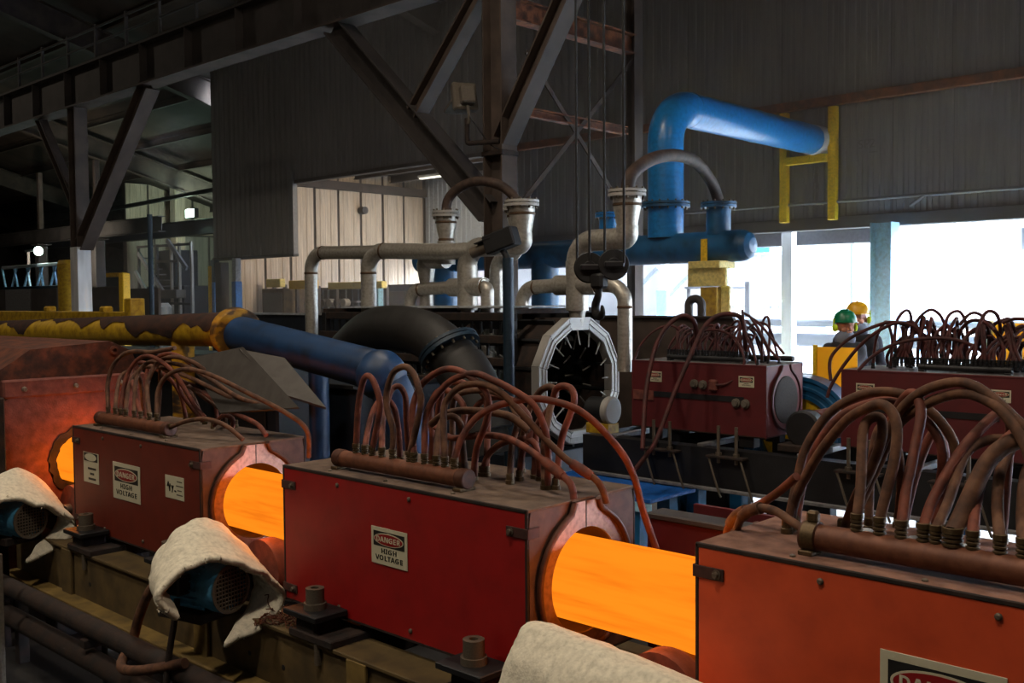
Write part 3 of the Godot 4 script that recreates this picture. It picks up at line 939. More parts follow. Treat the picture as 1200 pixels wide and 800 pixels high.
func heaters() -> void:
	var base := {"zf": -2.9, "zb": -3.61, "y0": 0.475, "y1": 1.165, "hole": 0.222, "keyr": 0.29, "mr": 0.04, "mz": -3.03, "detail": true, "trim": "rust_dark", "endm": "end_plate", "facem": "copper", "tubem": "copper_dull", "tuber": 0.014, "manm": "manifold", "hosem": ["hose_red", "hose_brown", "hose_red"], "group": "induction heaters of the front line"}
	var a := base.duplicate()
	a.merge({"x0": -6.85, "x1": -5.17, "paint": "red_far", "top": "dust_top", "mx0": -6.72, "mx1": -5.75, "hoses": HOSES_FAR, "hosem": ["hose_brown", "hose_red", "hose_brown"], "label": "dark rust-red heater box carrying three white labels, nearest the furnace"}, true)
	var ha := heater(a)
	danger_sign(ha, Vector3(-6.072, 0.868, -2.897), 0.365, 0.232, true)
	var w1 := part("notice", bx(Vector3(-6.575, 0.905, -2.898), Vector3(0.225, 0.20, 0.003), 0.001), "sign_white", ha, "small white notice with a pale oval")
	part("header", bx(Vector3(-6.575, 0.975, -2.8955), Vector3(0.20, 0.055, 0.001)), "sign_black", w1)
	part("oval", oval(Vector3(-6.575, 0.975, -2.895), 0.085, 0.025, 0.001), "sign_white", w1)
	for k in 3:
		part("print_line", bx(Vector3(-6.56, 0.90 - k * 0.034, -2.896), Vector3([0.12, 0.06, 0.11][k], 0.014, 0.001)), "sign_black", w1)
	var w2 := part("maker_label", bx(Vector3(-5.465, 0.91, -2.898), Vector3(0.22, 0.135, 0.003), 0.001), "sign_white", ha, "white label with a black script mark")
	var sc := G.new()
	var z := -2.896
	for k in [[[-0.085, 0.0], [-0.07, 0.03], [-0.055, -0.025], [-0.05, 0.02]], [[-0.08, 0.012], [-0.05, 0.0]], [[-0.035, 0.012], [-0.025, -0.008], [-0.012, 0.012], [-0.028, -0.03]], [[0.0, -0.018], [0.02, -0.02]]]:
		for j in k.size() - 1:
			sc.bar(Vector3(-5.465 + k[j][0], 0.91 + k[j][1], z), Vector3(-5.465 + k[j + 1][0], 0.91 + k[j + 1][1], z), 0.0015, 0.010, Vector3.UP if absf(k[j][0] - k[j + 1][0]) > 0.004 else Vector3.RIGHT)
	part("script_mark", sc, "sign_black", w2)
	for k in 4:
		part("print_line", bx(Vector3(-5.405, 0.95 - k * 0.026, z), Vector3([0.06, 0.08, 0.05, 0.07][k], 0.007, 0.001)), "cement", w2)
	var b := base.duplicate()
	b.merge({"x0": -4.35, "x1": -2.665, "paint": "red_mid", "top": "dust_top", "mx0": -4.06, "mx1": -3.13, "hoses": HOSES_MID, "label": "bright red heater box in the middle with one small danger sign"}, true)
	var hb := heater(b)
	danger_sign(hb, Vector3(-3.511, 0.878, -2.897), 0.252, 0.170, true)
	sleeves(hb)
	var c := base.duplicate()
	c.merge({"x0": -1.885, "x1": -0.2, "paint": "red_near", "top": "dust_top_rust", "mx0": -1.55, "mx1": -0.5, "mr": 0.043, "hoses": HOSES_NEAR, "hosem": ["hose_brown", "hose_red", "hose_brown"], "label": "orange-red heater box nearest the viewer, with a large danger sign"}, true)
	var hc := heater(c)
	danger_sign(hc, Vector3(-1.06, 0.825, -2.897), 0.356, 0.254, false)
	for hs in [HOSES_NEAR[13], HOSES_NEAR[14]]:
		var q := []
		for k in range(7, 16, 3):
			q.append(Vector3(hs[k], hs[k + 1], hs[k + 2]))
		part("hose_sleeve", tb(sm(q, 4), 0.021, 12), "hose_brown", hc)
	part("clamp_band", lt([Vector2(0.044, 0), Vector2(0.050, 0), Vector2(0.050, 0.045), Vector2(0.044, 0.045)], Vector3(-1.545, 1.22, -3.03), Vector3.RIGHT, 20), "brass", hc)
	part("clamp_lug", bx(Vector3(-1.52, 1.285, -3.03), Vector3(0.04, 0.04, 0.03), 0.008), "brass", hc)
	for k in 5:
		part("clear_terminal", disc(Vector3(-1.40 + k * 0.16, 1.165, -3.16), Vector3.UP, 0.024, 0.075, 12, 0.006), "pale_grey", hc, "pale plastic terminal")
	var rear := base.duplicate()
	rear.merge({"zf": -8.45, "zb": -9.16, "y0": 0.668, "y1": 1.355, "hole": 0.23, "keyr": 0.275, "mr": 0.026, "mz": -8.62, "detail": false, "paint": "maroon", "top": "grey_top", "trim": "maroon", "endm": "maroon_end", "facem": "maroon_end", "tubem": "hose_maroon", "tuber": 0.012, "manm": "black_steel", "hosem": ["hose_maroon"], "plug": true, "back_manifold": true, "group": "induction heaters of the rear line"}, true)
	var d := rear.duplicate()
	d.merge({"x0": -6.27, "x1": -4.715, "mx0": -5.93, "mx1": -5.02, "hoses": HOSES_REAR, "label": "maroon heater box with a blank grey end cover, in the rear line"}, true)
	var hd := heater(d)
	danger_sign(hd, Vector3(-4.925, 1.196, -8.447), 0.165, 0.105, false)
	danger_sign(hd, Vector3(-5.975, 1.197, -8.447), 0.165, 0.105, false)
	rear_fittings(hd, -6.27, -4.715, true)
	var f := rear.duplicate()
	f.merge({"x0": -3.98, "x1": -2.42, "mx0": -3.15, "mx1": -2.42, "hoses": HOSES_REAR_NEAR, "label": "maroon heater box behind the nearest hoses, right end of the rear line"}, true)
	f.mx0 = -3.36
	f.mx1 = -2.62
	var hf := heater(f)
	danger_sign(hf, Vector3(-3.76, 1.19, -8.447), 0.165, 0.10, false)
	danger_sign(hf, Vector3(-2.655, 1.196, -8.447), 0.165, 0.10, false)
	rear_fittings(hf, -3.98, -2.42, false)

func sleeves(h: Node3D) -> void:
	for hs in [HOSES_MID[4], HOSES_MID[6]]:
		var n: int = hs.size()
		var p := []
		for k in range(n - 12, n, 3):
			p.append(Vector3(hs[k], hs[k + 1], hs[k + 2]))
		part("hose_sleeve", tb(sm([p[0], p[0].lerp(p[1], 0.9)]), [0.021, 0.022, 0.023, 0.023, 0.022, 0.019], 12), "hose_red", h)

func rear_fittings(h: Node3D, x0: float, x1: float, whole: bool) -> void:
	part("stripe", bx(Vector3((x0 + x1) * 0.5 - 0.02, 1.02, -8.447), Vector3((x1 - x0) * 0.72, 0.055, 0.006)), "black_steel", h, "dark band along the front")
	if not whole:
		return
	for k in [[-5.50, 1.147], [-5.40, 1.143], [-5.03, 0.987], [-4.93, 0.985]]:
		part("port_plug", lt([Vector2(0.045, 0), Vector2(0.045, 0.02), Vector2(0.030, 0.024), Vector2(0.030, 0.04), Vector2(0, 0.04)], Vector3(k[0], k[1], -8.447), Vector3.BACK, 12), "cement", h)
	part("port_valve", bx(Vector3(-5.28, 1.145, -8.43), Vector3(0.09, 0.11, 0.06), 0.015), "rust_red", h)
	part("access_plate", bx(Vector3(-6.12, 1.0, -8.446), Vector3(0.26, 0.10, 0.01), 0.003), "rust_red", h)

# ------------------------------------------------------------------ the front line
func loft(g: G, rows: Array, thick: float, seed_: int, rough: float) -> void:
	# rows of points from back to mouth; a cloth of that shape with thickness, torn at its rim
	var nz := FastNoiseLite.new()
	nz.seed = seed_
	nz.frequency = 7.0
	nz.fractal_octaves = 3
	var m := rows.size()
	var k: int = rows[0].size()
	var P := []
	var N := []
	for i in m:
		var r := []
		for j in k:
			var q: Vector3 = rows[i][j]
			var amp := rough * (1.7 if i == m - 1 else 1.0)
			r.append(q + Vector3(nz.get_noise_3dv(q * 1.0 + Vector3(3, 0, 0)), nz.get_noise_3dv(q), nz.get_noise_3dv(q + Vector3(0, 9, 0))) * amp)
		P.append(r)
	for i in m:
		var r := []
		for j in k:
			var du: Vector3 = P[i][mini(j + 1, k - 1)] - P[i][maxi(j - 1, 0)]
			var dv: Vector3 = P[mini(i + 1, m - 1)][j] - P[maxi(i - 1, 0)][j]
			r.append(du.cross(dv).normalized())
		N.append(r)
	# outward is away from the middle of the row
	var mid := Vector3.ZERO
	for j in k:
		mid += P[m / 2][j] / k
	var sgn := 1.0 if (P[m / 2][k / 2] - mid).dot(N[m / 2][k / 2]) > 0 else -1.0
	for i in m - 1:
		for j in k - 1:
			var a := [[i, j], [i, j + 1], [i + 1, j + 1], [i + 1, j]]
			var o := []
			var on := []
			var inn := []
			for q in a:
				var nn: Vector3 = N[q[0]][q[1]] * sgn
				o.append(P[q[0]][q[1]] + nn * thick * 0.5)
				inn.append(P[q[0]][q[1]] - nn * thick * 0.5)
				on.append(nn)
			g.quads(o[0], o[1], o[2], o[3], on[0], on[1], on[2], on[3])
			g.quads(inn[0], inn[1], inn[2], inn[3], -on[0], -on[1], -on[2], -on[3])
	for e in [0, m - 1]:
		for j in k - 1:
			var n0: Vector3 = N[e][j] * sgn
			var n1: Vector3 = N[e][j + 1] * sgn
			var out: Vector3 = (P[e][j] - P[1 if e == 0 else m - 2][j]).normalized()
			var c0: Vector3 = P[e][j] + out * thick * 0.45
			var c1: Vector3 = P[e][j + 1] + out * thick * 0.45
			g.quads(P[e][j] + n0 * thick * 0.5, P[e][j + 1] + n1 * thick * 0.5, c1, c0, n0, n1, out, out)
			g.quads(P[e][j] - n0 * thick * 0.5, P[e][j + 1] - n1 * thick * 0.5, c1, c0, -n0, -n1, out, out)
	for j in [0, k - 1]:
		for i in m - 1:
			var n0: Vector3 = N[i][j] * sgn
			var n1: Vector3 = N[i + 1][j] * sgn
			var out: Vector3 = (P[i][j] - P[i][1 if j == 0 else k - 2]).normalized()
			var c0: Vector3 = P[i][j] + out * thick * 0.45
			var c1: Vector3 = P[i + 1][j] + out * thick * 0.45
			g.quads(P[i][j] + n0 * thick * 0.5, P[i + 1][j] + n1 * thick * 0.5, c1, c0, n0, n1, out, out)
			g.quads(P[i][j] - n0 * thick * 0.5, P[i + 1][j] - n1 * thick * 0.5, c1, c0, -n0, -n1, out, out)

func zy(x: float, p: Array, k := 6) -> Array:
	var q := []
	for a in p:
		q.append(Vector3(x + (a[2] if a.size() > 2 else 0.0), a[1], a[0]))
	return sm(q, k)

func blanket(keys: Array, label: String, seed_: int, at: Vector3) -> void:
	# keys: cross-sections from back to mouth; the rows between are blended
	var rows := []
	for i in keys.size() - 1:
		for s in 6:
			var f := s / 6.0
			var r := []
			for j in keys[i].size():
				r.append(keys[i][j].lerp(keys[i + 1][j], f))
			rows.append(r)
	rows.append(keys[keys.size() - 1])
	var t := thing("insulation_blanket", label, "blanket", at, "white insulation blankets over the roller motors")
	var g := G.new()
	loft(g, rows, 0.038, seed_, 0.016)
	part("cloth", g, "blanket", t)
	# loose fibres along the torn mouth rim
	var fz := G.new()
	var rg := RandomNumberGenerator.new()
	rg.seed = seed_
	var last: Array = rows[rows.size() - 1]
	for i in 90:
		var j := rg.randi_range(0, last.size() - 1)
		var b: Vector3 = last[j] + Vector3(rg.randf_range(0, 0.014), rg.randf_range(-0.012, 0.012), rg.randf_range(-0.012, 0.012))
		fz.tube([b, b + Vector3(rg.randf_range(0.004, 0.014), rg.randf_range(-0.01, 0.01), rg.randf_range(-0.01, 0.01))], [0.0035, 0.001], 4, false)
	var fo := part("frayed_rim", fz, "blanket", t)
	fo.set_meta("kind", "stuff")

func motor(c: Vector3, label: String) -> void:
	var t := thing("roller_motor", label, "motor", c + Vector3(-0.2, -0.16, 0), "blue motors of the front rollers")
	part("body", lt([Vector2(0, 0), Vector2(0.10, 0), Vector2(0.118, 0.02), Vector2(0.118, 0.30), Vector2(0, 0.30)], c - Vector3(0.34, 0, 0), Vector3.RIGHT, 24), "motor_blue", t)
	var fins := G.new()
	for k in 18:
		var a := TAU * k / 18
		fins.box(c + Vector3(-0.2, sin(a) * 0.122, cos(a) * 0.122), Vector3(0.22, 0.006, 0.018), 0, Basis(Vector3.RIGHT, -a))
	part("cooling_fins", fins, "motor_blue", t).set_meta("kind", "stuff")
	part("fan_cover", lt([Vector2(0.124, 0.0), Vector2(0.124, 0.08), Vector2(0.112, 0.08), Vector2(0.112, 0.0)], c - Vector3(0.05, 0, 0), Vector3.RIGHT, 28), "motor_blue", t)
	part("fan_back", disc(c - Vector3(0.03, 0, 0), Vector3.RIGHT, 0.11, 0.01, 24), "black", t)
	var gr_ := G.new()
	for k in range(-5, 6):
		var o := k * 0.02
		var w := sqrt(maxf(0.0, 0.112 * 0.112 - o * o))
		gr_.box(c + Vector3(0.028, o, 0), Vector3(0.006, 0.006, 2 * w))
		gr_.box(c + Vector3(0.028, 0, o), Vector3(0.006, 2 * w, 0.006))
	gr_.lathe([Vector2(0.124, 0), Vector2(0.124, 0.012), Vector2(0.108, 0.012), Vector2(0.108, 0)], c + Vector3(0.022, 0, 0), Vector3.RIGHT, 28)
	part("fan_grille", gr_, "steel_bolt", t)
	t.rotation.y = 0.22
	part("junction_box", bx(c + Vector3(-0.2, 0.03, 0.15), Vector3(0.14, 0.1, 0.09), 0.01), "black_steel", t)
	part("foot", bx(c + Vector3(-0.2, -0.14, 0.0), Vector3(0.3, 0.05, 0.26), 0.006), "rust_dark", t)

func front_line() -> void:
	var yb := 0.82
	var zb := -3.255
	solo("steel_bar", disc(Vector3(-9.9, yb, zb), Vector3.RIGHT, 0.18, 10.9, 64, 0.008), "glow_bar", "glowing orange-hot steel bar running through the red heater boxes", "bar")
	for x in [-7.33, -4.75, -2.27]:      # light given off by the bare stretches of the bar
		for s in [Vector3(0, 0.24, 0), Vector3(0, 0.0, 0.24)]:
			var l := OmniLight3D.new()
			l.name = "bar_light"
			l.light_color = Color(1.0, 0.52, 0.12)
			l.light_energy = 0.085 if x > -7.0 else 0.09
			l.light_size = 0.05
			l.omni_range = 12.0
			l.omni_attenuation = 2.0
			l.shadow_enabled = true
			l.position = Vector3(x, yb, zb) + s
			add_child(l)
	# furnace at the left end
	var f := thing("furnace", "rust-brown furnace housing at the far left with a glowing round mouth", "furnace", Vector3(-8.7, FL, -3.2))
	var mouth := G.new()
	var rect := func(a: float) -> float:
		var cx := absf(cos(a)); var sy := sin(a)
		return minf(0.56 / maxf(cx, 1e-4), (0.50 if sy > 0 else 0.75) / maxf(absf(sy), 1e-4))
	mouth.holed(Vector3(-7.56, yb, zb + 0.03), Vector3.FORWARD, Vector3.UP, Vector3(0.06, 0, 0), rect, func(_a: float) -> float: return 0.235)
	part("mouth_plate", mouth, "rust_red", f)
	var ring := G.new()
	var cz := FastNoiseLite.new()
	cz.seed = 5
	cz.frequency = 0.9
	cz.fractal_octaves = 3
	ring.holed(Vector3(-7.62, yb, zb), Vector3.FORWARD, Vector3.UP, Vector3(0.135, 0, 0), func(q: float) -> float: return 0.262 + 0.026 * cz.get_noise_2d(cos(q) * 3.0, sin(q) * 3.0), func(q: float) -> float: return 0.207 + 0.014 * cz.get_noise_2d(cos(q) * 4.0 + 9.0, sin(q) * 4.0), 72)
	ring.lathe([Vector2(0.20, 0), Vector2(0.20, 0.25), Vector2(0.24, 0.25), Vector2(0.24, 0), Vector2(0.20, 0)], Vector3(-7.85, yb, zb), Vector3.RIGHT, 36)
	part("mouth_ring", ring, "rust_dark", f)
	part("housing", span(Vector3(-9.9, FL, -3.80), Vector3(-7.57, 0.07, -2.66), 0.02), "rust_dark", f)
	var shell := G.new()
	shell.box(Vector3(-8.75, 0.7, -2.68), Vector3(2.34, 1.26, 0.05))
	shell.box(Vector3(-8.75, 0.7, -3.78), Vector3(2.34, 1.26, 0.05))
	shell.box(Vector3(-9.88, 0.7, -3.23), Vector3(0.05, 1.26, 1.1))
	part("side_wall", shell, "rust_dark", f)
	part("lintel_plate", bx(Vector3(-7.53, 1.385, -3.22), Vector3(0.09, 0.13, 1.06), 0.012), "rust_red", f)
	for z in [-2.83, -3.2, -3.55]:
		part("bolt", lt([Vector2(0.02, 0), Vector2(0.02, 0.012), Vector2(0.012, 0.02), Vector2(0, 0.02)], Vector3(-7.485, 1.38, z), Vector3.RIGHT, 8), "steel_bolt", f)
	var hood := G.new()
	hood.prism(PackedVector2Array([Vector2(2.58, 1.45), Vector2(2.90, 1.66), Vector2(3.50, 1.70), Vector2(3.66, 1.62), Vector2(3.74, 1.45)]), Vector3(-9.9, 0, 0), Vector3.FORWARD, Vector3.UP, Vector3(2.36, 0, 0))
	part("hood", hood, "rust", f)
	part("hood_lug", lt([Vector2(0.016, 0), Vector2(0.034, 0), Vector2(0.034, 0.02), Vector2(0.016, 0.02)], Vector3(-7.54, 1.63, -3.52), Vector3.RIGHT, 14), "rust", f)
	part("corner_post", bx(Vector3(-7.35, 0.4, -2.56), Vector3(0.16, 1.9, 0.12), 0.01), "rust_dark", f)
	var cc := thing("control_cabinet", "dark cabinet in the shadow behind the furnace, under the yellow pipe", "cabinet", Vector3(-9.4, FL, -5.1))
	part("body", span(Vector3(-11.4, FL, -5.35), Vector3(-7.35, 1.5, -4.85), 0.02), "navy", cc)
	for x in [-10.7, -9.4, -8.1]:
		part("door", bx(Vector3(x, 0.5, -4.84), Vector3(1.2, 1.7, 0.02), 0.006), "black_steel", cc)
	# rollers in the gaps, carrying the bar
	for k in [[-7.2, "rusty support roller under the bar beside the furnace"], [-4.75, "rusty support roller under the bar between the two left heater boxes"], [-2.12, "rusty support roller under the bar between the middle and nearest heater boxes"]]:
		var x: float = k[0]
		var r := thing("support_roller", k[1], "roller", Vector3(x, 0.43, zb), "support rollers under the bar")
		part("roller_body", lt([Vector2(0, -0.24), Vector2(0.17, -0.24), Vector2(0.17, -0.15), Vector2(0.115, -0.03), Vector2(0.115, 0.03), Vector2(0.17, 0.15), Vector2(0.17, 0.24), Vector2(0, 0.24)], Vector3(x, 0.525, zb), Vector3.BACK, 28), "rust_red", r)
		part("shaft", tb([Vector3(x, 0.525, zb - 0.36), Vector3(x, 0.525, zb + 0.48)], 0.04, 12), "steel_bolt", r)
		for z in [-0.33, 0.34]:
			part("bearing_block", bx(Vector3(x, 0.48, zb + z), Vector3(0.2, 0.19, 0.08), 0.015), "rust_dark", r)
	# blankets over the motors
	for k in [[-4.72, 0.0, "draped white insulation blanket with an open mouth, in front of the middle gap", "blue motor with a round mesh grille under the middle blanket", 4], [-7.21, -0.02, "white insulation blanket at the left edge, below the furnace mouth", "blue motor with a mesh grille under the leftmost blanket", 9]]:
		var dx: float = k[0] + 4.72
		var dy: float = k[1]
		var sec := [
			zy(-4.77 + dx, [[-2.40, 0.60 + dy], [-2.42, 0.68 + dy], [-2.47, 0.755 + dy], [-2.56, 0.83 + dy], [-2.68, 0.855 + dy], [-2.80, 0.79 + dy], [-2.90, 0.67 + dy], [-2.96, 0.54 + dy]]),
			zy(-4.60 + dx, [[-2.37, 0.56 + dy], [-2.32, 0.64 + dy], [-2.38, 0.735 + dy], [-2.48, 0.80 + dy], [-2.63, 0.82 + dy], [-2.78, 0.735 + dy], [-2.90, 0.60 + dy], [-2.91, 0.47 + dy]]),
			zy(-4.38 + dx, [[-2.33, 0.51 + dy, -0.02], [-2.225, 0.595 + dy, 0.0], [-2.31, 0.70 + dy, -0.02], [-2.50, 0.748 + dy, 0.0], [-2.72, 0.65 + dy, 0.02], [-2.885, 0.52 + dy, 0.02], [-2.82, 0.40 + dy, 0.03], [-2.57, 0.325 + dy, 0.02]])]
		blanket(sec, k[2], k[4], Vector3(-4.7 + dx, 0.32 + dy, -2.55))
		motor(Vector3(-4.44 + dx, 0.575 + dy, -2.58), k[3])
	var sec3 := [
		zy(-2.39, [[-2.40, 0.38], [-2.43, 0.53], [-2.47, 0.67], [-2.53, 0.79], [-2.61, 0.835], [-2.74, 0.78], [-2.84, 0.64], [-2.86, 0.48]]),
		zy(-2.05, [[-2.34, 0.38], [-2.37, 0.53], [-2.43, 0.66], [-2.52, 0.775], [-2.62, 0.815], [-2.74, 0.76], [-2.84, 0.63], [-2.86, 0.47]]),
		zy(-1.66, [[-2.30, 0.36], [-2.32, 0.50], [-2.39, 0.63], [-2.50, 0.73], [-2.62, 0.765], [-2.74, 0.72], [-2.84, 0.60], [-2.86, 0.45]])]
	blanket(sec3, "white insulation blanket at the bottom edge, in front of the bare glowing bar", 21, Vector3(-2.03, 0.4, -2.58))
	motor(Vector3(-2.0, 0.575, -2.6), "blue motor hidden beneath the blanket at the bottom edge")
	# frame under the line
	var fr := thing("machine_frame", "olive-yellow steel frame beam under the front heater boxes", "frame", Vector3(-4, FL, -3.0))
	var w := G.new()
	w.box(Vector3(-4.2, 0.245, -2.76), Vector3(6.6, 0.29, 0.02))
	part("web", w, "olive", fr)
	part("top_flange", bx(Vector3(-4.2, 0.395, -2.84), Vector3(6.6, 0.02, 0.22), 0.004), "olive", fr)
	part("bottom_flange", bx(Vector3(-4.2, 0.09, -2.72), Vector3(6.6, 0.025, 0.16), 0.004), "olive_light", fr)
	for x in [-6.6, -4.9, -3.55, -3.1, -1.6]:
		part("stiffener", bx(Vector3(x, 0.245, -2.735), Vector3(0.14, 0.29, 0.02), 0.004), "olive_light" if x > -5 else "olive", fr)
	for x in [-6.3, -5.4, -4.45, -4.15, -3.75, -3.3]:
		part("bolt_hole", disc(Vector3(x, 0.21, -2.752), Vector3.BACK, 0.014, 0.004, 10), "black", fr)
	part("rear_beam", bx(Vector3(-4.2, 0.245, -3.7), Vector3(6.6, 0.3, 0.12), 0.01), "olive", fr)
	for x in [-7.3, -4.2, -1.2]:
		part("cross_beam", bx(Vector3(x, 0.2, -3.25), Vector3(0.14, 0.2, 0.84), 0.008), "rust_dark", fr)
		part("leg", bx(Vector3(x, (FL + 0.1) * 0.5, -3.0), Vector3(0.2, 0.1 - FL, 0.2), 0.008), "rust_dark", fr)
	# clamp blocks between frame and boxes
	for k in [[-6.45, "dark clamp block with one stud under the left heater box"], [-5.35, "dark clamp block half behind the middle blanket"], [-3.95, "dark clamp block with a stout nut at the left foot of the bright red box"], [-2.87, "dark clamp block with a stout nut, right foot of the bright red box"]]:
		var x: float = k[0]
		var c := thing("clamp_block", k[1], "clamp", Vector3(x, 0.40, -2.80), "clamp blocks under the front heaters")
		part("lower_plate", bx(Vector3(x + 0.06, 0.42, -2.84), Vector3(0.34, 0.04, 0.24), 0.006), "rust_dark", c)
		part("block", bx(Vector3(x, 0.465, -2.82), Vector3(0.16, 0.08, 0.16), 0.01), "rust_dark", c)
		part("top_plate", bx(Vector3(x, 0.518, -2.80), Vector3(0.26, 0.028, 0.19), 0.004), "black_steel", c)
		part("nut", lt([Vector2(0.055, 0), Vector2(0.055, 0.03), Vector2(0.045, 0.03), Vector2(0.045, 0.10), Vector2(0.02, 0.10), Vector2(0.02, 0.08), Vector2(0, 0.08)], Vector3(x, 0.532, -2.80), Vector3.UP, 14), "steel_bolt", c)
		part("lower_stud", tb([Vector3(x + 0.1, 0.40, -2.74), Vector3(x + 0.1, 0.30, -2.74)], 0.018, 8), "steel_bolt", c)
	# rusted wire tangle by the blanket
	var wt := G.new()
	var rg := RandomNumberGenerator.new()
	rg.seed = 77
	for i in 46:
		var p := Vector3(-4.24 + rg.randf_range(-0.1, 0.1), 0.44 + rg.randf_range(-0.05, 0.02), -2.80 + rg.randf_range(-0.06, 0.06))
		var pts := [p]
		for j in 4:
			pts.append(pts[j] + Vector3(rg.randf_range(-0.04, 0.04), rg.randf_range(-0.025, 0.025), rg.randf_range(-0.035, 0.035)))
		wt.tube(sm(pts, 3), 0.003, 4, false)
	var wo := solo("scale_swarf", wt, "rust", "tangle of rust-red swarf beside the middle blanket", "swarf")
	wo.set_meta("kind", "stuff")
	# pipes and cables low on the left
	solo("floor_pipe", tb([Vector3(-7.2, 0.16, -2.45), Vector3(-3.2, 0.16, -2.45)], 0.055, 14), "rust_dark", "upper of the two dark rusty pipes low under the frame beam", "pipe")
	solo("floor_pipe", tb([Vector3(-7.2, -0.03, -2.45), Vector3(-3.6, -0.03, -2.45)], 0.06, 14), "rust_dark", "lower of the two dark rusty pipes low under the frame beam", "pipe")
	for k in [[-6.9, 0], [-5.6, 1], [-4.3, 2], [-3.4, 3]]:
		var st := thing("pipe_stand", ["pipe stand nearest the left edge", "pipe stand left of the hanging cable loop", "pipe stand right of the hanging cable loop", "pipe stand under the middle heater box"][k[1]], "stand", Vector3(k[0], FL, -2.5))
		part("post", bx(Vector3(k[0], -0.13, -2.55), Vector3(0.07, 0.54, 0.07), 0.006), "rust_dark", st)
		part("arm", bx(Vector3(k[0], 0.08, -2.47), Vector3(0.06, 0.05, 0.16), 0.004), "rust_dark", st)
	solo("power_cable", tb(sm([Vector3(-4.9, 0.62, -2.62), Vector3(-5.0, 0.50, -2.52), Vector3(-5.12, 0.33, -2.5), Vector3(-5.17, 0.18, -2.48), Vector3(-5.06, 0.10, -2.36), Vector3(-4.82, 0.14, -2.34), Vector3(-4.5, 0.235, -2.42)], 6), 0.026, 10), "hose_brown", "thick brown cable hanging in a loop below the middle blanket", "cable")
	solo("power_cable", tb(sm([Vector3(-4.62, 0.52, -2.45), Vector3(-4.63, 0.42, -2.44), Vector3(-4.61, 0.15, -2.38), Vector3(-4.63, FL + 0.02, -2.34)], 5), 0.016, 8), "rust_dark", "thin dark cable hanging straight down from the middle motor", "cable")
	solo("edge_post", bx(Vector3(-6.55, 0.03, -2.3), Vector3(0.03, 0.84, 0.03), 0.004), "cement", "pale narrow post at the lower left edge", "post")
	# red trough behind the bar, covers lying on the far box
	var tr := thing("steel_trough", "dark red steel trough behind the bar, between the middle and nearest boxes", "trough", Vector3(-1.4, FL, -4.15))
	part("side", bx(Vector3(-1.4, 0.52, -3.98), Vector3(2.9, 0.84, 0.03)), "maroon", tr)
	part("rim", bx(Vector3(-1.4, 0.95, -4.02), Vector3(2.9, 0.03, 0.14), 0.006), "dark_steel", tr)
	part("side", bx(Vector3(-1.4, 0.52, -4.38), Vector3(2.9, 0.84, 0.03)), "maroon", tr)
	for x in [-2.6, -1.4, -0.3]:
		part("leg", bx(Vector3(x, -0.14, -4.18), Vector3(0.1, 0.54, 0.36), 0.005), "rust_dark", tr)
	for k in [[Vector3(-6.12, 1.62, -3.36), Vector3(-5.70, 1.70, -3.52), Vector3(-4.95, 1.37, -3.42), Vector3(-5.62, 1.30, -3.30), "bent grey cover sheet lying on the hoses of the far heater box"], [Vector3(-5.72, 1.685, -3.50), Vector3(-5.45, 1.63, -3.66), Vector3(-4.88, 1.36, -3.56), Vector3(-5.15, 1.43, -3.45), "second grey cover sheet, overlapping the first at its back"]]:
		var g := G.new()
		var nn: Vector3 = (k[1] - k[0]).cross(k[2] - k[0]).normalized()
		var th := nn * 0.008
		var mid: Vector3 = (k[0] + k[1] + k[2] + k[3]) * 0.25 + nn * 0.03
		for j in 4:
			var a: Vector3 = k[j]
			var b: Vector3 = k[(j + 1) % 4]
			g.tri(mid + th, a + th, b + th, nn, nn, nn)
			g.tri(mid - th, a - th, b - th, -nn, -nn, -nn)
			g.quad(a + th, b + th, b - th, a - th, ((a + b) * 0.5 - mid).normalized())
		solo("cover_sheet", g, "sheet", k[4], "sheet metal", "grey cover sheets")

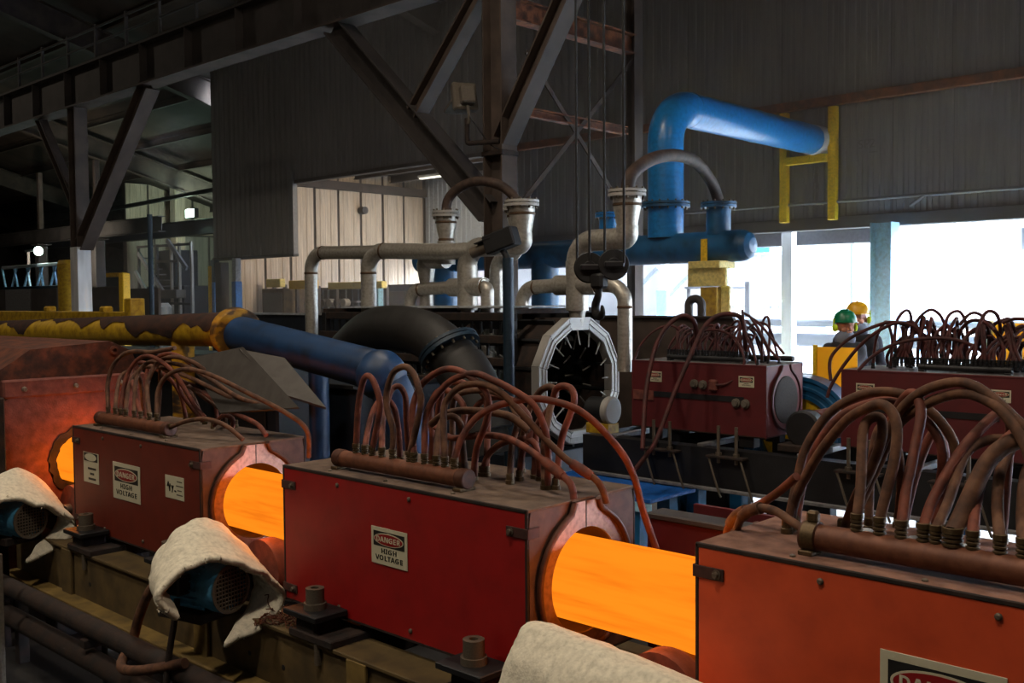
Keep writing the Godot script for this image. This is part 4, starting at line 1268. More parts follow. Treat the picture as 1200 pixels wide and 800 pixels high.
# ------------------------------------------------------------------ the rear line
func rear_line() -> void:
	var c := thing("conveyor_frame", "black steel conveyor frame carrying the rear heater boxes", "frame", Vector3(-3, FL, -8.7))
	for z in [-8.32, -9.3]:
		var g := G.new()
		g.ibeam(Vector3(-6.75, 0.375, z), Vector3(0.4, 0.375, z), 0.16, 0.37, 0.022, 0.02)
		g.box(Vector3(-3.175, 0.375, z + (0.075 if z > -9 else -0.075)), Vector3(7.15, 0.33, 0.01))
		part("side_beam", g, "black_steel", c)
	for i in 7:
		part("cross_bar", bx(Vector3(-6.4 + i * 1.05, 0.56, -8.81), Vector3(0.07, 0.05, 1.0), 0.006), "grey_steel", c)
	part("bottom_rail", bx(Vector3(-3.2, 0.175, -8.22), Vector3(7.1, 0.03, 0.06), 0.004), "grey_steel", c)
	part("end_plate", bx(Vector3(-6.76, 0.375, -8.8), Vector3(0.02, 0.37, 1.1), 0.003), "black_steel", c)
	for x in [-6.2, -5.45, -3.2, -1.0]:
		for z in [-8.4, -9.2]:
			part("leg", bx(Vector3(x, (FL + 0.19) * 0.5, z), Vector3(0.14, 0.19 - FL, 0.14), 0.006), "blue", c, "blue leg")
	for x in [-6.0, -4.95, -3.7, -2.7]:
		for z in [-8.55, -9.05]:
			part("riser", bx(Vector3(x, 0.615, z), Vector3(0.16, 0.11, 0.12), 0.006), "black_steel", c)
	var i := 0
	for x in [-5.72, -4.98, -3.7, -2.9]:
		var k := thing("clamp_bracket", ["threaded clamp bracket left of the two under the blank-covered box", "threaded clamp bracket right of the two under the blank-covered box", "threaded clamp bracket behind the nearest hose arches, left", "threaded clamp bracket behind the nearest hose arches, right"][i], "clamp", Vector3(x, 0.2, -8.2), "clamp brackets of the rear line")
		i += 1
		part("plate", bx(Vector3(x, 0.50, -8.19), Vector3(0.40, 0.022, 0.11), 0.004), "rust_dark", k)
		for s in [-0.09, 0.1]:
			part("stud", tb([Vector3(x + s, 0.44, -8.19), Vector3(x + s, 0.79, -8.19)], 0.017, 8), "steel_bolt", k)
			part("nut", lt([Vector2(0, 0), Vector2(0.03, 0), Vector2(0.03, 0.03), Vector2(0, 0.03)], Vector3(x + s, 0.511, -8.19), Vector3.UP, 6), "steel_bolt", k)
		for s in [-0.18, 0.16]:
			part("hook_rod", tb(sm([Vector3(x + s, 0.49, -8.16), Vector3(x + s + 0.05, 0.36, -8.15), Vector3(x + s + 0.11, 0.17, -8.16), Vector3(x + s + 0.12, 0.12, -8.18)], 4), 0.011, 6), "steel_bolt", k)
	# roller and bearing between the boxes
	var pb := thing("pillow_bearing", "dark pillow bearing with a rusty roller, between the two maroon boxes", "bearing", Vector3(-4.32, 0.56, -8.42))
	part("base", bx(Vector3(-4.32, 0.62, -8.44), Vector3(0.44, 0.07, 0.22), 0.01), "rust_dark", pb)
	part("housing", lt([Vector2(0, 0), Vector2(0.17, 0), Vector2(0.17, 0.12), Vector2(0.15, 0.14), Vector2(0, 0.14)], Vector3(-4.32, 0.80, -8.52), Vector3.BACK, 24), "black_steel", pb)
	part("roller_body", disc(Vector3(-4.32, 0.80, -9.1), Vector3.BACK, 0.15, 0.5, 24, 0.01), "rust_red", pb)
	var ro := thing("end_roller", "black roller with a bright steel rim, left of the maroon box", "roller", Vector3(-6.56, 0.56, -8.6))
	part("roller_body", lt([Vector2(0, 0), Vector2(0.125, 0), Vector2(0.14, 0.02), Vector2(0.14, 0.24), Vector2(0, 0.24)], Vector3(-6.86, 0.80, -8.5), Vector3.RIGHT, 28), "black_steel", ro)
	part("rim", lt([Vector2(0, 0.0), Vector2(0.15, 0.0), Vector2(0.15, 0.06), Vector2(0.13, 0.075), Vector2(0, 0.075)], Vector3(-6.62, 0.80, -8.5), Vector3.RIGHT, 28), "galvanised", ro)
	part("pedestal", bx(Vector3(-6.70, 0.61, -8.5), Vector3(0.3, 0.11, 0.2), 0.008), "yellow_dull", ro)
	# blue table below
	var tt := thing("blue_table", "low bright blue steel table under the left end of the rear line", "table", Vector3(-6.2, FL, -7.95))
	part("table_top", bx(Vector3(-6.15, 0.13, -7.90), Vector3(1.55, 0.04, 0.75), 0.006), "blue_bright", tt)
	part("apron", bx(Vector3(-6.15, 0.06, -7.54), Vector3(1.55, 0.09, 0.02), 0.004), "blue_pale", tt)
	for x in [-6.7, -5.62]:
		for z in [-7.66, -8.15]:
			part("leg", bx(Vector3(x, (FL + 0.11) * 0.5, z), Vector3(0.15, 0.11 - FL, 0.15), 0.006), "blue", tt)
	var cab := thing("floor_cabinet", "dark cabinet standing under the rear line beside the blue table", "cabinet", Vector3(-5.85, FL, -9.4))
	part("body", bx(Vector3(-6.0, -0.12, -9.6), Vector3(0.7, 0.56, 0.5), 0.01), "navy", cab)
	part("door", bx(Vector3(-6.0, -0.12, -9.335), Vector3(0.62, 0.48, 0.015), 0.004), "black_steel", cab)
	var kl := thing("kick_ladder", "small white ladder rack on the floor under the rear line", "ladder", Vector3(-5.4, FL, -9.9))
	for x in [-5.5, -5.28]:
		part("rail", bx(Vector3(x, -0.05, -9.9), Vector3(0.03, 0.7, 0.03), 0.003), "white_paint", kl)
	for k in 4:
		part("rung", bx(Vector3(-5.39, -0.25 + k * 0.17, -9.9), Vector3(0.22, 0.025, 0.025), 0.003), "white_paint", kl)
	# twelve-sided spray ring and the tunnel behind it
	var q := thing("spray_ring", "pale twelve-sided spray ring with inward-pointing nozzles", "ring", Vector3(-7.25, FL, -8.78))
	var rc := Vector3(-7.22, 1.075, -8.76)
	for ringx in [0.0, -1.35, -2.7]:
		var o := rc + Vector3(ringx, 0, 0)
		for k in 12:
			var a0 := TAU * (k - 0.5) / 12.0
			var a1 := TAU * (k + 0.5) / 12.0
			var s := G.new()
			var ro_ := 0.735
			var ri := 0.585
			var p := PackedVector2Array([Vector2(cos(a0), sin(a0)) * ri, Vector2(cos(a0), sin(a0)) * ro_, Vector2(cos(a1), sin(a1)) * ro_, Vector2(cos(a1), sin(a1)) * ri])
			for j in 4:      # a hair of joint between the segments
				var md := (p[0] + p[1] + p[2] + p[3]) * 0.25
				p[j] = md + (p[j] - md) * 0.985
			s.prism(p, o - Vector3(0.1, 0, 0), Vector3.FORWARD, Vector3.UP, Vector3(0.1, 0, 0))
			if ringx == 0.0:      # raised lips along both edges of the segment
				for lip in [[0.588, 0.606], [0.652, 0.664], [0.714, 0.732]]:
					var lp_ := PackedVector2Array([Vector2(cos(a0), sin(a0)) * lip[0], Vector2(cos(a0), sin(a0)) * lip[1], Vector2(cos(a1), sin(a1)) * lip[1], Vector2(cos(a1), sin(a1)) * lip[0]])
					for j in 4:
						var m2 := (p[0] + p[2]) * 0.5
						lp_[j] = m2 + (lp_[j] - m2) * 0.97
					s.prism(lp_, o - Vector3(0.002, 0, 0), Vector3.FORWARD, Vector3.UP, Vector3(0.014, 0, 0))
			part("ring_segment", s, "galvanised" if ringx == 0.0 else "rust_dark", q)
			if ringx == 0.0:
				var back := G.new()
				var pb_ := PackedVector2Array([Vector2(cos(a0), sin(a0)) * 0.66, Vector2(cos(a0), sin(a0)) * 0.73, Vector2(cos(a1), sin(a1)) * 0.73, Vector2(cos(a1), sin(a1)) * 0.66])
				back.prism(pb_, o - Vector3(0.5, 0, 0), Vector3.FORWARD, Vector3.UP, Vector3(0.395, 0, 0))
				part("shroud_plate", back, "rust_dark", q)
	for row in 9:
		for k in 16:
			if (k * TAU / 16 > 4.2 and k * TAU / 16 < 5.3):
				continue
			var a := TAU * (k + 0.5 * (row % 2)) / 16
			var d := Vector3(0, sin(a), -cos(a))
			var b := rc + Vector3(-0.05 - row * 0.28, 0, 0)
			var ng := G.new()
			ng.tube([b + d * 0.60, b + d * 0.40 + Vector3(0.05, 0, 0)], [0.012, 0.008], 5)
			part("nozzle", ng, "galvanised", q)
	var tn := thing("quench_tunnel", "dark open-sided quench tunnel of rails and slats behind the spray ring", "tunnel", Vector3(-9.2, FL, -8.76))
	for r in 14:
		var a := TAU * (r + 0.5) / 14
		part("inner_slat", bx(rc + Vector3(-1.75, sin(a) * 0.70, -cos(a) * 0.70), Vector3(3.3, 0.035, 0.12), 0.004, Basis(Vector3.RIGHT, a)), "black_steel", tn)
	for k in [[1.80, -8.05], [1.55, -8.0], [1.30, -8.0], [1.05, -8.0]]:
		part("side_rail", bx(Vector3(-9.3, k[0], k[1]), Vector3(3.5, 0.09, 0.07), 0.006), "rust_dark", tn)
		for j in 22:
			part("drip_stub", bx(Vector3(-10.9 + j * 0.155, k[0] - 0.12, k[1] - 0.03), Vector3(0.03, 0.13, 0.03), 0.004), "black_steel", tn)
	for x in [-11.0, -9.3, -7.6]:
		for z in [-8.05, -9.5]:
			part("post", bx(Vector3(x, 0.72, z), Vector3(0.09, 2.24, 0.09), 0.006), "black_steel", tn)
		part("roof_bar", bx(Vector3(x, 1.86, -8.78), Vector3(0.09, 0.06, 1.5), 0.006), "rust_dark", tn)
	part("tank", span(Vector3(-11.0, FL, -9.5), Vector3(-7.5, 0.25, -8.1), 0.01), "navy", tn)
	part("roof_sheet", bx(Vector3(-9.4, 1.905, -8.9), Vector3(3.2, 0.02, 1.2)), "pale_grey", tn)
	part("back_sheet", bx(Vector3(-9.4, 1.1, -9.58), Vector3(3.5, 1.5, 0.03)), "black_steel", tn)
	# low partitions behind the line
	var p1 := thing("steel_partition", "long navy steel partition with a pale top edge, behind the silver pipes", "partition", Vector3(-14.5, FL, -10.6))
	part("sheet", bx(Vector3(-14.9, 0.67, -10.62), Vector3(6.8, 2.14, 0.04), 0.004), "navy", p1)
	part("top_edge", bx(Vector3(-14.9, 1.755, -10.6), Vector3(6.8, 0.035, 0.09), 0.004), "pale_grey", p1)
	var p2 := thing("steel_partition", "brown-grey steel partition behind the spray ring and first maroon box", "partition", Vector3(-8.5, FL, -10.6))
	part("sheet", bx(Vector3(-8.9, 0.67, -10.62), Vector3(5.1, 2.14, 0.04), 0.004), "brown_steel", p2)
	part("top_edge", bx(Vector3(-8.9, 1.755, -10.6), Vector3(5.1, 0.03, 0.08), 0.004), "dark_steel", p2)
	# operator platform, guard panels and reel behind the maroon boxes
	var pf := thing("work_platform", "steel work platform behind the rear line, where the workers stand", "platform", Vector3(-3.6, FL, -10.6))
	part("deck", bx(Vector3(-3.3, 0.02, -10.55), Vector3(5.2, 0.04, 1.7), 0.004), "grey_steel", pf)
	for x in [-5.7, -3.3, -0.9]:
		for z in [-9.75, -11.25]:
			part("leg", bx(Vector3(x, -0.2, z), Vector3(0.1, 0.4, 0.1), 0.005), "dark_steel", pf)
	var yp := thing("safety_screen", "tall yellow see-through welding screen between the two maroon boxes", "screen", Vector3(-4.62, 0.04, -9.72))
	part("sheet", bx(Vector3(-4.63, 0.77, -9.72), Vector3(0.44, 1.42, 0.008), 0.002), "screen_yellow", yp)
	part("post", bx(Vector3(-4.86, 0.77, -9.71), Vector3(0.04, 1.46, 0.04), 0.006), "yellow", yp)
	var yq := thing("safety_screen", "yellow guard panel behind the hoses at the right edge", "panel", Vector3(-3.15, 0.04, -10.2))
	part("sheet", bx(Vector3(-3.14, 0.88, -10.22), Vector3(0.34, 1.70, 0.008), 0.002), "screen_yellow", yq)
	part("post", bx(Vector3(-3.3, 0.88, -10.2), Vector3(0.05, 1.74, 0.06), 0.006), "yellow_pale", yq)
	var dr := thing("hose_reel", "large blue reel drum with a yellow hub, seen between the two maroon boxes", "reel", Vector3(-4.88, FL, -9.5))
	part("drum", lt([Vector2(0.375, 0), Vector2(0.59, 0.0), Vector2(0.59, 0.3), Vector2(0.555, 0.3), Vector2(0.54, 0.287), Vector2(0.50, 0.287), Vector2(0.49, 0.3), Vector2(0.465, 0.3), Vector2(0.455, 0.287), Vector2(0.42, 0.287), Vector2(0.41, 0.3), Vector2(0.375, 0.3), Vector2(0.375, 0)], Vector3(-4.88, 0.61, -9.58), Vector3(0.12, 0, 1), 48), "blue", dr)
	part("hub", disc(Vector3(-4.88, 0.61, -9.57), Vector3(0.12, 0, 1), 0.38, 0.25, 32, 0.01), "yellow", dr)
	part("stand", bx(Vector3(-4.88, -0.18, -9.46), Vector3(0.7, 0.44, 0.16), 0.01), "navy", dr)
	# hoist block over the rear line
	var h := thing("hoist_block", "black hoist block with two sheaves and a hook, hanging on four ropes", "hoist", Vector3(-4.8, 1.85, -6.1))
	for k in [[-4.87, -6.02, 2.23], [-4.70, -6.10, 2.25]]:
		var ax := Vector3(0.70, 0.05, 0.70).normalized()
		part("sheave", lt([Vector2(0, 0), Vector2(0.112, 0), Vector2(0.118, 0.012), Vector2(0.10, 0.03), Vector2(0.118, 0.048), Vector2(0.112, 0.06), Vector2(0, 0.06)], Vector3(k[0], k[2], k[1]), ax, 28), "black", h)
		part("hub_cap", disc(Vector3(k[0], k[2], k[1]) + ax * 0.058, ax, 0.05, 0.012, 16, 0.004), "black_steel", h)
		part("side_plate", bx(Vector3(k[0], k[2], k[1]) + ax * 0.03, Vector3(0.15, 0.05, 0.15), 0.01, Basis(Vector3.UP, PI * 0.25)), "black_steel", h)
	part("axle_yoke", bx(Vector3(-4.77, 2.13, -6.02), Vector3(0.12, 0.12, 0.10), 0.02), "black", h)
	part("hook", tb(sm([Vector3(-4.77, 2.1, -6.02), Vector3(-4.78, 2.02, -6.02), Vector3(-4.83, 1.95, -6.05), Vector3(-4.825, 1.885, -6.05), Vector3(-4.765, 1.86, -6.02), Vector3(-4.715, 1.895, -5.99), Vector3(-4.72, 1.945, -5.99)], 5), [0.02, 0.02, 0.022, 0.024, 0.026, 0.028, 0.029, 0.03, 0.031, 0.032, 0.032, 0.032, 0.032, 0.032, 0.033, 0.034, 0.034, 0.034, 0.033, 0.032, 0.031, 0.03, 0.028, 0.026, 0.024, 0.022, 0.02, 0.018, 0.016, 0.012, 0.008], 10), "black", h)
	for k in [[-4.97, -6.0], [-4.83, -5.98], [-4.74, -6.05], [-4.58, -6.08]]:
		part("wire_rope", tb([Vector3(k[0], 2.26, k[1]), Vector3(k[0], 8.6, k[1])], 0.010, 6), "black", h)
	# pyrometer on a post
	var py := thing("pyrometer_post", "dark instrument head tilted on a slim blue-grey post", "instrument", Vector3(-7.13, FL, -7.5))
	part("post", tb([Vector3(-7.13, FL, -7.5), Vector3(-7.13, 2.42, -7.5)], 0.058, 14), "blue_steel", py)
	part("base_plate", bx(Vector3(-7.13, FL + 0.012, -7.5), Vector3(0.26, 0.024, 0.26), 0.004), "blue_steel", py)
	part("neck", tb(sm([Vector3(-7.13, 2.38, -7.5), Vector3(-7.17, 2.46, -7.5), Vector3(-7.24, 2.52, -7.52)]), 0.035, 10), "black_steel", py)
	var pb2 := Basis.looking_at(Vector3(-0.92, -0.30, 0.25).normalized())
	part("head", bx(Vector3(-7.22, 2.60, -7.5), Vector3(0.17, 0.20, 0.36), 0.015, pb2), "black_steel", py)
	part("lens_tube", tb([Vector3(-7.38, 2.54, -7.46), Vector3(-7.56, 2.48, -7.41)], [0.055, 0.06], 14), "steel_bolt", py)
	part("visor", bx(Vector3(-7.40, 2.60, -7.46), Vector3(0.2, 0.012, 0.2), 0.002, pb2), "black_steel", py)

# ------------------------------------------------------------------ pipework
func flange(o: Vector3, axis: Vector3, r: float, rf: float, mat: String, parent: Node3D, bolts := 10) -> void:
	var f := part("flange", lt([Vector2(r * 0.86, 0), Vector2(rf, 0), Vector2(rf, 0.035), Vector2(r * 0.86, 0.035), Vector2(r * 0.86, 0)], o, axis, 28), mat, parent)
	part("flange", lt([Vector2(0, 0.045), Vector2(rf, 0.045), Vector2(rf, 0.075), Vector2(0, 0.075)], o, axis, 28), mat, parent)
	var g := G.new()
	var u := axis.cross(Vector3(0.3, 0.1, 0.9)).normalized()
	var w := axis.cross(u).normalized()
	for k in bolts:
		var p := o + (u * cos(TAU * k / bolts) + w * sin(TAU * k / bolts)) * (rf * 0.86)
		g.tube([p - axis * 0.03, p + axis * 0.10], 0.013, 6)
	part("bolt_circle", g, "steel_bolt", f).set_meta("kind", "stuff")

func weld(p: Vector3, axis: Vector3, r: float, parent: Node3D) -> void:
	part("weld_band", lt([Vector2(r, -0.016), Vector2(r + 0.006, -0.008), Vector2(r + 0.006, 0.008), Vector2(r, 0.016)], p, axis, 24), "weld", parent)

func cup(c: Vector3, parent: Node3D, s := 1.0) -> void:    # bolted flange on a tapered reducer
	part("reducer", lt([Vector2(0.105 * s, -0.36 * s), Vector2(0.108 * s, -0.30 * s), Vector2(0.145 * s, -0.10 * s), Vector2(0.15 * s, 0.0)], c - Vector3(0, 0.03, 0), Vector3.UP, 28, true), "stainless", parent)
	weld(c - Vector3(0, 0.12 * s, 0), Vector3.UP, 0.146 * s, parent)
	weld(c - Vector3(0, 0.36 * s, 0), Vector3.UP, 0.106 * s, parent)
	flange(c - Vector3(0, 0.04, 0), Vector3.UP, 0.15 * s, 0.195 * s, "galvanised", parent)

func pipework() -> void:
	var z := -8.8
	var a := thing("silver_pipe", "silver pipe with a bend, furthest left of the silver pipework", "pipe", Vector3(-12.4, FL, z))
	part("pipe_run", tb(bend([Vector3(-12.38, FL, z), Vector3(-12.38, 2.70, z), Vector3(-9.66, 2.62, z - 0.1)], 0.26), 0.095, 20), "stainless", a)
	weld(Vector3(-12.38, 2.40, z), Vector3.UP, 0.095, a)
	weld(Vector3(-12.08, 2.69, z), Vector3.RIGHT, 0.095, a)
	var b := thing("silver_pipe", "silver pipe with a bend, second from the left of the silver pipework", "pipe", Vector3(-10.92, FL, z + 0.35))
	part("pipe_run", tb(bend([Vector3(-10.72, FL, z + 0.25), Vector3(-10.72, 2.66, z + 0.25), Vector3(-9.35, 2.60, z + 0.12), Vector3(-8.9, 2.60, z + 0.0)], 0.26), 0.105, 20), "stainless", b)
	weld(Vector3(-10.72, 2.36, z + 0.25), Vector3.UP, 0.105, b)
	weld(Vector3(-10.42, 2.645, z + 0.23), Vector3(1, -0.04, -0.09).normalized(), 0.105, b)
	# stack with the free flanged cup
	var f1 := thing("pipe_stack", "silver riser with a flanged cup, left one under the brown hose arch", "pipe", Vector3(-9.6, FL, z - 0.15))
	cup(Vector3(-9.56, 3.10, z - 0.1), f1, 0.92)
	part("pipe_run", tb([Vector3(-9.56, 2.75, z - 0.1), Vector3(-9.56, 2.45, z - 0.1)], 0.12, 20), "stainless", f1)
	part("reducer", lt([Vector2(0.085, 0), Vector2(0.09, 0.05), Vector2(0.125, 0.26), Vector2(0.125, 0.30)], Vector3(-9.95, 2.18, z - 0.1), Vector3.UP, 24, true), "stainless", f1)
	part("pipe_run", tb(bend([Vector3(-9.56, 2.52, z - 0.1), Vector3(-9.95, 2.52, z - 0.1), Vector3(-9.95, 2.40, z - 0.1)], 0.1), 0.12, 20), "stainless", f1)
	part("pipe_run", tb([Vector3(-9.95, 2.2, z - 0.1), Vector3(-9.95, FL, z - 0.1)], 0.085, 18), "stainless", f1)
	weld(Vector3(-9.95, 2.2, z - 0.1), Vector3.UP, 0.088, f1)
	# two stacks with crosses
	for k in [0, 1]:
		var s := thing("pipe_stack", ["silver branched riser in the middle, left of the dark instrument post", "silver branched riser standing over the spray ring, behind the hoist block"][k], "pipe", Vector3([-9.07, -7.29][k], FL, z))
		var cx: float = [-9.07, -7.29][k]
		var tx: float = [-8.13, -6.585][k]
		var r := 0.122
		cup(Vector3(tx, 3.13, z), s, 1.05)
		part("pipe_run", tb(bend([Vector3(tx, 2.78, z), Vector3(tx, 2.64, z), Vector3(cx, 2.64, z), Vector3(cx, 2.15, z)], 0.24, 8), r, 22), "stainless", s)
		weld(Vector3(cx, 2.40, z), Vector3.UP, r, s)
		weld(Vector3(cx, 1.98, z), Vector3.UP, r, s)
		var cr := G.new()
		cr.tube([Vector3(cx, 2.42, z), Vector3(cx, 1.86, z)], r * 1.06, 22)
		cr.tube([Vector3(cx - 0.30, 2.15, z), Vector3(cx + 0.30, 2.15, z)], [r * 0.95, r * 0.95], 22)
		part("cross_fitting", cr, "stainless", s)
		var br := 0.082
		var lx: float = [-10.17, -8.14][k]
		part("branch_pipe", tb(bend([Vector3(cx - 0.28, 2.15, z), Vector3(lx, 2.13, z), Vector3(lx, [FL, 0.6][k], z)], 0.2), br, 18), "stainless", s)
		weld(Vector3(cx - 0.30, 2.15, z), Vector3.RIGHT, 0.1, s)
		weld(Vector3(lx + 0.22, 2.13, z), Vector3.RIGHT, br, s)
		weld(Vector3(lx, 1.90, z), Vector3.UP, br, s)
		var rx: float = [-8.72, -6.62][k]
		part("branch_pipe", tb(bend([Vector3(cx + 0.28, 2.15, z), Vector3(rx, 2.13, z), Vector3(rx, [FL, 1.2][k], z)], 0.2), br, 18), "stainless", s)
		weld(Vector3(cx + 0.30, 2.15, z), Vector3.RIGHT, 0.1, s)
		weld(Vector3(rx, 1.90, z), Vector3.UP, br, s)
		if k == 0:
			part("pipe_run", tb([Vector3(cx, 1.9, z), Vector3(cx, FL, z)], 0.085, 18), "stainless", s)
		else:
			part("reducer", lt([Vector2(0.07, 0), Vector2(0.075, 0.05), Vector2(0.11, 0.22)], Vector3(cx, 1.68, z), Vector3.UP, 22, true), "stainless", s)
			part("band_clamp", bx(Vector3(-8.14, 1.12, z), Vector3(0.2, 0.05, 0.2), 0.01), "black", s)
			part("sample_tube", tb(sm([Vector3(-8.10, 1.75, z + 0.09), Vector3(-8.05, 1.68, z + 0.13), Vector3(-8.06, 1.5, z + 0.13), Vector3(-8.12, 1.35, z + 0.1)], 5), 0.01, 6), "cement", s)
	var f3 := thing("pipe_stack", "silver riser with a flanged cup just behind the middle branched riser", "pipe", Vector3(-8.6, FL, -9.35))
	cup(Vector3(-8.62, 3.14, -9.25), f3, 0.92)
	part("pipe_run", tb(bend([Vector3(-8.62, 2.82, -9.25), Vector3(-8.62, 2.58, -9.25), Vector3(-9.0, 2.5, -9.25), Vector3(-9.0, FL, -9.25)], 0.2), 0.09, 18), "stainless", f3)
	solo("arched_hose", tb(sm([Vector3(-9.56, 3.12, -8.9), Vector3(-9.52, 3.30, -8.92), Vector3(-9.34, 3.44, -8.98), Vector3(-9.08, 3.49, -9.05), Vector3(-8.82, 3.42, -9.15), Vector3(-8.66, 3.28, -9.22), Vector3(-8.62, 3.16, -9.25)], 6), 0.062, 14), "arc_hose", "brown hose arching between the two left flanged cups", "hose")
	solo("arched_hose", tb(sm([Vector3(-6.585, 3.14, -8.8), Vector3(-6.60, 3.34, -8.9), Vector3(-6.68, 3.56, -9.4), Vector3(-6.9, 3.70, -10.2), Vector3(-7.15, 3.72, -11.0), Vector3(-7.36, 3.55, -11.7), Vector3(-7.43, 3.32, -12.0)], 6), 0.075, 14), "arc_hose", "brown hose arching from the right silver cup over to the blue flange", "hose")
	# blue header
	var hz := -12.0
	var h := thing("header_pipe", "fat blue header pipe with a domed right end, below the bent blue duct", "pipe", Vector3(-9.5, 2.4, hz))
	part("barrel", lt([Vector2(0, -6.6), Vector2(0.215, -6.6), Vector2(0.215, -0.12), Vector2(0.205, -0.06), Vector2(0.17, 0.01), Vector2(0.10, 0.055), Vector2(0, 0.07)], Vector3(-6.95, 2.69, hz), Vector3.RIGHT, 32), "blue", h)
	part("stub", tb([Vector3(-7.43, 2.85, hz), Vector3(-7.43, 3.24, hz)], 0.165, 24), "blue", h)
	flange(Vector3(-7.43, 3.22, hz), Vector3.UP, 0.165, 0.245, "blue", h, 12)
	part("stub", tb([Vector3(-9.33, 2.8, hz), Vector3(-9.33, 3.25, hz)], 0.14, 20), "blue_clean", h)
	flange(Vector3(-9.33, 3.2, hz), Vector3.UP, 0.14, 0.2, "blue_clean", h, 10)
	part("leg", tb([Vector3(-10.6, 2.6, hz), Vector3(-10.6, FL, hz)], 0.22, 24), "blue", h)
	part("leg", tb([Vector3(-12.9, 2.6, hz), Vector3(-12.9, FL, hz)], 0.22, 24), "blue", h)
	var d := thing("blue_duct", "bent bright blue duct rising from the header and running into the back wall", "duct", Vector3(-8.3, 2.9, hz))
	part("duct_run", tb(bend([Vector3(-8.3, 2.85, hz), Vector3(-8.3, 4.73, hz), Vector3(-8.40, 4.75, -17.0)], 0.55, 12), 0.255, 32), "blue_clean", d)
	flange(Vector3(-8.3, 3.28, hz), Vector3.UP, 0.255, 0.345, "blue", d, 16)
	part("seam_band", lt([Vector2(0.256, -0.02), Vector2(0.264, 0), Vector2(0.256, 0.02)], Vector3(-8.32, 4.735, -12.62), Vector3(-0.02, 0, -1), 32), "blue", d)
	part("seam_band", lt([Vector2(0.256, -0.01), Vector2(0.262, 0), Vector2(0.256, 0.01)], Vector3(-8.36, 4.742, -14.6), Vector3(-0.02, 0, -1), 32), "blue_pale", d)
	part("end_collar", lt([Vector2(0.256, 0), Vector2(0.262, 0.0), Vector2(0.262, 0.35), Vector2(0.256, 0.35)], Vector3(-8.39, 4.748, -16.55), Vector3(-0.02, 0, -1), 32), "white_paint", d, "white collar at the wall")
	var ys := thing("pipe_support", "pale yellow pipe support under the domed end of the blue header", "support", Vector3(-7.5, FL, -11.9))
	part("saddle", bx(Vector3(-7.48, 2.44, -11.9), Vector3(0.50, 0.10, 0.4), 0.01), "yellow_pale", ys)
	part("strap", bx(Vector3(-7.52, 2.62, -11.78), Vector3(0.1, 0.34, 0.02), 0.004), "yellow", ys)
	part("plate", bx(Vector3(-7.48, 2.27, -11.8), Vector3(0.60, 0.25, 0.06), 0.008), "yellow_pale", ys)
	part("post", bx(Vector3(-7.46, 0.86, -11.9), Vector3(0.26, 2.56, 0.22), 0.01), "yellow_dull", ys)
	part("gusset", bx(Vector3(-7.28, 1.9, -11.92), Vector3(0.16, 0.5, 0.04), 0.006), "yellow_pale", ys)
	var sp := thing("grey_stand", "slim grey stand pipe with a curved top in front of the yellow support", "stand", Vector3(-7.55, FL, -11.2))
	part("pipe_run", tb(bend([Vector3(-7.45, FL, -11.3), Vector3(-7.45, 1.98, -11.3), Vector3(-7.25, 1.98, -11.3), Vector3(-7.25, 1.6, -11.3)], 0.09), 0.055, 12), "dark_steel", sp)
	# yellow and blue pipe at the left
	var yp := thing("yellow_pipe", "rust-streaked yellow pipe crossing the left side above the furnace", "pipe", Vector3(-10, 1.6, -4.5))
	var yd := Vector3(5.3, 0.115, 0.0).normalized()
	part("pipe_run", tb([Vector3(-13.5, 1.635, -4.5), Vector3(-8.6, 1.735, -4.5), Vector3(-7.42, 1.763, -4.5)], [0.128, 0.138, 0.145], 24), "yellow_dull", yp)
	var nz := FastNoiseLite.new()
	nz.seed = 31
	nz.frequency = 0.6
	nz.fractal_octaves = 3
	var cg := G.new()
	var prev := []
	for i in 121:
		var f := i / 120.0
		var pc := Vector3(-13.5, 1.635, -4.5).lerp(Vector3(-7.42, 1.763, -4.5), f)
		var prd := lerpf(0.128, 0.145, f) + 0.003
		var lo_ := -0.15 - 1.3 * nz.get_noise_1d(i * 0.12) - 0.7 * maxf(0.0, sin(i * 0.075)) * 0.5
		var row := []
		for j in 13:
			var an := lerpf(lo_ + 0.75, PI + 0.3, j / 12.0)
			var dv := Vector3(0, sin(an), cos(an))
			row.append([pc + dv * prd, dv])
		if prev.size() > 0:
			for j in 12:
				cg.quads(prev[j][0], prev[j + 1][0], row[j + 1][0], row[j][0], prev[j][1], prev[j + 1][1], row[j + 1][1], row[j][1])
		prev = row
	part("rust_crust", cg, "rust_crust", yp, "dark rust crust along the top")
	part("flange", lt([Vector2(0, 0), Vector2(0.20, 0), Vector2(0.21, 0.01), Vector2(0.21, 0.10), Vector2(0.2, 0.11), Vector2(0, 0.11)], Vector3(-7.43, 1.745, -4.5), Vector3(0.97, -0.14, 0.18).normalized(), 24), "yellow_rust", yp)
	part("branch", tb([Vector3(-8.28, 1.70, -4.5), Vector3(-8.28, 1.40, -4.5), Vector3(-8.28, FL, -4.5)], 0.10, 18), "yellow_rust", yp)
	part("lug", bx(Vector3(-10.9, 1.52, -4.42), Vector3(0.4, 0.04, 0.12), 0.01), "yellow_rust", yp)
	for x in [-10.0, -12.6]:
		part("leg", bx(Vector3(x, 0.58, -4.5), Vector3(0.12, 1.96, 0.12), 0.008), "dark_steel", yp)
	var bp := thing("blue_pipe", "dusty blue pipe sloping down from the yellow flange to a round elbow", "pipe", Vector3(-6.5, FL, -4.55))
	part("pipe_run", tb(bend([Vector3(-7.36, 1.73, -4.5), Vector3(-5.60, 1.48, -4.6), Vector3(-5.5, 1.0, -4.75), Vector3(-5.5, FL, -4.75)], 0.24, 8), 0.148, 28), "blue_dusty", bp)
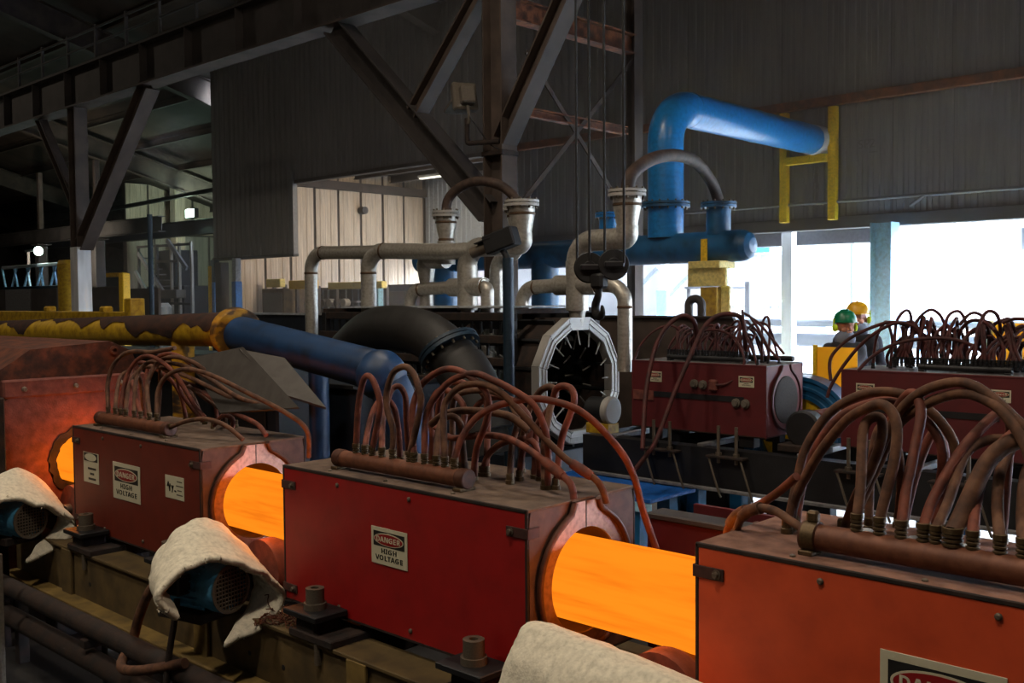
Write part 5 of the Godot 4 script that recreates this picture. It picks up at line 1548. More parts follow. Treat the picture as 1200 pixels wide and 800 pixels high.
	part("elbow_shell", lt([Vector2(0, -0.19), Vector2(0.10, -0.17), Vector2(0.17, -0.08), Vector2(0.185, 0.0), Vector2(0.17, 0.08), Vector2(0.10, 0.17), Vector2(0, 0.19)], Vector3(-5.64, 1.46, -4.6), Vector3(0.6, 0.5, 0.2).normalized(), 28, true), "blue_dusty", bp)
	var bv := thing("blue_standpipe", "dark blue vertical pipe behind the far heater box", "pipe", Vector3(-6.95, FL, -5.0))
	part("pipe_run", tb([Vector3(-6.95, FL, -5.0), Vector3(-6.95, 1.62, -5.0)], 0.085, 18), "blue_dusty", bv)
	part("foot", disc(Vector3(-6.95, FL, -5.0), Vector3.UP, 0.16, 0.03, 18, 0.004), "blue", bv)
	var tk := thing("coolant_tank", "dark navy tank in the shadow under the sloping blue pipe", "tank", Vector3(-7.0, FL, -6.2))
	part("body", span(Vector3(-10.2, FL, -6.9), Vector3(-7.2, 1.20, -5.6), 0.02), "navy", tk)
	part("rim", bx(Vector3(-8.7, 1.215, -5.58), Vector3(3.0, 0.04, 0.06), 0.004), "black_steel", tk)
	var dd := thing("dark_duct", "thick dark duct arching over behind the blue elbow to a bolted flange", "duct", Vector3(-7.5, FL, -6.9))
	part("duct_run", tb(sm([Vector3(-9.35, 1.22, -6.9), Vector3(-8.95, 1.45, -6.85), Vector3(-8.4, 1.66, -6.7), Vector3(-7.75, 1.72, -6.5), Vector3(-7.15, 1.65, -6.42), Vector3(-6.72, 1.40, -6.4), Vector3(-6.5, 1.10, -6.4), Vector3(-6.36, 0.6, -6.4)], 6), 0.225, 28), "duct_dark", dd)
	flange(Vector3(-6.82, 1.50, -6.4), Vector3(-0.62, 0.78, 0.0).normalized(), 0.24, 0.30, "blue_steel", dd, 14)
	part("wrap", tb(sm([Vector3(-6.70, 1.38, -6.4), Vector3(-6.52, 1.16, -6.4), Vector3(-6.38, 0.8, -6.4)], 6), 0.25, 26), "duct_dark", dd)

# ------------------------------------------------------------------ left part of the hall
func left_hall() -> void:
	# yellow rail beam behind the yellow pipe
	var y := thing("yellow_rail", "yellow steel rail just above the rusty yellow pipe, with end stop", "rail", Vector3(-13, 1.7, -5.5))
	part("flange_bar", bx(Vector3(-13.6, 1.81, -5.5), Vector3(4.7, 0.15, 0.12), 0.008), "yellow_dull", y)
	part("end_stop", bx(Vector3(-11.22, 1.88, -5.5), Vector3(0.16, 0.32, 0.18), 0.01), "yellow_dull", y)
	for x in [-11.95, -13.6]:
		part("lug", bx(Vector3(x, 1.91, -5.5), Vector3(0.14, 0.08, 0.12), 0.02), "yellow_dull", y)
	for x in [-12.2, -15.2]:
		part("leg", bx(Vector3(x, 0.67, -5.5), Vector3(0.12, 2.14, 0.12), 0.006), "yellow_dull", y)
	solo("edge_conduit", tb([Vector3(-11.0, FL, -5.6), Vector3(-11.0, 3.0, -5.6)], 0.03, 10), "blue_steel", "slim dark conduit standing at the end of the yellow rail", "conduit")
	var b := thing("bollard", "thick yellow bollard left of the white-footed column", "bollard", Vector3(-27.1, FL, -11.5))
	part("post", lt([Vector2(0, 0), Vector2(0.30, 0), Vector2(0.30, 3.42), Vector2(0.26, 3.52), Vector2(0, 3.54)], Vector3(-27.1, FL, -11.5), Vector3.UP, 20), "yellow_dull", b)
	part("base_plate", bx(Vector3(-27.1, FL + 0.02, -11.5), Vector3(0.9, 0.04, 0.9), 0.01), "yellow_dull", b)
	var gd := thing("yellow_gantry", "yellow square-topped gantry right of the white-footed column", "guard", Vector3(-27.3, FL, -13.0))
	part("post", bx(Vector3(-27.08, 1.2, -13.0), Vector3(0.26, 3.2, 0.22), 0.02), "yellow", gd)
	part("top_bar", bx(Vector3(-27.55, 2.76, -13.0), Vector3(1.0, 0.12, 0.16), 0.01), "yellow_dull", gd)
	var tk := thing("grey_tank", "long grey tank wall at the left edge behind the yellow rail", "tank", Vector3(-32, FL, -13.4))
	for k in 5:
		part("wall_plate", bx(Vector3(-37.2 + k * 2.1, 1.02, -13.2 + (0.03 if k % 2 else 0.0)), Vector3(2.07, 2.85, 0.08), 0.01), "grey_steel" if k % 2 else "dark_steel", tk)
	part("back_plate", bx(Vector3(-33, 1.0, -14.4), Vector3(10.4, 2.8, 0.08)), "dark_steel", tk)
	# lattice truss
	var lt_ := thing("lattice_truss", "pale blue lattice truss standing above the grey tank", "truss", Vector3(-38.5, 2.4, -15))
	part("top_chord", bx(Vector3(-37.8, 3.36, -15), Vector3(7.2, 0.12, 0.12), 0.01), "pale_grey", lt_)
	part("bottom_chord", bx(Vector3(-37.8, 2.55, -15), Vector3(7.2, 0.12, 0.12), 0.01), "blue_steel", lt_)
	for k in 12:
		var g := G.new()
		var x := -41.2 + k * 0.6
		g.bar(Vector3(x, 2.56, -15), Vector3(x + (0.55 if k % 2 else -0.3), 3.34, -15), 0.06, 0.08)
		part("diagonal", g, "blue_pale", lt_)
	for x in [-41.0, -34.6]:
		part("leg", bx(Vector3(x, 1.05, -15), Vector3(0.2, 2.9, 0.2), 0.01), "blue_steel", lt_)
	var wl := thing("work_lamp", "lit work lamp at the far left above the lattice truss", "lamp", Vector3(-38, FL, -14.95))
	part("arm", bx(Vector3(-38.6, 3.93, -15.05), Vector3(1.4, 0.08, 0.08), 0.01), "pale_grey", wl)
	part("pole", bx(Vector3(-39.2, 1.75, -15.1), Vector3(0.10, 4.3, 0.10), 0.01), "dark_steel", wl)
	part("lamp_glass", disc(Vector3(-37.95, 3.885, -15.0), Vector3(0.7, -0.1, 0.7).normalized(), 0.17, 0.06, 20, 0.02), "lamp_glow", wl)
	area(wl, Vector3(-37.88, 3.87, -14.90), Vector2(0.3, 0.3), Vector3(0.7, -0.3, 0.7).normalized(), 5.0, Color(0.9, 1.0, 0.95))
	area(wl, Vector3(-38.0, 3.9, -15.12), Vector2(0.3, 0.3), Vector3(-0.7, 0.1, -0.7).normalized(), 16.0, Color(1.0, 0.95, 0.85))
	# lamp beam and railing at the end of the hall
	beam("lamp_beam", "dark green beam under the bright lamp near the end wall", Vector3(-58, 5.16, -22), Vector3(-30.0, 5.10, -22), 0.4, 0.62, "navy", "beam", "")
	beam("pipe_bridge", "thin dark truss chord above the bright lamp", Vector3(-58, 6.2, -22), Vector3(-30.0, 6.75, -22), 0.16, 0.16, "dark_steel", "beam", "")
	var fl := thing("flood_lamp", "bright greenish flood lamp on the dark beam near the end wall", "lamp", Vector3(-39.2, 5.5, -21.8))
	part("lamp_head", bx(Vector3(-39.25, 5.72, -21.9), Vector3(0.75, 0.42, 0.2), 0.03), "grey_steel", fl)
	part("lamp_glass", bx(Vector3(-39.25, 5.72, -21.77), Vector3(0.66, 0.34, 0.05), 0.015), "lamp_glow", fl)
	part("stand", bx(Vector3(-39.25, 5.53, -21.9), Vector3(0.1, 0.12, 0.1), 0.01), "grey_steel", fl)
	area(fl, Vector3(-39.25, 5.72, -21.70), Vector2(0.66, 0.34), Vector3(0.35, -0.25, 0.9).normalized(), 14.0, Color(0.80, 1.0, 0.9))
	area(fl, Vector3(-39.25, 5.96, -22.0), Vector2(0.5, 0.3), Vector3(-0.75, -0.05, -0.6).normalized(), 26.0, Color(0.86, 1.0, 0.92))
	beam("gallery_beam", "dark gallery beam at the left edge above the lit work lamp", Vector3(-62, 4.9, -17.5), Vector3(-33.5, 4.75, -17.5), 0.3, 0.55, "dark_steel", "beam", "")
	for k in [[-44.0, "gallery post farther from the white-footed column, above the lattice truss"], [-38.6, "gallery post nearer the white-footed column, above the lattice truss"]]:
		var gp := thing("gallery_post", k[1], "post", Vector3(k[0], FL, -17.5))
		part("shaft", bx(Vector3(k[0], 2.0, -17.5), Vector3(0.4, 4.8, 0.4), 0.02), "dark_steel", gp)
		part("upper_post", bx(Vector3(k[0], 6.3, -17.5), Vector3(0.2, 2.4, 0.2), 0.02), "brown_steel", gp)
		part("head_plate", bx(Vector3(k[0], 4.45, -17.5), Vector3(0.7, 0.06, 0.6), 0.01), "dark_steel", gp)
	var pp := thing("wall_post", "pale brown post standing against the end wall beneath the lamp", "post", Vector3(-44.4, FL, -24))
	part("shaft", bx(Vector3(-44.4, 3.6, -24), Vector3(0.5, 8.0, 0.5), 0.02), "beige_siding", pp)
	var ew := Node3D.new()
	ew.name = "wall_end"
	ew.set_meta("kind", "structure")
	add_child(ew)
	part("backing", span(Vector3(-46.3, FL, -28.0), Vector3(-46.0, 7.6, -22.2)), "brown_steel", ew)
	panels_z(ew, -45.98, -22.2, -28.0, FL, 5.2, 1.0, "beige_plain", 0.6, 0.02, 1.5)
	panels_z(ew, -45.98, -22.2, -28.0, 5.3, 7.6, 1.0, "beige_siding", 0.6, 0.03, 1.2)
	# stair tower with machine
	var s := thing("stair_tower", "cluttered dark stair tower with pale rails near the end of the hall", "stairs", Vector3(-36, FL, -19))
	part("core", span(Vector3(-38.2, FL, -20.6), Vector3(-35.2, 2.6, -19.2), 0.03), "black_steel", s)
	part("core", span(Vector3(-37.6, 2.6, -20.4), Vector3(-36.2, 4.0, -19.4), 0.03), "black_steel", s)
	for x in [-38.1, -36.6, -35.5, -34.9, -34.0]:
		part("upright", bx(Vector3(x, 1.9, -18.9), Vector3(0.10, 4.6, 0.10), 0.01), "beige_plain" if x > -36 else "dark_steel", s)
	for k in [[-38.1, 4.15, -34.0, 4.1], [-36.6, 3.55, -34.9, 3.5], [-36.6, 2.35, -34.9, 2.3], [-36.4, 1.95, -34.0, 1.9]]:
		var g := G.new()
		g.bar(Vector3(k[0], k[1], -18.85), Vector3(k[2], k[3], -18.85), 0.07, 0.09)
		part("rail", g, "dark_steel", s)
	for k in [[-37.7, 3.9, -35.6, 2.2], [-38.0, 3.2, -36.8, 2.1], [-35.4, 4.3, -34.0, 3.2]]:
		var g := G.new()
		g.bar(Vector3(k[0], k[1], -18.7), Vector3(k[2], k[3], -18.7), 0.08, 0.16)
		part("stringer", g, "grey_steel", s)
	for k in 7:
		part("tread", bx(Vector3(-37.5 + k * 0.27, 3.7 - k * 0.22, -18.95), Vector3(0.3, 0.04, 0.55), 0.004), "dark_steel", s)
	part("bench", bx(Vector3(-35.4, 2.28, -18.8), Vector3(1.5, 0.32, 0.4), 0.02), "cement", s)
	part("tarpaulin", lt([Vector2(1.1, 0), Vector2(0.95, 0.3), Vector2(0.5, 0.6), Vector2(0, 0.7)], Vector3(-37.2, 1.5, -18.3), Vector3.UP, 20, true), "blue_steel", s)
	solo("traffic_drum", lt([Vector2(0, 0), Vector2(0.36, 0), Vector2(0.32, 2.2), Vector2(0.2, 2.35), Vector2(0, 2.35)], Vector3(-34.9, FL, -18.2), Vector3.UP, 20), "beige_plain", "pale upright drum at the foot of the stair tower", "drum")
	# posts under the hanging wall
	var k2 := [[-28.95, -16.9, 3.0, "blue post under the left edge of the dark hanging wall"], [-27.35, -16.7, 3.0, "blue post with a pale top under the dark hanging wall, beside the yellow block"]]
	for k in k2:
		var p := thing("blue_post", k[3], "post", Vector3(k[0], FL, k[1]))
		part("shaft", bx(Vector3(k[0], 1.1, k[1]), Vector3(0.24, 3.0, 0.24), 0.02), "post_blue", p)
		part("upper_sleeve", bx(Vector3(k[0], 2.95, k[1]), Vector3(0.2, 0.72, 0.2), 0.01), "pale_grey" if k[0] > -28 else "blue_steel", p)
	var lp := G.new()
	lp.bar(Vector3(-28.45, FL, -16.4), Vector3(-28.75, 3.1, -16.6), 0.1, 0.1)
	solo("leaning_pole", lp, "yellow", "yellow pole leaning between the two blue posts", "pole")
	solo("dark_post", bx(Vector3(-28.2, 1.4, -16.7), Vector3(0.34, 3.6, 0.3), 0.02), "dark_steel", "dark post between the two blue posts", "post")
	# things along the beige wall
	var cb := thing("wall_cabinet", "olive-grey cabinet below the left yellow block, by the beige wall", "cabinet", Vector3(-27.2, FL, -17.7))
	part("body", span(Vector3(-27.7, FL, -18.6), Vector3(-26.5, 2.38, -17.8), 0.02), "olive", cb)
	part("door", bx(Vector3(-27.1, 1.1, -17.79), Vector3(1.05, 2.3, 0.02), 0.006), "cement", cb)
	var yb := [[-27.55, -26.75, 2.55, 0.26, "short pale yellow block on the cabinet by the beige wall", "yellow_pale"], [-26.3, -25.0, 2.48, 0.26, "bright yellow beam segment in the middle, in front of the beige wall", "yellow"], [-24.3, -21.8, 2.42, 0.2, "long pale yellow beam segment right of the silver pipe", "yellow_pale"]]
	for k in yb:
		var t := thing("yellow_beam", k[4], "beam", Vector3((k[0] + k[1]) * 0.5, k[2], -17.9))
		part("bar", bx(Vector3((k[0] + k[1]) * 0.5, k[2], -17.95), Vector3(k[1] - k[0], k[3], 0.2), 0.02), k[5], t)
		for x in [k[0] + 0.1, k[1] - 0.1]:
			part("post", bx(Vector3(x, (k[2] + FL) * 0.5 - 0.05, -18.1), Vector3(0.1, k[2] - FL, 0.1), 0.006), "dark_steel", t)
	var rk := thing("wire_rack", "dark wire rack with bars of stock below the bright yellow segment", "rack", Vector3(-26, FL, -18.7))
	for i in 9:
		part("bar", bx(Vector3(-26.6 + i * 0.3, 1.0, -18.9), Vector3(0.05, 2.75, 0.05), 0.004), "pale_grey" if i % 3 == 0 else "blue_steel", rk)
	for yy in [1.95, 2.35, 1.6]:
		part("shelf", bx(Vector3(-25.4, yy, -19.0), Vector3(2.6, 0.05, 0.5), 0.004), "grey_steel", rk)
	for i in 6:
		part("stock_piece", disc(Vector3(-26.3 + i * 0.36, 1.92, -18.75), Vector3.BACK, 0.13, 0.2, 12, 0.01), "galvanised" if i % 2 else "dark_steel", rk)
	part("back_sheet", bx(Vector3(-25.4, 1.0, -19.4), Vector3(2.7, 2.8, 0.04)), "black_steel", rk)
	var dc := thing("dark_cabinet", "dark cabinet with a brown edge strip between the two silver pipes", "cabinet", Vector3(-24, FL, -19.5))
	part("body", span(Vector3(-26.2, FL, -21.2), Vector3(-24.9, 2.4, -19.6), 0.02), "dark_steel", dc)
	part("edge_strip", bx(Vector3(-25.0, 1.0, -19.55), Vector3(0.1, 2.7, 0.05), 0.004), "beige_plain", dc)
	var dl := thing("door_frame", "small blue door frame with a white panel by the dark cabinet", "frame", Vector3(-24.4, FL, -19.5))
	part("jamb", bx(Vector3(-24.75, 1.0, -19.5), Vector3(0.28, 2.8, 0.2), 0.01), "blue_bright", dl)
	part("jamb", bx(Vector3(-23.95, 1.0, -19.5), Vector3(0.16, 2.8, 0.2), 0.01), "blue_pale", dl)
	part("white_panel", bx(Vector3(-24.4, 1.95, -19.6), Vector3(0.6, 0.5, 0.05), 0.01), "white_paint", dl)
	var ec := thing("dark_cabinet", "wide dark cabinet at the right end of the beige wall, behind the second silver pipe", "cabinet", Vector3(-23, FL, -20))
	part("body", span(Vector3(-23.8, FL, -21.4), Vector3(-22.0, 2.46, -19.7), 0.02), "dark_steel", ec)
	part("door", bx(Vector3(-22.9, 1.0, -19.69), Vector3(1.6, 2.5, 0.02), 0.006), "olive", ec)

# ------------------------------------------------------------------ outside the doors
func outside() -> void:
	struct("ground", span(Vector3(-110, FL - 0.6, -120), Vector3(90, FL - 0.305, 60)), "ground")
	struct("yard_floor", span(Vector3(-46, FL - 0.3, -70), Vector3(60, FL - 0.01, -17.17)), "ground")
	var w := thing("white_building", "long white hall across the yard, washed out by daylight", "building", Vector3(-10, FL, -42))
	part("wall", span(Vector3(-40, FL, -46), Vector3(40, 9, -44), 0), "white_paint", w)
	for k in 16:
		part("wall_rib", bx(Vector3(-38 + k * 5.0, 4.2, -43.97), Vector3(0.1, 9.2, 0.1)), "yard_pale", w)
	part("canopy", bx(Vector3(-8, 5.3, -42.6), Vector3(16, 1.2, 2.6), 0.02), "white_paint", w)
	for k in 20:
		part("canopy_rib", bx(Vector3(-15.6 + k * 0.8, 5.3, -41.25), Vector3(0.2, 1.2, 0.1), 0.02), "yard_pale", w)
	for x in [-16.0, -8.3]:
		part("canopy_post", bx(Vector3(x, 2.1, -41.4), Vector3(0.3, 5.2, 0.3), 0.02), "blue_pale", w)
	part("door", bx(Vector3(-11.5, 1.6, -43.9), Vector3(6, 4.4, 0.1), 0.01), "white_paint", w)
	var g := thing("grey_shed", "low grey shed with a blue band, left of the doorway post", "building", Vector3(-18, FL, -30))
	part("wall", span(Vector3(-26, FL, -34), Vector3(-16.6, 3.4, -30), 0), "yard_pale", g)
	part("blue_band", bx(Vector3(-21.3, 3.75, -29.95), Vector3(9.4, 0.6, 0.1), 0.01), "blue_bright", g)
	for k in 9:
		part("wall_rib", bx(Vector3(-25.4 + k * 1.05, 1.5, -29.96), Vector3(0.08, 3.8, 0.1)), "pale_grey", g)
	beam("canopy_beam", "grey canopy beam just outside, along the top of the bright doorway", Vector3(-15.5, 3.14, -17.9), Vector3(-7.5, 3.12, -17.9), 0.3, 0.3, "grey_steel", "beam", "")
	solo("door_post", bx(Vector3(-9.35, 1.45, -17.6), Vector3(0.22, 3.7, 0.2), 0.01), "white_paint", "white doorway post beside the grey shed", "post")
	solo("thin_pole", tb([Vector3(-13.8, FL, -30), Vector3(-13.8, 5.5, -30)], 0.07, 10), "yard_grey", "taller thin grey pole out in the yard", "pole")
	solo("thin_pole", tb([Vector3(-13.0, FL, -30), Vector3(-13.0, 3.2, -30)], 0.09, 10), "yard_grey", "shorter thin grey pole out in the yard", "pole")
	for k in [[-17.6, "left white caged liquid tote in front of the grey shed"], [-16.0, "right white caged liquid tote in front of the grey shed"]]:
		var t := thing("liquid_tote", k[1], "tote", Vector3(k[0], FL, -29))
		part("tank", bx(Vector3(k[0], 0.95, -29), Vector3(1.3, 1.9, 1.2), 0.08), "white_paint", t)
		for j in 5:
			part("cage_bar", bx(Vector3(k[0] - 0.6 + j * 0.3, 0.95, -28.38), Vector3(0.04, 2.0, 0.04)), "yard_pale", t)
		for yy in [0.3, 1.0, 1.7]:
			part("cage_bar", bx(Vector3(k[0], yy, -28.36), Vector3(1.3, 0.04, 0.04)), "yard_pale", t)
		part("pallet", bx(Vector3(k[0], -0.28, -29), Vector3(1.35, 0.22, 1.25), 0.01), "grey_steel", t)
	for k in [[1.50, 0.17, "upper grey pipe crossing the bright doorway behind the workers", "yard_pale"], [1.17, 0.26, "lower thicker grey pipe crossing the bright doorway behind the workers", "yard_grey"]]:
		var p := thing("yard_pipe", k[2], "pipe", Vector3(-6, FL, -18))
		part("pipe_run", tb([Vector3(-14, k[0], -18.0), Vector3(4, k[0], -18.0)], k[1] * 0.5, 14), k[3], p)
		for x in [-13, -8.0, -3.0, 2.0]:
			part("stand", bx(Vector3(x, (k[0] + FL) * 0.5 - 0.06, -18.0), Vector3(0.1, k[0] - FL - 0.12, 0.1), 0.004), "dark_steel", p)
	var sk := thing("scrap_bin", "low yellow-grey bin standing outside behind the thicker pipe", "bin", Vector3(-8, FL, -16.3))
	part("body", span(Vector3(-9.8, FL, -16.2), Vector3(-5.6, 0.75, -14.6), 0.02), "yellow_pale", sk)
	part("rim", bx(Vector3(-7.7, 0.77, -14.62), Vector3(4.2, 0.06, 0.08), 0.006), "grey_steel", sk)
	# goods yard at the left of the doorway
	var fk := thing("forklift", "grey forklift far out in the yard, beneath the blue header", "forklift", Vector3(-14.1, FL, -23))
	part("chassis", bx(Vector3(-14.1, 0.55, -22.8), Vector3(1.9, 0.9, 1.1), 0.08), "grey_steel", fk)
	for x in [-14.8, -13.4]:
		part("wheel", disc(Vector3(x, -0.05, -22.3), Vector3.BACK, 0.35, 0.22, 20, 0.03), "black", fk)
		part("wheel", disc(Vector3(x, -0.05, -23.5), Vector3.BACK, 0.35, 0.22, 20, 0.03), "black", fk)
	part("mast", bx(Vector3(-13.05, 1.1, -22.8), Vector3(0.14, 2.6, 0.8), 0.02), "dark_steel", fk)
	for x in [-14.7, -13.6]:
		part("cab_post", bx(Vector3(x, 1.6, -22.3), Vector3(0.08, 1.3, 0.08), 0.01), "dark_steel", fk)
	part("cab_roof", bx(Vector3(-14.15, 2.25, -22.8), Vector3(1.3, 0.06, 1.1), 0.01), "dark_steel", fk)
	part("counterweight", bx(Vector3(-14.9, 0.9, -22.8), Vector3(0.4, 0.9, 1.0), 0.1), "grey_steel", fk)
	part("fork", bx(Vector3(-12.5, 0.0, -22.8), Vector3(1.0, 0.06, 0.5), 0.01), "black_steel", fk)
	for k in [[-15.75, "left blue post out in the yard under the header"], [-14.55, "right blue post out in the yard under the header"]]:
		var p := thing("yard_post", k[1], "post", Vector3(k[0], FL, -21))
		part("shaft", bx(Vector3(k[0], 0.9, -21), Vector3(0.34, 2.6, 0.3), 0.02), "blue_pale", p)
		part("cap", bx(Vector3(k[0], 2.8, -21), Vector3(0.2, 1.3, 0.2), 0.02), "white_paint", p)
		var g2 := G.new()
		g2.bar(Vector3(k[0] + 0.1, 2.0, -21), Vector3(k[0] + 1.0, 2.75, -21), 0.08, 0.1)
		part("knee", g2, "pale_grey", p)

# ------------------------------------------------------------------ people

# ------------------------------------------------------------------ people
# joints with radii, joined by tapered capsules with a smooth minimum, meshed as surface nets
func field(p: Vector3, caps: Array, k: float) -> float:
	var d := 1e9
	for c in caps:
		var a: Vector3 = c[0]
		var b: Vector3 = c[1]
		var ab := b - a
		var t := clampf((p - a).dot(ab) / maxf(ab.length_squared(), 1e-9), 0.0, 1.0)
		var q := p - (a + ab * t)
		if c.size() > 4:
			q = q * c[4]
		var e: float = q.length() - lerpf(c[2], c[3], t)
		var h := clampf(0.5 + 0.5 * (e - d) / k, 0.0, 1.0)
		d = lerpf(e, d, h) - k * h * (1.0 - h)
	return d

func nets(g: G, caps: Array, cell: float, k: float) -> void:
	var lo := Vector3.ONE * 1e9
	var hi := -lo
	for c in caps:
		for j in 2:
			var r := maxf(c[2], c[3]) + cell * 2.0 + k * 0.3
			var rr := Vector3(r, r, r)
			lo = lo.min(c[j] - rr)
			hi = hi.max(c[j] + rr)
	var n := Vector3i(((hi - lo) / cell).ceil()) + Vector3i.ONE
	var nx := n.x; var ny := n.y; var nz := n.z
	var f := PackedFloat32Array()
	f.resize(nx * ny * nz)
	f.fill(1.0)
	# only the cells near each bone are visited
	var seen := PackedByteArray()
	seen.resize(nx * ny * nz)
	for c in caps:
		var r := maxf(c[2], c[3]) * 1.25 + cell * 2.0 + k * 0.5
		var steps := maxi(1, int(ceil((c[1] - c[0]).length() / r)))
		for s in steps + 1:
			var m: Vector3 = c[0].lerp(c[1], float(s) / steps)
			var a := Vector3i(((m - Vector3(r, r, r) - lo) / cell).floor()).clamp(Vector3i.ZERO, n - Vector3i.ONE)
			var b := Vector3i(((m + Vector3(r, r, r) - lo) / cell).ceil()).clamp(Vector3i.ZERO, n - Vector3i.ONE)
			for z in range(a.z, b.z + 1):
				for y in range(a.y, b.y + 1):
					for x in range(a.x, b.x + 1):
						var i := x + nx * (y + ny * z)
						if seen[i] == 0:
							seen[i] = 1
							f[i] = field(lo + Vector3(x, y, z) * cell, caps, k)
	var vid := PackedInt32Array()
	vid.resize(nx * ny * nz)
	vid.fill(-1)
	var vs := []
	var ns := []
	for z in nz - 1:
		for y in ny - 1:
			for x in nx - 1:
				var i := x + nx * (y + ny * z)
				var s := 0
				for o in 8:
					if f[i + (o & 1) + nx * ((o >> 1) & 1) + nx * ny * (o >> 2)] < 0.0:
						s += 1
				if s == 0 or s == 8:
					continue
				var acc := Vector3.ZERO
				var m := 0
				for e in [[0, 1], [2, 3], [4, 5], [6, 7], [0, 2], [1, 3], [4, 6], [5, 7], [0, 4], [1, 5], [2, 6], [3, 7]]:
					var a: int = e[0]
					var b: int = e[1]
					var fa := f[i + (a & 1) + nx * ((a >> 1) & 1) + nx * ny * (a >> 2)]
					var fb := f[i + (b & 1) + nx * ((b >> 1) & 1) + nx * ny * (b >> 2)]
					if (fa < 0.0) != (fb < 0.0):
						acc += Vector3(a & 1, (a >> 1) & 1, a >> 2).lerp(Vector3(b & 1, (b >> 1) & 1, b >> 2), fa / (fa - fb))
						m += 1
				var p := lo + (Vector3(x, y, z) + acc / m) * cell
				vid[i] = vs.size()
				vs.append(p)
				var h := cell * 0.5
				ns.append(Vector3(field(p + Vector3(h, 0, 0), caps, k) - field(p - Vector3(h, 0, 0), caps, k), field(p + Vector3(0, h, 0), caps, k) - field(p - Vector3(0, h, 0), caps, k), field(p + Vector3(0, 0, h), caps, k) - field(p - Vector3(0, 0, h), caps, k)).normalized())
	var st := [1, nx, nx * ny]
	for z in range(1, nz - 1):
		for y in range(1, ny - 1):
			for x in range(1, nx - 1):
				var i := x + nx * (y + ny * z)
				for ax in 3:
					if (f[i] < 0.0) == (f[i + st[ax]] < 0.0):
						continue
					var u: int = st[(ax + 1) % 3]
					var w: int = st[(ax + 2) % 3]
					var a := vid[i]; var b := vid[i - u]; var c := vid[i - u - w]; var d := vid[i - w]
					if a < 0 or b < 0 or c < 0 or d < 0:
						continue
					g.quads(vs[a], vs[b], vs[c], vs[d], ns[a], ns[b], ns[c], ns[d])

func limb(a: Array, list: Array) -> void:     # a chain of joints [point, radius]
	for i in a.size() - 1:
		list.append([a[i][0], a[i + 1][0], a[i][1], a[i + 1][1]])

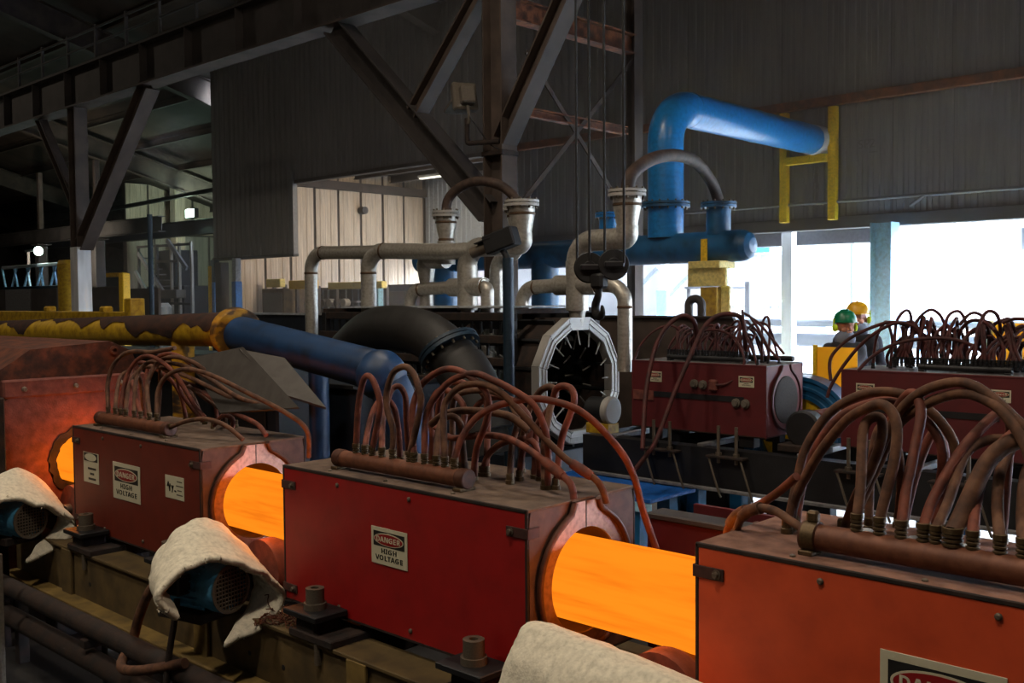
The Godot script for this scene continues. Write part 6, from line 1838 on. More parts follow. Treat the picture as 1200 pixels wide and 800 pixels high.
func worker_meshes() -> Dictionary:
	# standing, facing +z, feet on y = 0, forearms raised in front of the belly
	var out := {}
	var g := G.new()
	var b := []
	for s in [-1.0, 1.0]:
		limb([[Vector3(s * 0.10, 0.93, 0), 0.095], [Vector3(s * 0.105, 0.50, 0.015), 0.062], [Vector3(s * 0.11, 0.10, -0.01), 0.045]], b)
		limb([[Vector3(s * 0.11, 0.05, -0.04), 0.05], [Vector3(s * 0.125, 0.04, 0.14), 0.042]], b)
		limb([[Vector3(s * 0.185, 1.43, -0.01), 0.066], [Vector3(s * 0.25, 1.14, -0.02), 0.046], [Vector3(s * 0.15, 1.10, 0.20), 0.034]], b)
	limb([[Vector3(0, 0.95, 0), 0.135], [Vector3(0, 1.12, 0.0), 0.125], [Vector3(0, 1.34, 0.0), 0.135], [Vector3(0, 1.46, -0.01), 0.08], [Vector3(0, 1.56, 0.01), 0.055]], b)
	b.append([Vector3(-0.10, 1.36, 0), Vector3(0.10, 1.36, 0), 0.115, 0.115])
	nets(g, b, 0.022, 0.05)
	out.body = g.mesh()
	# vest
	var v := G.new()
	var vb := []
	limb([[Vector3(0, 1.02, 0), 0.155], [Vector3(0, 1.34, 0.0), 0.152]], vb)
	vb.append([Vector3(-0.115, 1.38, 0), Vector3(0.115, 1.38, 0), 0.122, 0.122])
	nets(v, vb, 0.022, 0.05)
	out.vest = v.mesh()
	# head: skull, jaw, nose, brow, ears
	var h := G.new()
	var hb := [[Vector3(0, 1.685, -0.005), Vector3(0, 1.70, 0.015), 0.092, 0.088], [Vector3(0, 1.60, 0.03), Vector3(0, 1.585, 0.06), 0.055, 0.035],
		[Vector3(0, 1.665, 0.098), Vector3(0, 1.632, 0.118), 0.011, 0.015], [Vector3(-0.035, 1.682, 0.086), Vector3(0.035, 1.682, 0.086), 0.014, 0.014],
		[Vector3(-0.02, 1.606, 0.094), Vector3(0.02, 1.606, 0.094), 0.010, 0.010], [Vector3(-0.03, 1.64, 0.075), Vector3(-0.045, 1.63, 0.06), 0.022, 0.022], [Vector3(0.03, 1.64, 0.075), Vector3(0.045, 1.63, 0.06), 0.022, 0.022],
		[Vector3(-0.09, 1.655, 0), Vector3(-0.094, 1.625, 0.005), 0.014, 0.010], [Vector3(0.09, 1.655, 0), Vector3(0.094, 1.625, 0.005), 0.014, 0.010], [Vector3(0, 1.58, 0.0), Vector3(0, 1.52, -0.005), 0.055, 0.058]]
	nets(h, hb, 0.0065, 0.016)
	out.head = h.mesh()
	var ey := G.new()
	for s in [-1.0, 1.0]:
		ey.lathe([Vector2(0, -0.011), Vector2(0.008, -0.008), Vector2(0.011, 0), Vector2(0.008, 0.008), Vector2(0, 0.011)], Vector3(s * 0.032, 1.662, 0.082), Vector3.BACK, 10, true)
	out.eyes = ey.mesh()
	var pu := G.new()
	for s in [-1.0, 1.0]:
		pu.lathe([Vector2(0.0055, 0), Vector2(0.004, 0.002), Vector2(0, 0.0025)], Vector3(s * 0.032, 1.662, 0.0915), Vector3.BACK, 10)
	out.pupils = pu.mesh()
	var hs := G.new()
	for s in [-1.0, 1.0]:
		var w := Vector3(s * 0.15, 1.10, 0.20)
		var dir := Vector3(-s * 0.35, 0.05, 0.9).normalized()
		var side := dir.cross(Vector3.UP).normalized()
		var hb2 := [[w, w + dir * 0.085, 0.026, 0.030], [w + dir * 0.05 - side * 0.018, w + dir * 0.09 - side * 0.02, 0.02, 0.02], [w + dir * 0.05 + side * 0.018, w + dir * 0.09 + side * 0.02, 0.02, 0.02]]
		for k in 4:
			var base := w + dir * 0.092 + side * (k - 1.5) * 0.021
			var len_: float = [0.036, 0.043, 0.040, 0.031][k]
			var m := base + (dir * 0.9 - Vector3.UP * 0.35).normalized() * len_
			var e := m + (dir * 0.5 - Vector3.UP * 0.85).normalized() * len_ * 0.8
			hb2.append([base, m, 0.0095, 0.009])
			hb2.append([m, e, 0.009, 0.0078])
		var tb_: Vector3 = w + dir * 0.035 + side * (-s) * 0.028
		var tm: Vector3 = tb_ + (dir * 0.6 + side * (-s) * 0.7 - Vector3.UP * 0.2).normalized() * 0.04
		hb2.append([tb_, tm, 0.012, 0.0105])
		hb2.append([tm, tm + (dir * 0.9 - Vector3.UP * 0.3).normalized() * 0.028, 0.0105, 0.009])
		nets(hs, hb2, 0.005, 0.008)
	out.hands = hs.mesh()
	# scarf round the neck, up to the chin
	var sc := G.new()
	nets(sc, [[Vector3(-0.03, 1.535, 0.0), Vector3(0.03, 1.535, 0.0), 0.085, 0.085], [Vector3(0, 1.575, 0.03), Vector3(0, 1.575, 0.05), 0.066, 0.058]], 0.012, 0.03)
	out.scarf = sc.mesh()
	var ht := G.new()
	ht.lathe([Vector2(0.118, 0.0), Vector2(0.122, 0.012), Vector2(0.116, 0.06), Vector2(0.095, 0.105), Vector2(0.055, 0.132), Vector2(0.0, 0.14)], Vector3(0, 1.705, 0.0), Vector3(0, 1, -0.06), 32, true)
	ht.prism(PackedVector2Array([Vector2(-0.105, 0.03), Vector2(-0.09, 0.12), Vector2(-0.05, 0.165), Vector2(0.0, 0.178), Vector2(0.05, 0.165), Vector2(0.09, 0.12), Vector2(0.105, 0.03)]), Vector3(0, 1.708, 0.0), Vector3.RIGHT, Vector3.BACK, Vector3(0, 0.008, 0))
	ht.box(Vector3(0, 1.842, -0.012), Vector3(0.03, 0.02, 0.15), 0.008)
	out.hat = ht.mesh()
	for s in [-1.0, 1.0]:
		var mf := G.new()
		mf.lathe([Vector2(0.0, 0.0), Vector2(0.036, 0.0), Vector2(0.042, 0.012), Vector2(0.036, 0.03), Vector2(0.018, 0.04), Vector2(0, 0.042)], Vector3(s * 0.10, 1.65, 0.0), Vector3(s, 0, 0), 18, true)
		mf.bar(Vector3(s * 0.132, 1.66, 0), Vector3(s * 0.128, 1.75, 0), 0.012, 0.012, Vector3.BACK)
		out["muff%d" % int(s)] = mf.mesh()
	var bt := G.new()
	for s in [-1.0, 1.0]:
		nets(bt, [[Vector3(s * 0.11, 0.05, -0.045), Vector3(s * 0.125, 0.045, 0.15), 0.056, 0.05], [Vector3(s * 0.11, 0.06, -0.03), Vector3(s * 0.11, 0.18, -0.015), 0.058, 0.056]], 0.016, 0.03)
	out.boots = bt.mesh()
	var tp := G.new()
	tp.lathe([Vector2(0.162, 0), Vector2(0.165, 0.0), Vector2(0.165, 0.05), Vector2(0.162, 0.05)], Vector3(0, 1.10, 0), Vector3.UP, 24)
	out.tape = tp.mesh()
	return out

func worker(ms: Dictionary, at: Vector3, yaw: float, scale_: float, vest: String, hat: String, label: String) -> void:
	var t := thing("person", label, "person", at, "")
	t.rotation.y = yaw
	t.scale = Vector3.ONE * scale_
	var one := func(called: String, key: String, mat: String) -> MeshInstance3D:
		var o := MeshInstance3D.new()
		o.name = nm(called, t)
		o.mesh = ms[key]
		o.material_override = M[mat]
		t.add_child(o, true)
		return o
	one.call("body", "body", "coverall")
	one.call("vest", "vest", vest)
	one.call("vest_trim", "tape", "vest_orange")
	var hd: MeshInstance3D = one.call("head", "head", "skin")
	for k in [["eyes", "white_paint"], ["pupils", "black"]]:
		var o := MeshInstance3D.new()
		o.name = k[0]
		o.mesh = ms[k[0]]
		o.material_override = M[k[1]]
		hd.add_child(o)
	one.call("hands", "hands", "skin")
	one.call("scarf", "scarf", "scarf")
	one.call("hard_hat", "hat", hat)
	one.call("ear_muff", "muff-1", "muff")
	one.call("ear_muff", "muff1", "muff")
	one.call("boots", "boots", "black")

func people() -> void:
	var ms := worker_meshes()
	worker(ms, Vector3(-4.73, 0.04, -10.12), 0.95, 0.985, "vest_dark", "hat_green", "worker in a green hard hat and lime ear muffs, standing behind the maroon boxes")
	worker(ms, Vector3(-4.84, 0.04, -10.66), 0.35, 1.03, "vest_dark", "hat_yellow", "worker in a yellow hard hat, mostly hidden behind the one in green")
	worker(ms, Vector3(-14.9, FL, -21.6), 0.6, 1.0, "vest_lime", "hat_yellow", "distant worker in a lime vest out in the yard by the forklift")

# hoses: radius, then the x, y, z of points along each hose, in metres
var HOSES_FAR := [
	[0.0145,-6.589,1.285,-3.03,-6.673,1.443,-3.069,-6.648,1.566,-3.097,-6.537,1.648,-3.121,-6.394,1.672,-3.141,-6.233,1.67,-3.164,-5.99,1.703,-3.2],
	[0.0145,-6.411,1.285,-3.03,-6.438,1.414,-3.065,-6.431,1.525,-3.097,-6.362,1.611,-3.124,-6.255,1.645,-3.145,-6.132,1.618,-3.169,-6.007,1.538,-3.205,-5.941,1.429,-3.241,-5.877,1.321,-3.277,-5.814,1.262,-3.3],
	[0.015,-6.015,1.285,-3.03,-6.18,1.439,-3.102,-6.228,1.538,-3.158,-6.203,1.61,-3.206,-6.102,1.639,-3.259,-5.993,1.608,-3.318,-5.922,1.545,-3.375,-5.886,1.438,-3.445,-5.928,1.312,-3.509,-6.028,1.177,-3.57],
	[0.0145,-5.918,1.285,-3.03,-5.978,1.432,-3.071,-5.933,1.527,-3.107,-5.808,1.575,-3.142,-5.666,1.571,-3.179,-5.516,1.533,-3.222,-5.33,1.461,-3.283,-5.151,1.39,-3.344,-5.023,1.332,-3.39,-4.936,1.278,-3.426,-4.914,1.208,-3.455,-4.976,1.07,-3.5],
	[0.0145,-6.129,1.285,-3.03,-6.44,1.437,-3.136,-6.589,1.526,-3.2,-6.593,1.582,-3.245,-6.528,1.567,-3.296,-6.448,1.462,-3.408,-6.467,1.336,-3.494,-6.552,1.177,-3.57],
	[0.0145,-6.335,1.285,-3.03,-6.486,1.435,-3.128,-6.488,1.545,-3.214,-6.401,1.559,-3.277,-6.306,1.5,-3.364,-6.278,1.364,-3.471,-6.318,1.177,-3.57],
	[0.014,-5.746,1.232,-3.03,-5.596,1.278,-3.062,-5.449,1.298,-3.092,-5.31,1.278,-3.123,-5.216,1.232,-3.151,-5.161,1.191,-3.17],
	[0.015,-6.195,1.471,-3.35,-5.997,1.439,-3.347,-5.78,1.376,-3.343,-5.572,1.316,-3.339,-5.348,1.277,-3.335,-5.241,1.25,-3.332,-5.163,1.199,-3.33],
	[0.013,-5.728,1.558,-3.5,-5.553,1.565,-3.5,-5.434,1.526,-3.5,-5.424,1.467,-3.5,-5.485,1.423,-3.5],
	[0.014,-6.488,1.285,-3.03,-6.677,1.409,-3.137,-6.75,1.49,-3.204,-6.708,1.518,-3.261,-6.724,1.438,-3.329,-7.025,1.177,-3.489],
	[0.014,-5.94,1.177,-3.431,-5.846,1.253,-3.44,-5.729,1.248,-3.447,-5.743,1.177,-3.454],
	[0.0145,-6.346,1.599,-3.25,-6.064,1.586,-3.281,-5.826,1.526,-3.313,-5.587,1.428,-3.35,-5.431,1.385,-3.373,-5.238,1.37,-3.4],
	[0.0145,-6.289,1.565,-3.25,-6.007,1.512,-3.293,-5.764,1.443,-3.336,-5.573,1.384,-3.371,-5.402,1.367,-3.4],
	[0.0145,-6.504,1.177,-3.259,-6.66,1.456,-3.337,-6.641,1.574,-3.369,-6.486,1.64,-3.401,-6.313,1.612,-3.433,-6.165,1.515,-3.474,-6.09,1.357,-3.523,-6.123,1.177,-3.57],
	[0.014,-6.021,1.455,-3.3,-5.978,1.367,-3.396,-5.929,1.282,-3.49,-5.894,1.177,-3.57],
	[0.0145,-6.216,1.285,-3.03,-6.408,1.495,-3.144,-6.377,1.59,-3.205,-6.295,1.579,-3.246,-6.444,1.409,-3.326,-6.683,1.177,-3.429],
	[0.0145,-6.157,1.511,-3.3,-6.232,1.389,-3.368,-6.224,1.283,-3.439,-6.195,1.177,-3.515],
]
var HOSES_MID := [
	[0.0155,-3.913,1.285,-3.03,-3.891,1.488,-3.03,-3.847,1.615,-3.03,-3.798,1.633,-3.03,-3.751,1.579,-3.03,-3.725,1.499,-3.03,-3.755,1.385,-3.03,-3.789,1.285,-3.03],
	[0.0155,-3.638,1.285,-3.03,-3.633,1.395,-3.03,-3.673,1.482,-3.03,-3.672,1.573,-3.03,-3.623,1.661,-3.03,-3.547,1.691,-3.03,-3.487,1.667,-3.03,-3.452,1.605,-3.03,-3.436,1.519,-3.03,-3.516,1.285,-3.03],
	[0.0155,-3.486,1.285,-3.03,-3.53,1.47,-3.06,-3.509,1.579,-3.08,-3.45,1.64,-3.094,-3.351,1.683,-3.11,-3.255,1.672,-3.125,-3.165,1.618,-3.142,-3.128,1.557,-3.156,-3.155,1.459,-3.173,-3.246,1.323,-3.198,-3.294,1.177,-3.223],
	[0.0155,-3.413,1.285,-3.03,-3.44,1.466,-3.066,-3.389,1.565,-3.09,-3.311,1.636,-3.112,-3.196,1.669,-3.134,-3.097,1.644,-3.154,-2.991,1.601,-3.178,-2.905,1.549,-3.2,-2.868,1.477,-3.22,-2.856,1.393,-3.24,-2.869,1.296,-3.261,-2.899,1.177,-3.287],
	[0.0155,-3.278,1.285,-3.03,-3.333,1.493,-3.077,-3.31,1.565,-3.096,-3.245,1.613,-3.114,-3.145,1.624,-3.136,-3.05,1.59,-3.159,-2.964,1.509,-3.189,-2.882,1.42,-3.221,-2.799,1.341,-3.251,-2.743,1.299,-3.269,-2.646,1.243,-3.299,-2.613,1.194,-3.315,-2.606,1.139,-3.33],
	[0.0155,-3.216,1.285,-3.03,-3.208,1.38,-3.062,-3.168,1.464,-3.103,-3.116,1.508,-3.132,-3.052,1.538,-3.161,-2.943,1.565,-3.207,-2.844,1.562,-3.249,-2.733,1.525,-3.301,-2.649,1.444,-3.355,-2.581,1.335,-3.414,-2.557,1.241,-3.457,-2.554,1.183,-3.48,-2.556,1.114,-3.508,-2.551,1.035,-3.54,-2.54,0.936,-3.58,-2.529,0.836,-3.62],
	[0.0155,-3.582,1.388,-3.25,-3.468,1.347,-3.241,-3.329,1.365,-3.232,-3.239,1.381,-3.226,-3.08,1.384,-3.215,-2.942,1.351,-3.204,-2.834,1.308,-3.194,-2.705,1.252,-3.181,-2.666,1.221,-3.176,-2.65,1.171,-3.17],
	[0.018,-3.557,1.405,-3.2,-3.483,1.455,-3.215,-3.383,1.481,-3.231,-3.239,1.484,-3.255,-3.112,1.47,-3.278,-3.016,1.41,-3.3],
	[0.0155,-3.507,1.177,-3.346,-3.509,1.362,-3.364,-3.511,1.475,-3.375,-3.602,1.541,-3.384,-3.702,1.546,-3.39,-3.775,1.465,-3.398,-3.785,1.312,-3.412,-3.809,1.177,-3.424],
	[0.0155,-3.329,1.177,-3.342,-3.392,1.459,-3.417,-3.451,1.546,-3.441,-3.539,1.556,-3.454,-3.631,1.587,-3.47,-3.78,1.545,-3.492,-3.875,1.369,-3.531,-3.903,1.177,-3.57],
	[0.0155,-3.111,1.177,-3.273,-3.131,1.331,-3.31,-3.121,1.436,-3.336,-3.171,1.509,-3.355,-3.287,1.56,-3.375,-3.469,1.558,-3.4,-3.628,1.505,-3.422,-3.687,1.315,-3.461,-3.734,1.177,-3.488],
	[0.0155,-3.134,1.177,-3.361,-3.128,1.294,-3.377,-3.092,1.384,-3.39,-3.122,1.469,-3.403,-3.244,1.53,-3.417,-3.414,1.518,-3.432,-3.531,1.436,-3.445,-3.611,1.3,-3.462,-3.645,1.177,-3.477],
	[0.0155,-2.87,1.177,-3.311,-2.863,1.372,-3.34,-2.829,1.485,-3.358,-2.811,1.56,-3.37,-2.844,1.609,-3.378,-2.926,1.6,-3.386,-2.976,1.509,-3.4,-3.067,1.423,-3.413,-3.096,1.301,-3.43,-3.119,1.177,-3.447],
	[0.0155,-2.906,1.177,-3.28,-2.957,1.345,-3.333,-2.962,1.511,-3.384,-2.948,1.578,-3.405,-2.989,1.602,-3.415,-3.067,1.574,-3.43,-3.159,1.482,-3.458,-3.233,1.352,-3.492,-3.284,1.177,-3.537],
	[0.0155,-3.846,1.285,-3.03,-3.914,1.405,-3.119,-3.93,1.484,-3.18,-3.901,1.504,-3.212,-3.89,1.448,-3.257,-3.96,1.304,-3.342,-4.037,1.177,-3.412],
	[0.0155,-3.717,1.285,-3.03,-3.834,1.41,-3.134,-3.904,1.534,-3.242,-3.885,1.565,-3.282,-3.891,1.507,-3.329,-3.988,1.371,-3.417,-4.115,1.177,-3.538],
	[0.0155,-3.334,1.285,-3.03,-3.391,1.389,-3.096,-3.409,1.442,-3.14,-3.38,1.461,-3.174,-3.365,1.419,-3.213,-3.425,1.306,-3.283,-3.491,1.177,-3.359],
	[0.0155,-3.344,1.177,-3.329,-3.318,1.269,-3.347,-3.224,1.336,-3.365,-3.095,1.355,-3.386,-3.055,1.299,-3.4,-3.063,1.177,-3.422],
]
var HOSES_NEAR := [
	[0.0165,-1.719,1.177,-3.226,-1.7,1.345,-3.263,-1.679,1.467,-3.29,-1.609,1.588,-3.32,-1.523,1.651,-3.344,-1.438,1.673,-3.365,-1.355,1.66,-3.385,-1.29,1.613,-3.404,-1.244,1.556,-3.422,-1.222,1.503,-3.436,-1.214,1.44,-3.45],
	[0.0165,-1.746,1.177,-3.342,-1.728,1.319,-3.357,-1.689,1.447,-3.37,-1.601,1.569,-3.386,-1.508,1.621,-3.397,-1.427,1.637,-3.406,-1.348,1.612,-3.415,-1.297,1.565,-3.423,-1.264,1.5,-3.432,-1.262,1.418,-3.441,-1.278,1.333,-3.45],
	[0.017,-1.73,1.177,-3.271,-1.69,1.301,-3.244,-1.592,1.457,-3.206,-1.48,1.584,-3.171,-1.399,1.636,-3.15,-1.34,1.654,-3.136,-1.3,1.628,-3.124,-1.28,1.576,-3.109,-1.278,1.487,-3.085,-1.291,1.389,-3.057,-1.3,1.3,-3.03],
	[0.017,-1.373,1.3,-3.03,-1.382,1.392,-3.076,-1.404,1.511,-3.133,-1.41,1.573,-3.161,-1.393,1.603,-3.178,-1.368,1.6,-3.192,-1.374,1.54,-3.216,-1.43,1.422,-3.264,-1.506,1.306,-3.312,-1.567,1.177,-3.36],
	[0.017,-1.232,1.3,-3.03,-1.248,1.403,-3.109,-1.255,1.535,-3.2,-1.262,1.615,-3.253,-1.284,1.664,-3.286,-1.318,1.677,-3.304,-1.372,1.626,-3.34,-1.458,1.493,-3.414,-1.535,1.363,-3.482,-1.623,1.177,-3.57],
	[0.0165,-1.573,1.177,-3.354,-1.476,1.362,-3.329,-1.393,1.538,-3.304,-1.334,1.633,-3.289,-1.26,1.693,-3.277,-1.171,1.724,-3.263,-1.103,1.72,-3.253,-1.036,1.682,-3.241,-0.978,1.634,-3.229,-0.922,1.58,-3.216,-0.88,1.491,-3.2],
	[0.0165,-1.571,1.177,-3.411,-1.452,1.408,-3.357,-1.363,1.566,-3.318,-1.283,1.634,-3.295,-1.199,1.676,-3.273,-1.118,1.692,-3.253,-1.04,1.67,-3.231,-0.988,1.631,-3.213,-0.927,1.551,-3.184,-0.886,1.442,-3.15],
	[0.017,-1.165,1.3,-3.03,-1.175,1.355,-3.109,-1.162,1.429,-3.181,-1.137,1.514,-3.264,-1.104,1.577,-3.333,-1.075,1.617,-3.38,-1.054,1.625,-3.405,-1.047,1.584,-3.437,-1.068,1.503,-3.491,-1.112,1.177,-3.57],
	[0.016,-1.129,1.3,-3.03,-1.132,1.372,-3.143,-1.13,1.497,-3.269,-1.094,1.536,-3.329,-1.06,1.543,-3.371,-1.019,1.533,-3.42,-0.998,1.458,-3.486,-1.012,1.177,-3.57],
	[0.026,-1.079,1.3,-3.03,-1.073,1.341,-3.078,-1.053,1.425,-3.129,-1.028,1.502,-3.177,-0.988,1.55,-3.215,-0.939,1.567,-3.25],
	[0.017,-1.022,1.3,-3.03,-1.046,1.371,-3.12,-1.055,1.454,-3.213,-1.046,1.512,-3.281,-1.02,1.558,-3.344,-0.989,1.584,-3.397,-0.957,1.552,-3.449,-0.973,1.177,-3.57],
	[0.017,-0.947,1.3,-3.03,-0.992,1.374,-3.145,-1.017,1.454,-3.243,-1.013,1.519,-3.323,-0.987,1.56,-3.39,-0.95,1.536,-3.451,-0.949,1.177,-3.57],
	[0.017,-0.885,1.3,-3.03,-0.929,1.364,-3.163,-0.958,1.454,-3.296,-0.944,1.503,-3.377,-0.917,1.464,-3.446,-0.932,1.177,-3.57],
	[0.015,-2.024,1.081,-3.33,-2.011,1.117,-3.313,-1.99,1.148,-3.297,-1.948,1.188,-3.275,-1.896,1.22,-3.252,-1.824,1.254,-3.221,-1.745,1.303,-3.183,-1.682,1.349,-3.151,-1.626,1.392,-3.12],
	[0.015,-1.897,1.104,-3.18,-1.879,1.164,-3.158,-1.845,1.221,-3.137,-1.805,1.25,-3.122,-1.754,1.269,-3.106,-1.685,1.271,-3.084,-1.617,1.253,-3.058,-1.545,1.233,-3.03],
	[0.016,-1.521,1.177,-3.455,-1.53,1.344,-3.483,-1.518,1.506,-3.509,-1.483,1.537,-3.517,-1.457,1.481,-3.527,-1.445,1.365,-3.545,-1.463,1.177,-3.57],
	[0.016,-1.444,1.177,-3.57,-1.407,1.347,-3.57,-1.361,1.485,-3.57,-1.325,1.526,-3.57,-1.301,1.444,-3.57,-1.304,1.303,-3.57,-1.349,1.177,-3.57],
]
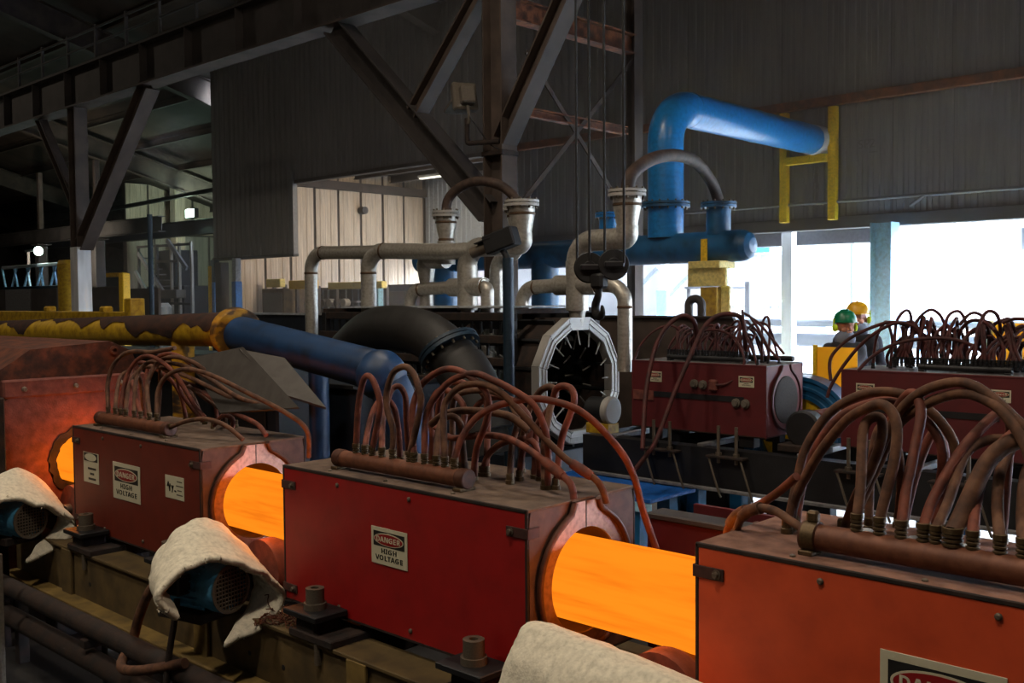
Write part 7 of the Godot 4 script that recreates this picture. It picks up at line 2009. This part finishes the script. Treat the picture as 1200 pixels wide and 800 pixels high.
var HOSES_REAR := [
	[0.024,-5.519,0.591,-7.6,-5.593,0.759,-7.717,-5.73,1.112,-7.953,-5.798,1.487,-8.192,-5.768,1.69,-8.33,-5.685,1.8,-8.429,-5.614,1.812,-8.483,-5.562,1.732,-8.55,-5.638,1.47,-8.7],
	[0.024,-5.634,0.357,-7.6,-5.525,0.574,-7.739,-5.491,0.69,-7.807,-5.454,1.088,-8.025,-5.389,1.479,-8.237,-5.342,1.695,-8.355,-5.252,1.812,-8.437,-5.133,1.836,-8.506,-5.047,1.79,-8.562,-5.053,1.63,-8.64,-5.117,1.394,-8.75],
	[0.0125,-5.24,1.15,-8.42,-5.135,1.167,-8.445,-5.017,1.254,-8.479,-4.986,1.392,-8.514,-5.053,1.52,-8.546,-5.177,1.63,-8.58,-5.362,1.675,-8.614,-5.526,1.654,-8.643,-5.652,1.563,-8.671,-5.67,1.432,-8.7],
	[0.0125,-6.237,1.36,-8.45,-6.21,1.495,-8.509,-6.122,1.627,-8.579,-5.988,1.706,-8.647,-5.869,1.669,-8.702,-5.913,1.42,-8.8],
	[0.013,-4.982,1.367,-8.845,-4.964,1.697,-8.812,-4.929,1.795,-8.802,-4.888,1.786,-8.799,-4.867,1.629,-8.783,-4.867,1.367,-8.756],
	[0.013,-5.07,1.859,-8.6,-4.911,1.755,-8.632,-4.777,1.596,-8.669,-4.67,1.455,-8.7],
	[0.013,-4.991,1.825,-8.6,-4.901,1.703,-8.615,-4.797,1.514,-8.636,-4.7,1.413,-8.65],
	[0.013,-5.03,1.877,-8.55,-4.99,1.67,-8.532,-4.902,1.499,-8.515,-4.835,1.338,-8.5],
	[0.0125,-5.932,1.455,-8.62,-5.909,1.534,-8.642,-5.862,1.626,-8.694,-5.833,1.678,-8.75,-5.823,1.687,-8.806,-5.817,1.654,-8.862,-5.795,1.578,-8.917,-5.754,1.464,-8.97,-5.724,1.375,-8.992],
	[0.0125,-5.895,1.455,-8.62,-5.842,1.517,-8.644,-5.792,1.589,-8.701,-5.755,1.627,-8.762,-5.72,1.632,-8.822,-5.667,1.603,-8.883,-5.592,1.541,-8.944,-5.512,1.447,-9.001,-5.499,1.375,-9.025],
	[0.0125,-5.859,1.455,-8.62,-5.838,1.542,-8.645,-5.862,1.644,-8.705,-5.886,1.701,-8.768,-5.892,1.712,-8.832,-5.875,1.677,-8.896,-5.851,1.596,-8.959,-5.837,1.472,-9.019,-5.867,1.375,-9.044],
	[0.0125,-5.822,1.455,-8.62,-5.834,1.537,-8.639,-5.867,1.632,-8.682,-5.883,1.686,-8.729,-5.878,1.696,-8.776,-5.867,1.662,-8.823,-5.868,1.584,-8.869,-5.89,1.467,-8.913,-5.917,1.375,-8.932],
	[0.0125,-5.786,1.455,-8.62,-5.811,1.53,-8.642,-5.804,1.618,-8.695,-5.778,1.666,-8.751,-5.747,1.674,-8.807,-5.731,1.642,-8.863,-5.737,1.57,-8.919,-5.756,1.46,-8.971,-5.747,1.375,-8.993],
	[0.0125,-5.749,1.455,-8.62,-5.775,1.518,-8.636,-5.759,1.591,-8.675,-5.741,1.63,-8.716,-5.739,1.635,-8.757,-5.759,1.606,-8.798,-5.791,1.543,-8.839,-5.814,1.448,-8.878,-5.788,1.375,-8.894],
	[0.0125,-5.713,1.455,-8.62,-5.684,1.543,-8.634,-5.601,1.647,-8.667,-5.531,1.705,-8.702,-5.482,1.716,-8.737,-5.443,1.681,-8.773,-5.393,1.599,-8.808,-5.326,1.473,-8.841,-5.276,1.375,-8.855],
	[0.0125,-5.676,1.455,-8.62,-5.629,1.511,-8.641,-5.579,1.575,-8.691,-5.545,1.608,-8.744,-5.519,1.612,-8.797,-5.481,1.584,-8.85,-5.42,1.527,-8.904,-5.349,1.441,-8.953,-5.33,1.375,-8.974],
	[0.0125,-5.639,1.455,-8.62,-5.61,1.518,-8.641,-5.621,1.591,-8.692,-5.638,1.63,-8.745,-5.641,1.636,-8.799,-5.62,1.606,-8.852,-5.586,1.543,-8.906,-5.559,1.448,-8.956,-5.582,1.375,-8.978],
	[0.0125,-5.603,1.455,-8.62,-5.603,1.522,-8.643,-5.63,1.599,-8.695,-5.644,1.641,-8.752,-5.635,1.648,-8.808,-5.613,1.617,-8.864,-5.599,1.551,-8.921,-5.606,1.452,-8.974,-5.634,1.375,-8.996],
	[0.0125,-5.566,1.455,-8.62,-5.569,1.522,-8.639,-5.524,1.598,-8.683,-5.454,1.64,-8.729,-5.373,1.646,-8.776,-5.303,1.616,-8.823,-5.254,1.55,-8.87,-5.225,1.451,-8.914,-5.206,1.375,-8.933],
	[0.0125,-5.53,1.455,-8.62,-5.561,1.535,-8.643,-5.552,1.627,-8.698,-5.535,1.678,-8.756,-5.53,1.688,-8.814,-5.547,1.654,-8.873,-5.58,1.579,-8.931,-5.61,1.464,-8.986,-5.59,1.375,-9.009],
	[0.0125,-5.493,1.455,-8.62,-5.497,1.548,-8.641,-5.467,1.656,-8.692,-5.449,1.717,-8.745,-5.453,1.729,-8.799,-5.472,1.693,-8.852,-5.487,1.608,-8.906,-5.482,1.477,-8.956,-5.452,1.375,-8.978],
	[0.0125,-5.457,1.455,-8.62,-5.424,1.543,-8.641,-5.389,1.646,-8.691,-5.373,1.704,-8.744,-5.371,1.715,-8.798,-5.362,1.68,-8.851,-5.331,1.598,-8.904,-5.285,1.473,-8.954,-5.268,1.375,-8.975],
	[0.0125,-5.42,1.455,-8.62,-5.387,1.531,-8.642,-5.391,1.618,-8.693,-5.406,1.667,-8.748,-5.413,1.675,-8.802,-5.397,1.643,-8.857,-5.363,1.57,-8.912,-5.33,1.46,-8.963,-5.347,1.375,-8.985],
	[0.0125,-5.384,1.455,-8.62,-5.377,1.544,-8.634,-5.409,1.649,-8.667,-5.432,1.708,-8.702,-5.433,1.719,-8.738,-5.417,1.684,-8.773,-5.402,1.601,-8.809,-5.405,1.474,-8.842,-5.438,1.375,-8.856],
	[0.0125,-5.347,1.455,-8.62,-5.352,1.539,-8.64,-5.332,1.637,-8.687,-5.289,1.692,-8.737,-5.231,1.702,-8.787,-5.176,1.668,-8.838,-5.14,1.589,-8.888,-5.126,1.469,-8.935,-5.123,1.375,-8.955],
	[0.0125,-5.311,1.455,-8.62,-5.345,1.512,-8.643,-5.343,1.576,-8.698,-5.328,1.61,-8.757,-5.318,1.613,-8.815,-5.329,1.586,-8.874,-5.361,1.528,-8.932,-5.394,1.441,-8.987,-5.38,1.375,-9.01],
	[0.0125,-5.274,1.455,-8.62,-5.283,1.544,-8.644,-5.246,1.648,-8.698,-5.214,1.706,-8.757,-5.204,1.718,-8.816,-5.213,1.682,-8.875,-5.223,1.6,-8.934,-5.219,1.474,-8.989,-5.184,1.375,-9.012],
	[0.0125,-5.237,1.455,-8.62,-5.21,1.558,-8.643,-5.167,1.678,-8.695,-5.142,1.747,-8.752,-5.134,1.762,-8.809,-5.126,1.723,-8.865,-5.101,1.63,-8.922,-5.057,1.487,-8.975,-5.03,1.375,-8.997],
	[0.0125,-5.201,1.455,-8.62,-5.157,1.553,-8.64,-5.134,1.668,-8.687,-5.125,1.733,-8.737,-5.113,1.747,-8.787,-5.082,1.709,-8.837,-5.03,1.62,-8.887,-4.974,1.482,-8.934,-4.975,1.375,-8.954],
	[0.0125,-5.164,1.455,-8.62,-5.137,1.541,-8.635,-5.139,1.642,-8.669,-5.135,1.698,-8.707,-5.111,1.709,-8.744,-5.067,1.674,-8.781,-5.018,1.594,-8.818,-4.984,1.471,-8.852,-5.004,1.375,-8.867],
	[0.0125,-5.128,1.455,-8.62,-5.136,1.517,-8.643,-5.145,1.587,-8.698,-5.135,1.625,-8.757,-5.105,1.63,-8.815,-5.073,1.601,-8.874,-5.056,1.539,-8.933,-5.06,1.446,-8.987,-5.075,1.375,-9.011],
	[0.0125,-5.091,1.455,-8.62,-5.104,1.553,-8.634,-5.058,1.669,-8.667,-4.993,1.734,-8.702,-4.926,1.748,-8.738,-4.877,1.71,-8.773,-4.85,1.621,-8.808,-4.834,1.483,-8.841,-4.806,1.375,-8.856],
	[0.0125,-5.055,1.455,-8.62,-5.1,1.558,-8.64,-5.135,1.678,-8.686,-5.174,1.747,-8.736,-5.231,1.762,-8.786,-5.31,1.723,-8.836,-5.398,1.63,-8.886,-5.47,1.487,-8.932,-5.465,1.375,-8.952],
	[0.0125,-5.018,1.455,-8.62,-5.012,1.518,-8.64,-4.995,1.59,-8.688,-4.996,1.629,-8.739,-5.018,1.634,-8.789,-5.046,1.605,-8.84,-5.06,1.542,-8.891,-5.053,1.448,-8.939,-5.033,1.375,-8.959],
]
var HOSES_REAR_NEAR := [
	[0.0155,-4.063,1.253,-8.42,-4.097,1.403,-8.463,-4.064,1.505,-8.494,-3.945,1.626,-8.544,-3.779,1.72,-8.602,-3.613,1.772,-8.656,-3.48,1.73,-8.7],
	[0.0155,-4.098,1.097,-8.42,-4.074,1.199,-8.442,-3.987,1.372,-8.484,-3.852,1.561,-8.534,-3.7,1.697,-8.58,-3.547,1.765,-8.618,-3.396,1.716,-8.655,-3.346,1.518,-8.7],
	[0.0155,-3.83,1.347,-8.45,-3.724,1.466,-8.483,-3.573,1.569,-8.522,-3.362,1.629,-8.571,-3.127,1.637,-8.625,-2.955,1.587,-8.666,-2.844,1.502,-8.699,-2.798,1.407,-8.722,-2.835,1.277,-8.75],
	[0.014,-3.805,1.367,-8.708,-3.791,1.606,-8.733,-3.738,1.743,-8.749,-3.697,1.76,-8.754,-3.66,1.607,-8.771,-3.686,1.367,-8.796],
	[0.014,-3.571,1.549,-8.6,-3.598,1.762,-8.702,-3.554,1.862,-8.758,-3.513,1.854,-8.782,-3.516,1.743,-8.833,-3.578,1.483,-8.95],
	[0.014,-3.438,1.503,-8.6,-3.431,1.748,-8.701,-3.37,1.854,-8.755,-3.302,1.871,-8.789,-3.24,1.763,-8.843,-3.244,1.494,-8.95],
	[0.014,-3.18,1.511,-8.6,-3.179,1.783,-8.721,-3.132,1.86,-8.764,-3.079,1.847,-8.793,-3.052,1.716,-8.852,-3.083,1.482,-8.95],
	[0.014,-3.026,1.755,-8.6,-2.96,1.849,-8.671,-2.886,1.817,-8.725,-2.858,1.623,-8.831,-2.925,1.39,-8.95],
	[0.0155,-2.86,1.51,-8.5,-2.884,1.694,-8.586,-2.85,1.842,-8.66,-2.8,1.865,-8.69,-2.76,1.802,-8.728,-2.775,1.626,-8.807,-2.878,1.427,-8.9],
	[0.0155,-2.712,1.782,-8.6,-2.658,1.804,-8.662,-2.644,1.709,-8.739,-2.67,1.515,-8.881,-2.719,1.347,-9],
	[0.0155,-2.755,1.727,-8.6,-2.705,1.599,-8.725,-2.66,1.502,-8.823,-2.609,1.445,-8.9],
	[0.0155,-2.69,1.774,-8.6,-2.611,1.806,-8.6,-2.511,1.799,-8.6,-2.426,1.732,-8.6],
	[0.0155,-3.583,1.455,-8.62,-3.544,1.545,-8.635,-3.461,1.65,-8.671,-3.393,1.709,-8.71,-3.344,1.721,-8.748,-3.299,1.685,-8.787,-3.238,1.602,-8.825,-3.16,1.475,-8.861,-3.114,1.375,-8.876],
	[0.0155,-3.548,1.455,-8.62,-3.52,1.545,-8.641,-3.528,1.649,-8.689,-3.554,1.708,-8.74,-3.581,1.72,-8.792,-3.591,1.684,-8.844,-3.578,1.601,-8.895,-3.556,1.474,-8.943,-3.568,1.375,-8.964],
	[0.0155,-3.514,1.455,-8.62,-3.49,1.559,-8.639,-3.505,1.682,-8.684,-3.519,1.752,-8.732,-3.515,1.767,-8.781,-3.489,1.728,-8.829,-3.455,1.634,-8.877,-3.433,1.489,-8.922,-3.459,1.375,-8.941],
	[0.0155,-3.48,1.455,-8.62,-3.479,1.53,-8.641,-3.482,1.617,-8.689,-3.466,1.665,-8.741,-3.428,1.673,-8.792,-3.385,1.641,-8.844,-3.354,1.569,-8.896,-3.346,1.46,-8.944,-3.36,1.375,-8.965],
	[0.0155,-3.445,1.455,-8.62,-3.483,1.516,-8.643,-3.505,1.586,-8.697,-3.509,1.624,-8.755,-3.509,1.628,-8.813,-3.523,1.6,-8.871,-3.561,1.538,-8.929,-3.608,1.446,-8.983,-3.612,1.375,-9.006],
	[0.0155,-3.411,1.455,-8.62,-3.457,1.517,-8.642,-3.488,1.587,-8.693,-3.519,1.625,-8.748,-3.567,1.629,-8.803,-3.638,1.601,-8.858,-3.72,1.539,-8.912,-3.789,1.446,-8.964,-3.783,1.375,-8.986],
	[0.0155,-3.377,1.455,-8.62,-3.376,1.573,-8.635,-3.359,1.713,-8.67,-3.358,1.793,-8.708,-3.38,1.812,-8.745,-3.41,1.769,-8.783,-3.431,1.665,-8.821,-3.43,1.503,-8.856,-3.407,1.375,-8.871],
	[0.0155,-3.342,1.455,-8.62,-3.313,1.57,-8.641,-3.303,1.706,-8.691,-3.314,1.785,-8.744,-3.332,1.803,-8.797,-3.338,1.761,-8.85,-3.321,1.658,-8.903,-3.29,1.5,-8.953,-3.289,1.375,-8.974],
	[0.0155,-3.308,1.455,-8.62,-3.286,1.562,-8.643,-3.315,1.687,-8.695,-3.35,1.759,-8.752,-3.372,1.775,-8.808,-3.37,1.735,-8.864,-3.355,1.639,-8.921,-3.345,1.491,-8.973,-3.375,1.375,-8.996],
	[0.0155,-3.273,1.455,-8.62,-3.297,1.561,-8.639,-3.381,1.687,-8.682,-3.454,1.758,-8.728,-3.505,1.774,-8.775,-3.544,1.734,-8.821,-3.59,1.639,-8.867,-3.653,1.491,-8.911,-3.705,1.375,-8.929],
	[0.0155,-3.239,1.455,-8.62,-3.257,1.548,-8.636,-3.249,1.657,-8.674,-3.218,1.719,-8.715,-3.178,1.732,-8.756,-3.146,1.695,-8.797,-3.137,1.609,-8.838,-3.145,1.478,-8.876,-3.141,1.375,-8.892],
	[0.0155,-3.205,1.455,-8.62,-3.231,1.525,-8.644,-3.21,1.607,-8.698,-3.181,1.651,-8.757,-3.162,1.658,-8.816,-3.166,1.627,-8.875,-3.187,1.559,-8.934,-3.205,1.455,-8.989,-3.179,1.375,-9.012],
	[0.0155,-3.17,1.455,-8.62,-3.174,1.57,-8.645,-3.143,1.706,-8.702,-3.124,1.785,-8.763,-3.128,1.803,-8.825,-3.146,1.761,-8.886,-3.16,1.658,-8.948,-3.155,1.5,-9.005,-3.124,1.375,-9.03],
	[0.0155,-3.136,1.455,-8.62,-3.122,1.553,-8.639,-3.131,1.668,-8.682,-3.163,1.734,-8.729,-3.207,1.747,-8.775,-3.245,1.71,-8.822,-3.262,1.62,-8.869,-3.26,1.483,-8.912,-3.261,1.375,-8.931],
	[0.0155,-3.102,1.455,-8.62,-3.074,1.516,-8.646,-3.093,1.586,-8.706,-3.123,1.624,-8.77,-3.145,1.629,-8.834,-3.145,1.6,-8.898,-3.126,1.538,-8.963,-3.108,1.446,-9.023,-3.131,1.375,-9.048],
	[0.0155,-3.067,1.455,-8.62,-3.061,1.545,-8.644,-3.095,1.65,-8.699,-3.121,1.709,-8.757,-3.124,1.721,-8.816,-3.11,1.685,-8.875,-3.098,1.602,-8.934,-3.102,1.475,-8.989,-3.136,1.375,-9.013],
	[0.0155,-3.033,1.455,-8.62,-3.038,1.537,-8.642,-3.019,1.633,-8.694,-2.976,1.686,-8.749,-2.918,1.696,-8.804,-2.863,1.662,-8.86,-2.828,1.585,-8.915,-2.815,1.467,-8.967,-2.812,1.375,-8.989],
	[0.0155,-2.998,1.455,-8.62,-3.023,1.544,-8.637,-2.999,1.647,-8.678,-2.961,1.706,-8.721,-2.927,1.717,-8.764,-2.915,1.682,-8.808,-2.923,1.599,-8.851,-2.935,1.473,-8.891,-2.911,1.375,-8.909],
	[0.0155,-2.964,1.455,-8.62,-2.965,1.525,-8.635,-2.91,1.605,-8.671,-2.858,1.649,-8.71,-2.829,1.656,-8.748,-2.818,1.625,-8.787,-2.809,1.557,-8.825,-2.787,1.454,-8.861,-2.743,1.375,-8.877],
	[0.0155,-2.93,1.455,-8.62,-2.914,1.563,-8.64,-2.896,1.69,-8.686,-2.899,1.763,-8.736,-2.919,1.779,-8.786,-2.939,1.739,-8.835,-2.942,1.642,-8.885,-2.924,1.492,-8.931,-2.908,1.375,-8.951],
	[0.0155,-2.895,1.455,-8.62,-2.839,1.523,-8.637,-2.786,1.602,-8.677,-2.745,1.644,-8.72,-2.701,1.651,-8.763,-2.638,1.62,-8.805,-2.554,1.554,-8.848,-2.468,1.453,-8.888,-2.456,1.375,-8.905],
	[0.0155,-2.861,1.455,-8.62,-2.839,1.562,-8.637,-2.855,1.688,-8.675,-2.866,1.76,-8.717,-2.857,1.776,-8.759,-2.827,1.736,-8.8,-2.793,1.64,-8.842,-2.772,1.492,-8.881,-2.799,1.375,-8.897],
	[0.0155,-2.827,1.455,-8.62,-2.843,1.561,-8.638,-2.874,1.686,-8.681,-2.887,1.757,-8.726,-2.88,1.773,-8.771,-2.87,1.733,-8.817,-2.875,1.638,-8.862,-2.901,1.491,-8.905,-2.925,1.375,-8.923],
	[0.0155,-2.792,1.455,-8.62,-2.792,1.526,-8.634,-2.717,1.608,-8.667,-2.619,1.653,-8.702,-2.521,1.66,-8.737,-2.44,1.629,-8.772,-2.381,1.56,-8.807,-2.336,1.456,-8.839,-2.295,1.375,-8.853],
	[0.0155,-2.758,1.455,-8.62,-2.76,1.553,-8.643,-2.693,1.667,-8.697,-2.624,1.733,-8.754,-2.573,1.746,-8.811,-2.544,1.709,-8.869,-2.523,1.619,-8.926,-2.493,1.482,-8.98,-2.445,1.375,-9.003],
	[0.0155,-2.723,1.455,-8.62,-2.703,1.543,-8.645,-2.651,1.646,-8.702,-2.615,1.704,-8.764,-2.6,1.715,-8.825,-2.59,1.68,-8.887,-2.568,1.598,-8.949,-2.527,1.473,-9.006,-2.492,1.375,-9.031],
	[0.0155,-2.689,1.455,-8.62,-2.691,1.566,-8.634,-2.763,1.698,-8.666,-2.859,1.773,-8.701,-2.959,1.791,-8.736,-3.044,1.749,-8.771,-3.106,1.65,-8.806,-3.152,1.496,-8.838,-3.188,1.375,-8.852],
	[0.0155,-2.655,1.455,-8.62,-2.633,1.545,-8.64,-2.658,1.65,-8.687,-2.687,1.709,-8.737,-2.698,1.721,-8.788,-2.688,1.685,-8.838,-2.666,1.602,-8.888,-2.653,1.475,-8.935,-2.683,1.375,-8.956],
	[0.0155,-2.62,1.455,-8.62,-2.603,1.55,-8.645,-2.578,1.66,-8.703,-2.533,1.723,-8.766,-2.466,1.736,-8.829,-2.39,1.699,-8.891,-2.324,1.612,-8.954,-2.283,1.479,-9.012,-2.287,1.375,-9.037],
	[0.0155,-2.586,1.455,-8.62,-2.633,1.552,-8.644,-2.682,1.665,-8.7,-2.714,1.729,-8.76,-2.739,1.743,-8.82,-2.777,1.705,-8.881,-2.837,1.617,-8.941,-2.908,1.481,-8.997,-2.926,1.375,-9.021],
	[0.0155,-2.552,1.455,-8.62,-2.606,1.567,-8.641,-2.651,1.698,-8.689,-2.696,1.773,-8.741,-2.755,1.791,-8.792,-2.837,1.749,-8.844,-2.932,1.65,-8.896,-3.017,1.496,-8.944,-3.019,1.375,-8.964],
	[0.0155,-2.517,1.455,-8.62,-2.527,1.515,-8.643,-2.522,1.584,-8.696,-2.534,1.62,-8.754,-2.568,1.625,-8.811,-2.613,1.596,-8.868,-2.652,1.536,-8.925,-2.668,1.445,-8.979,-2.65,1.375,-9.002],
]
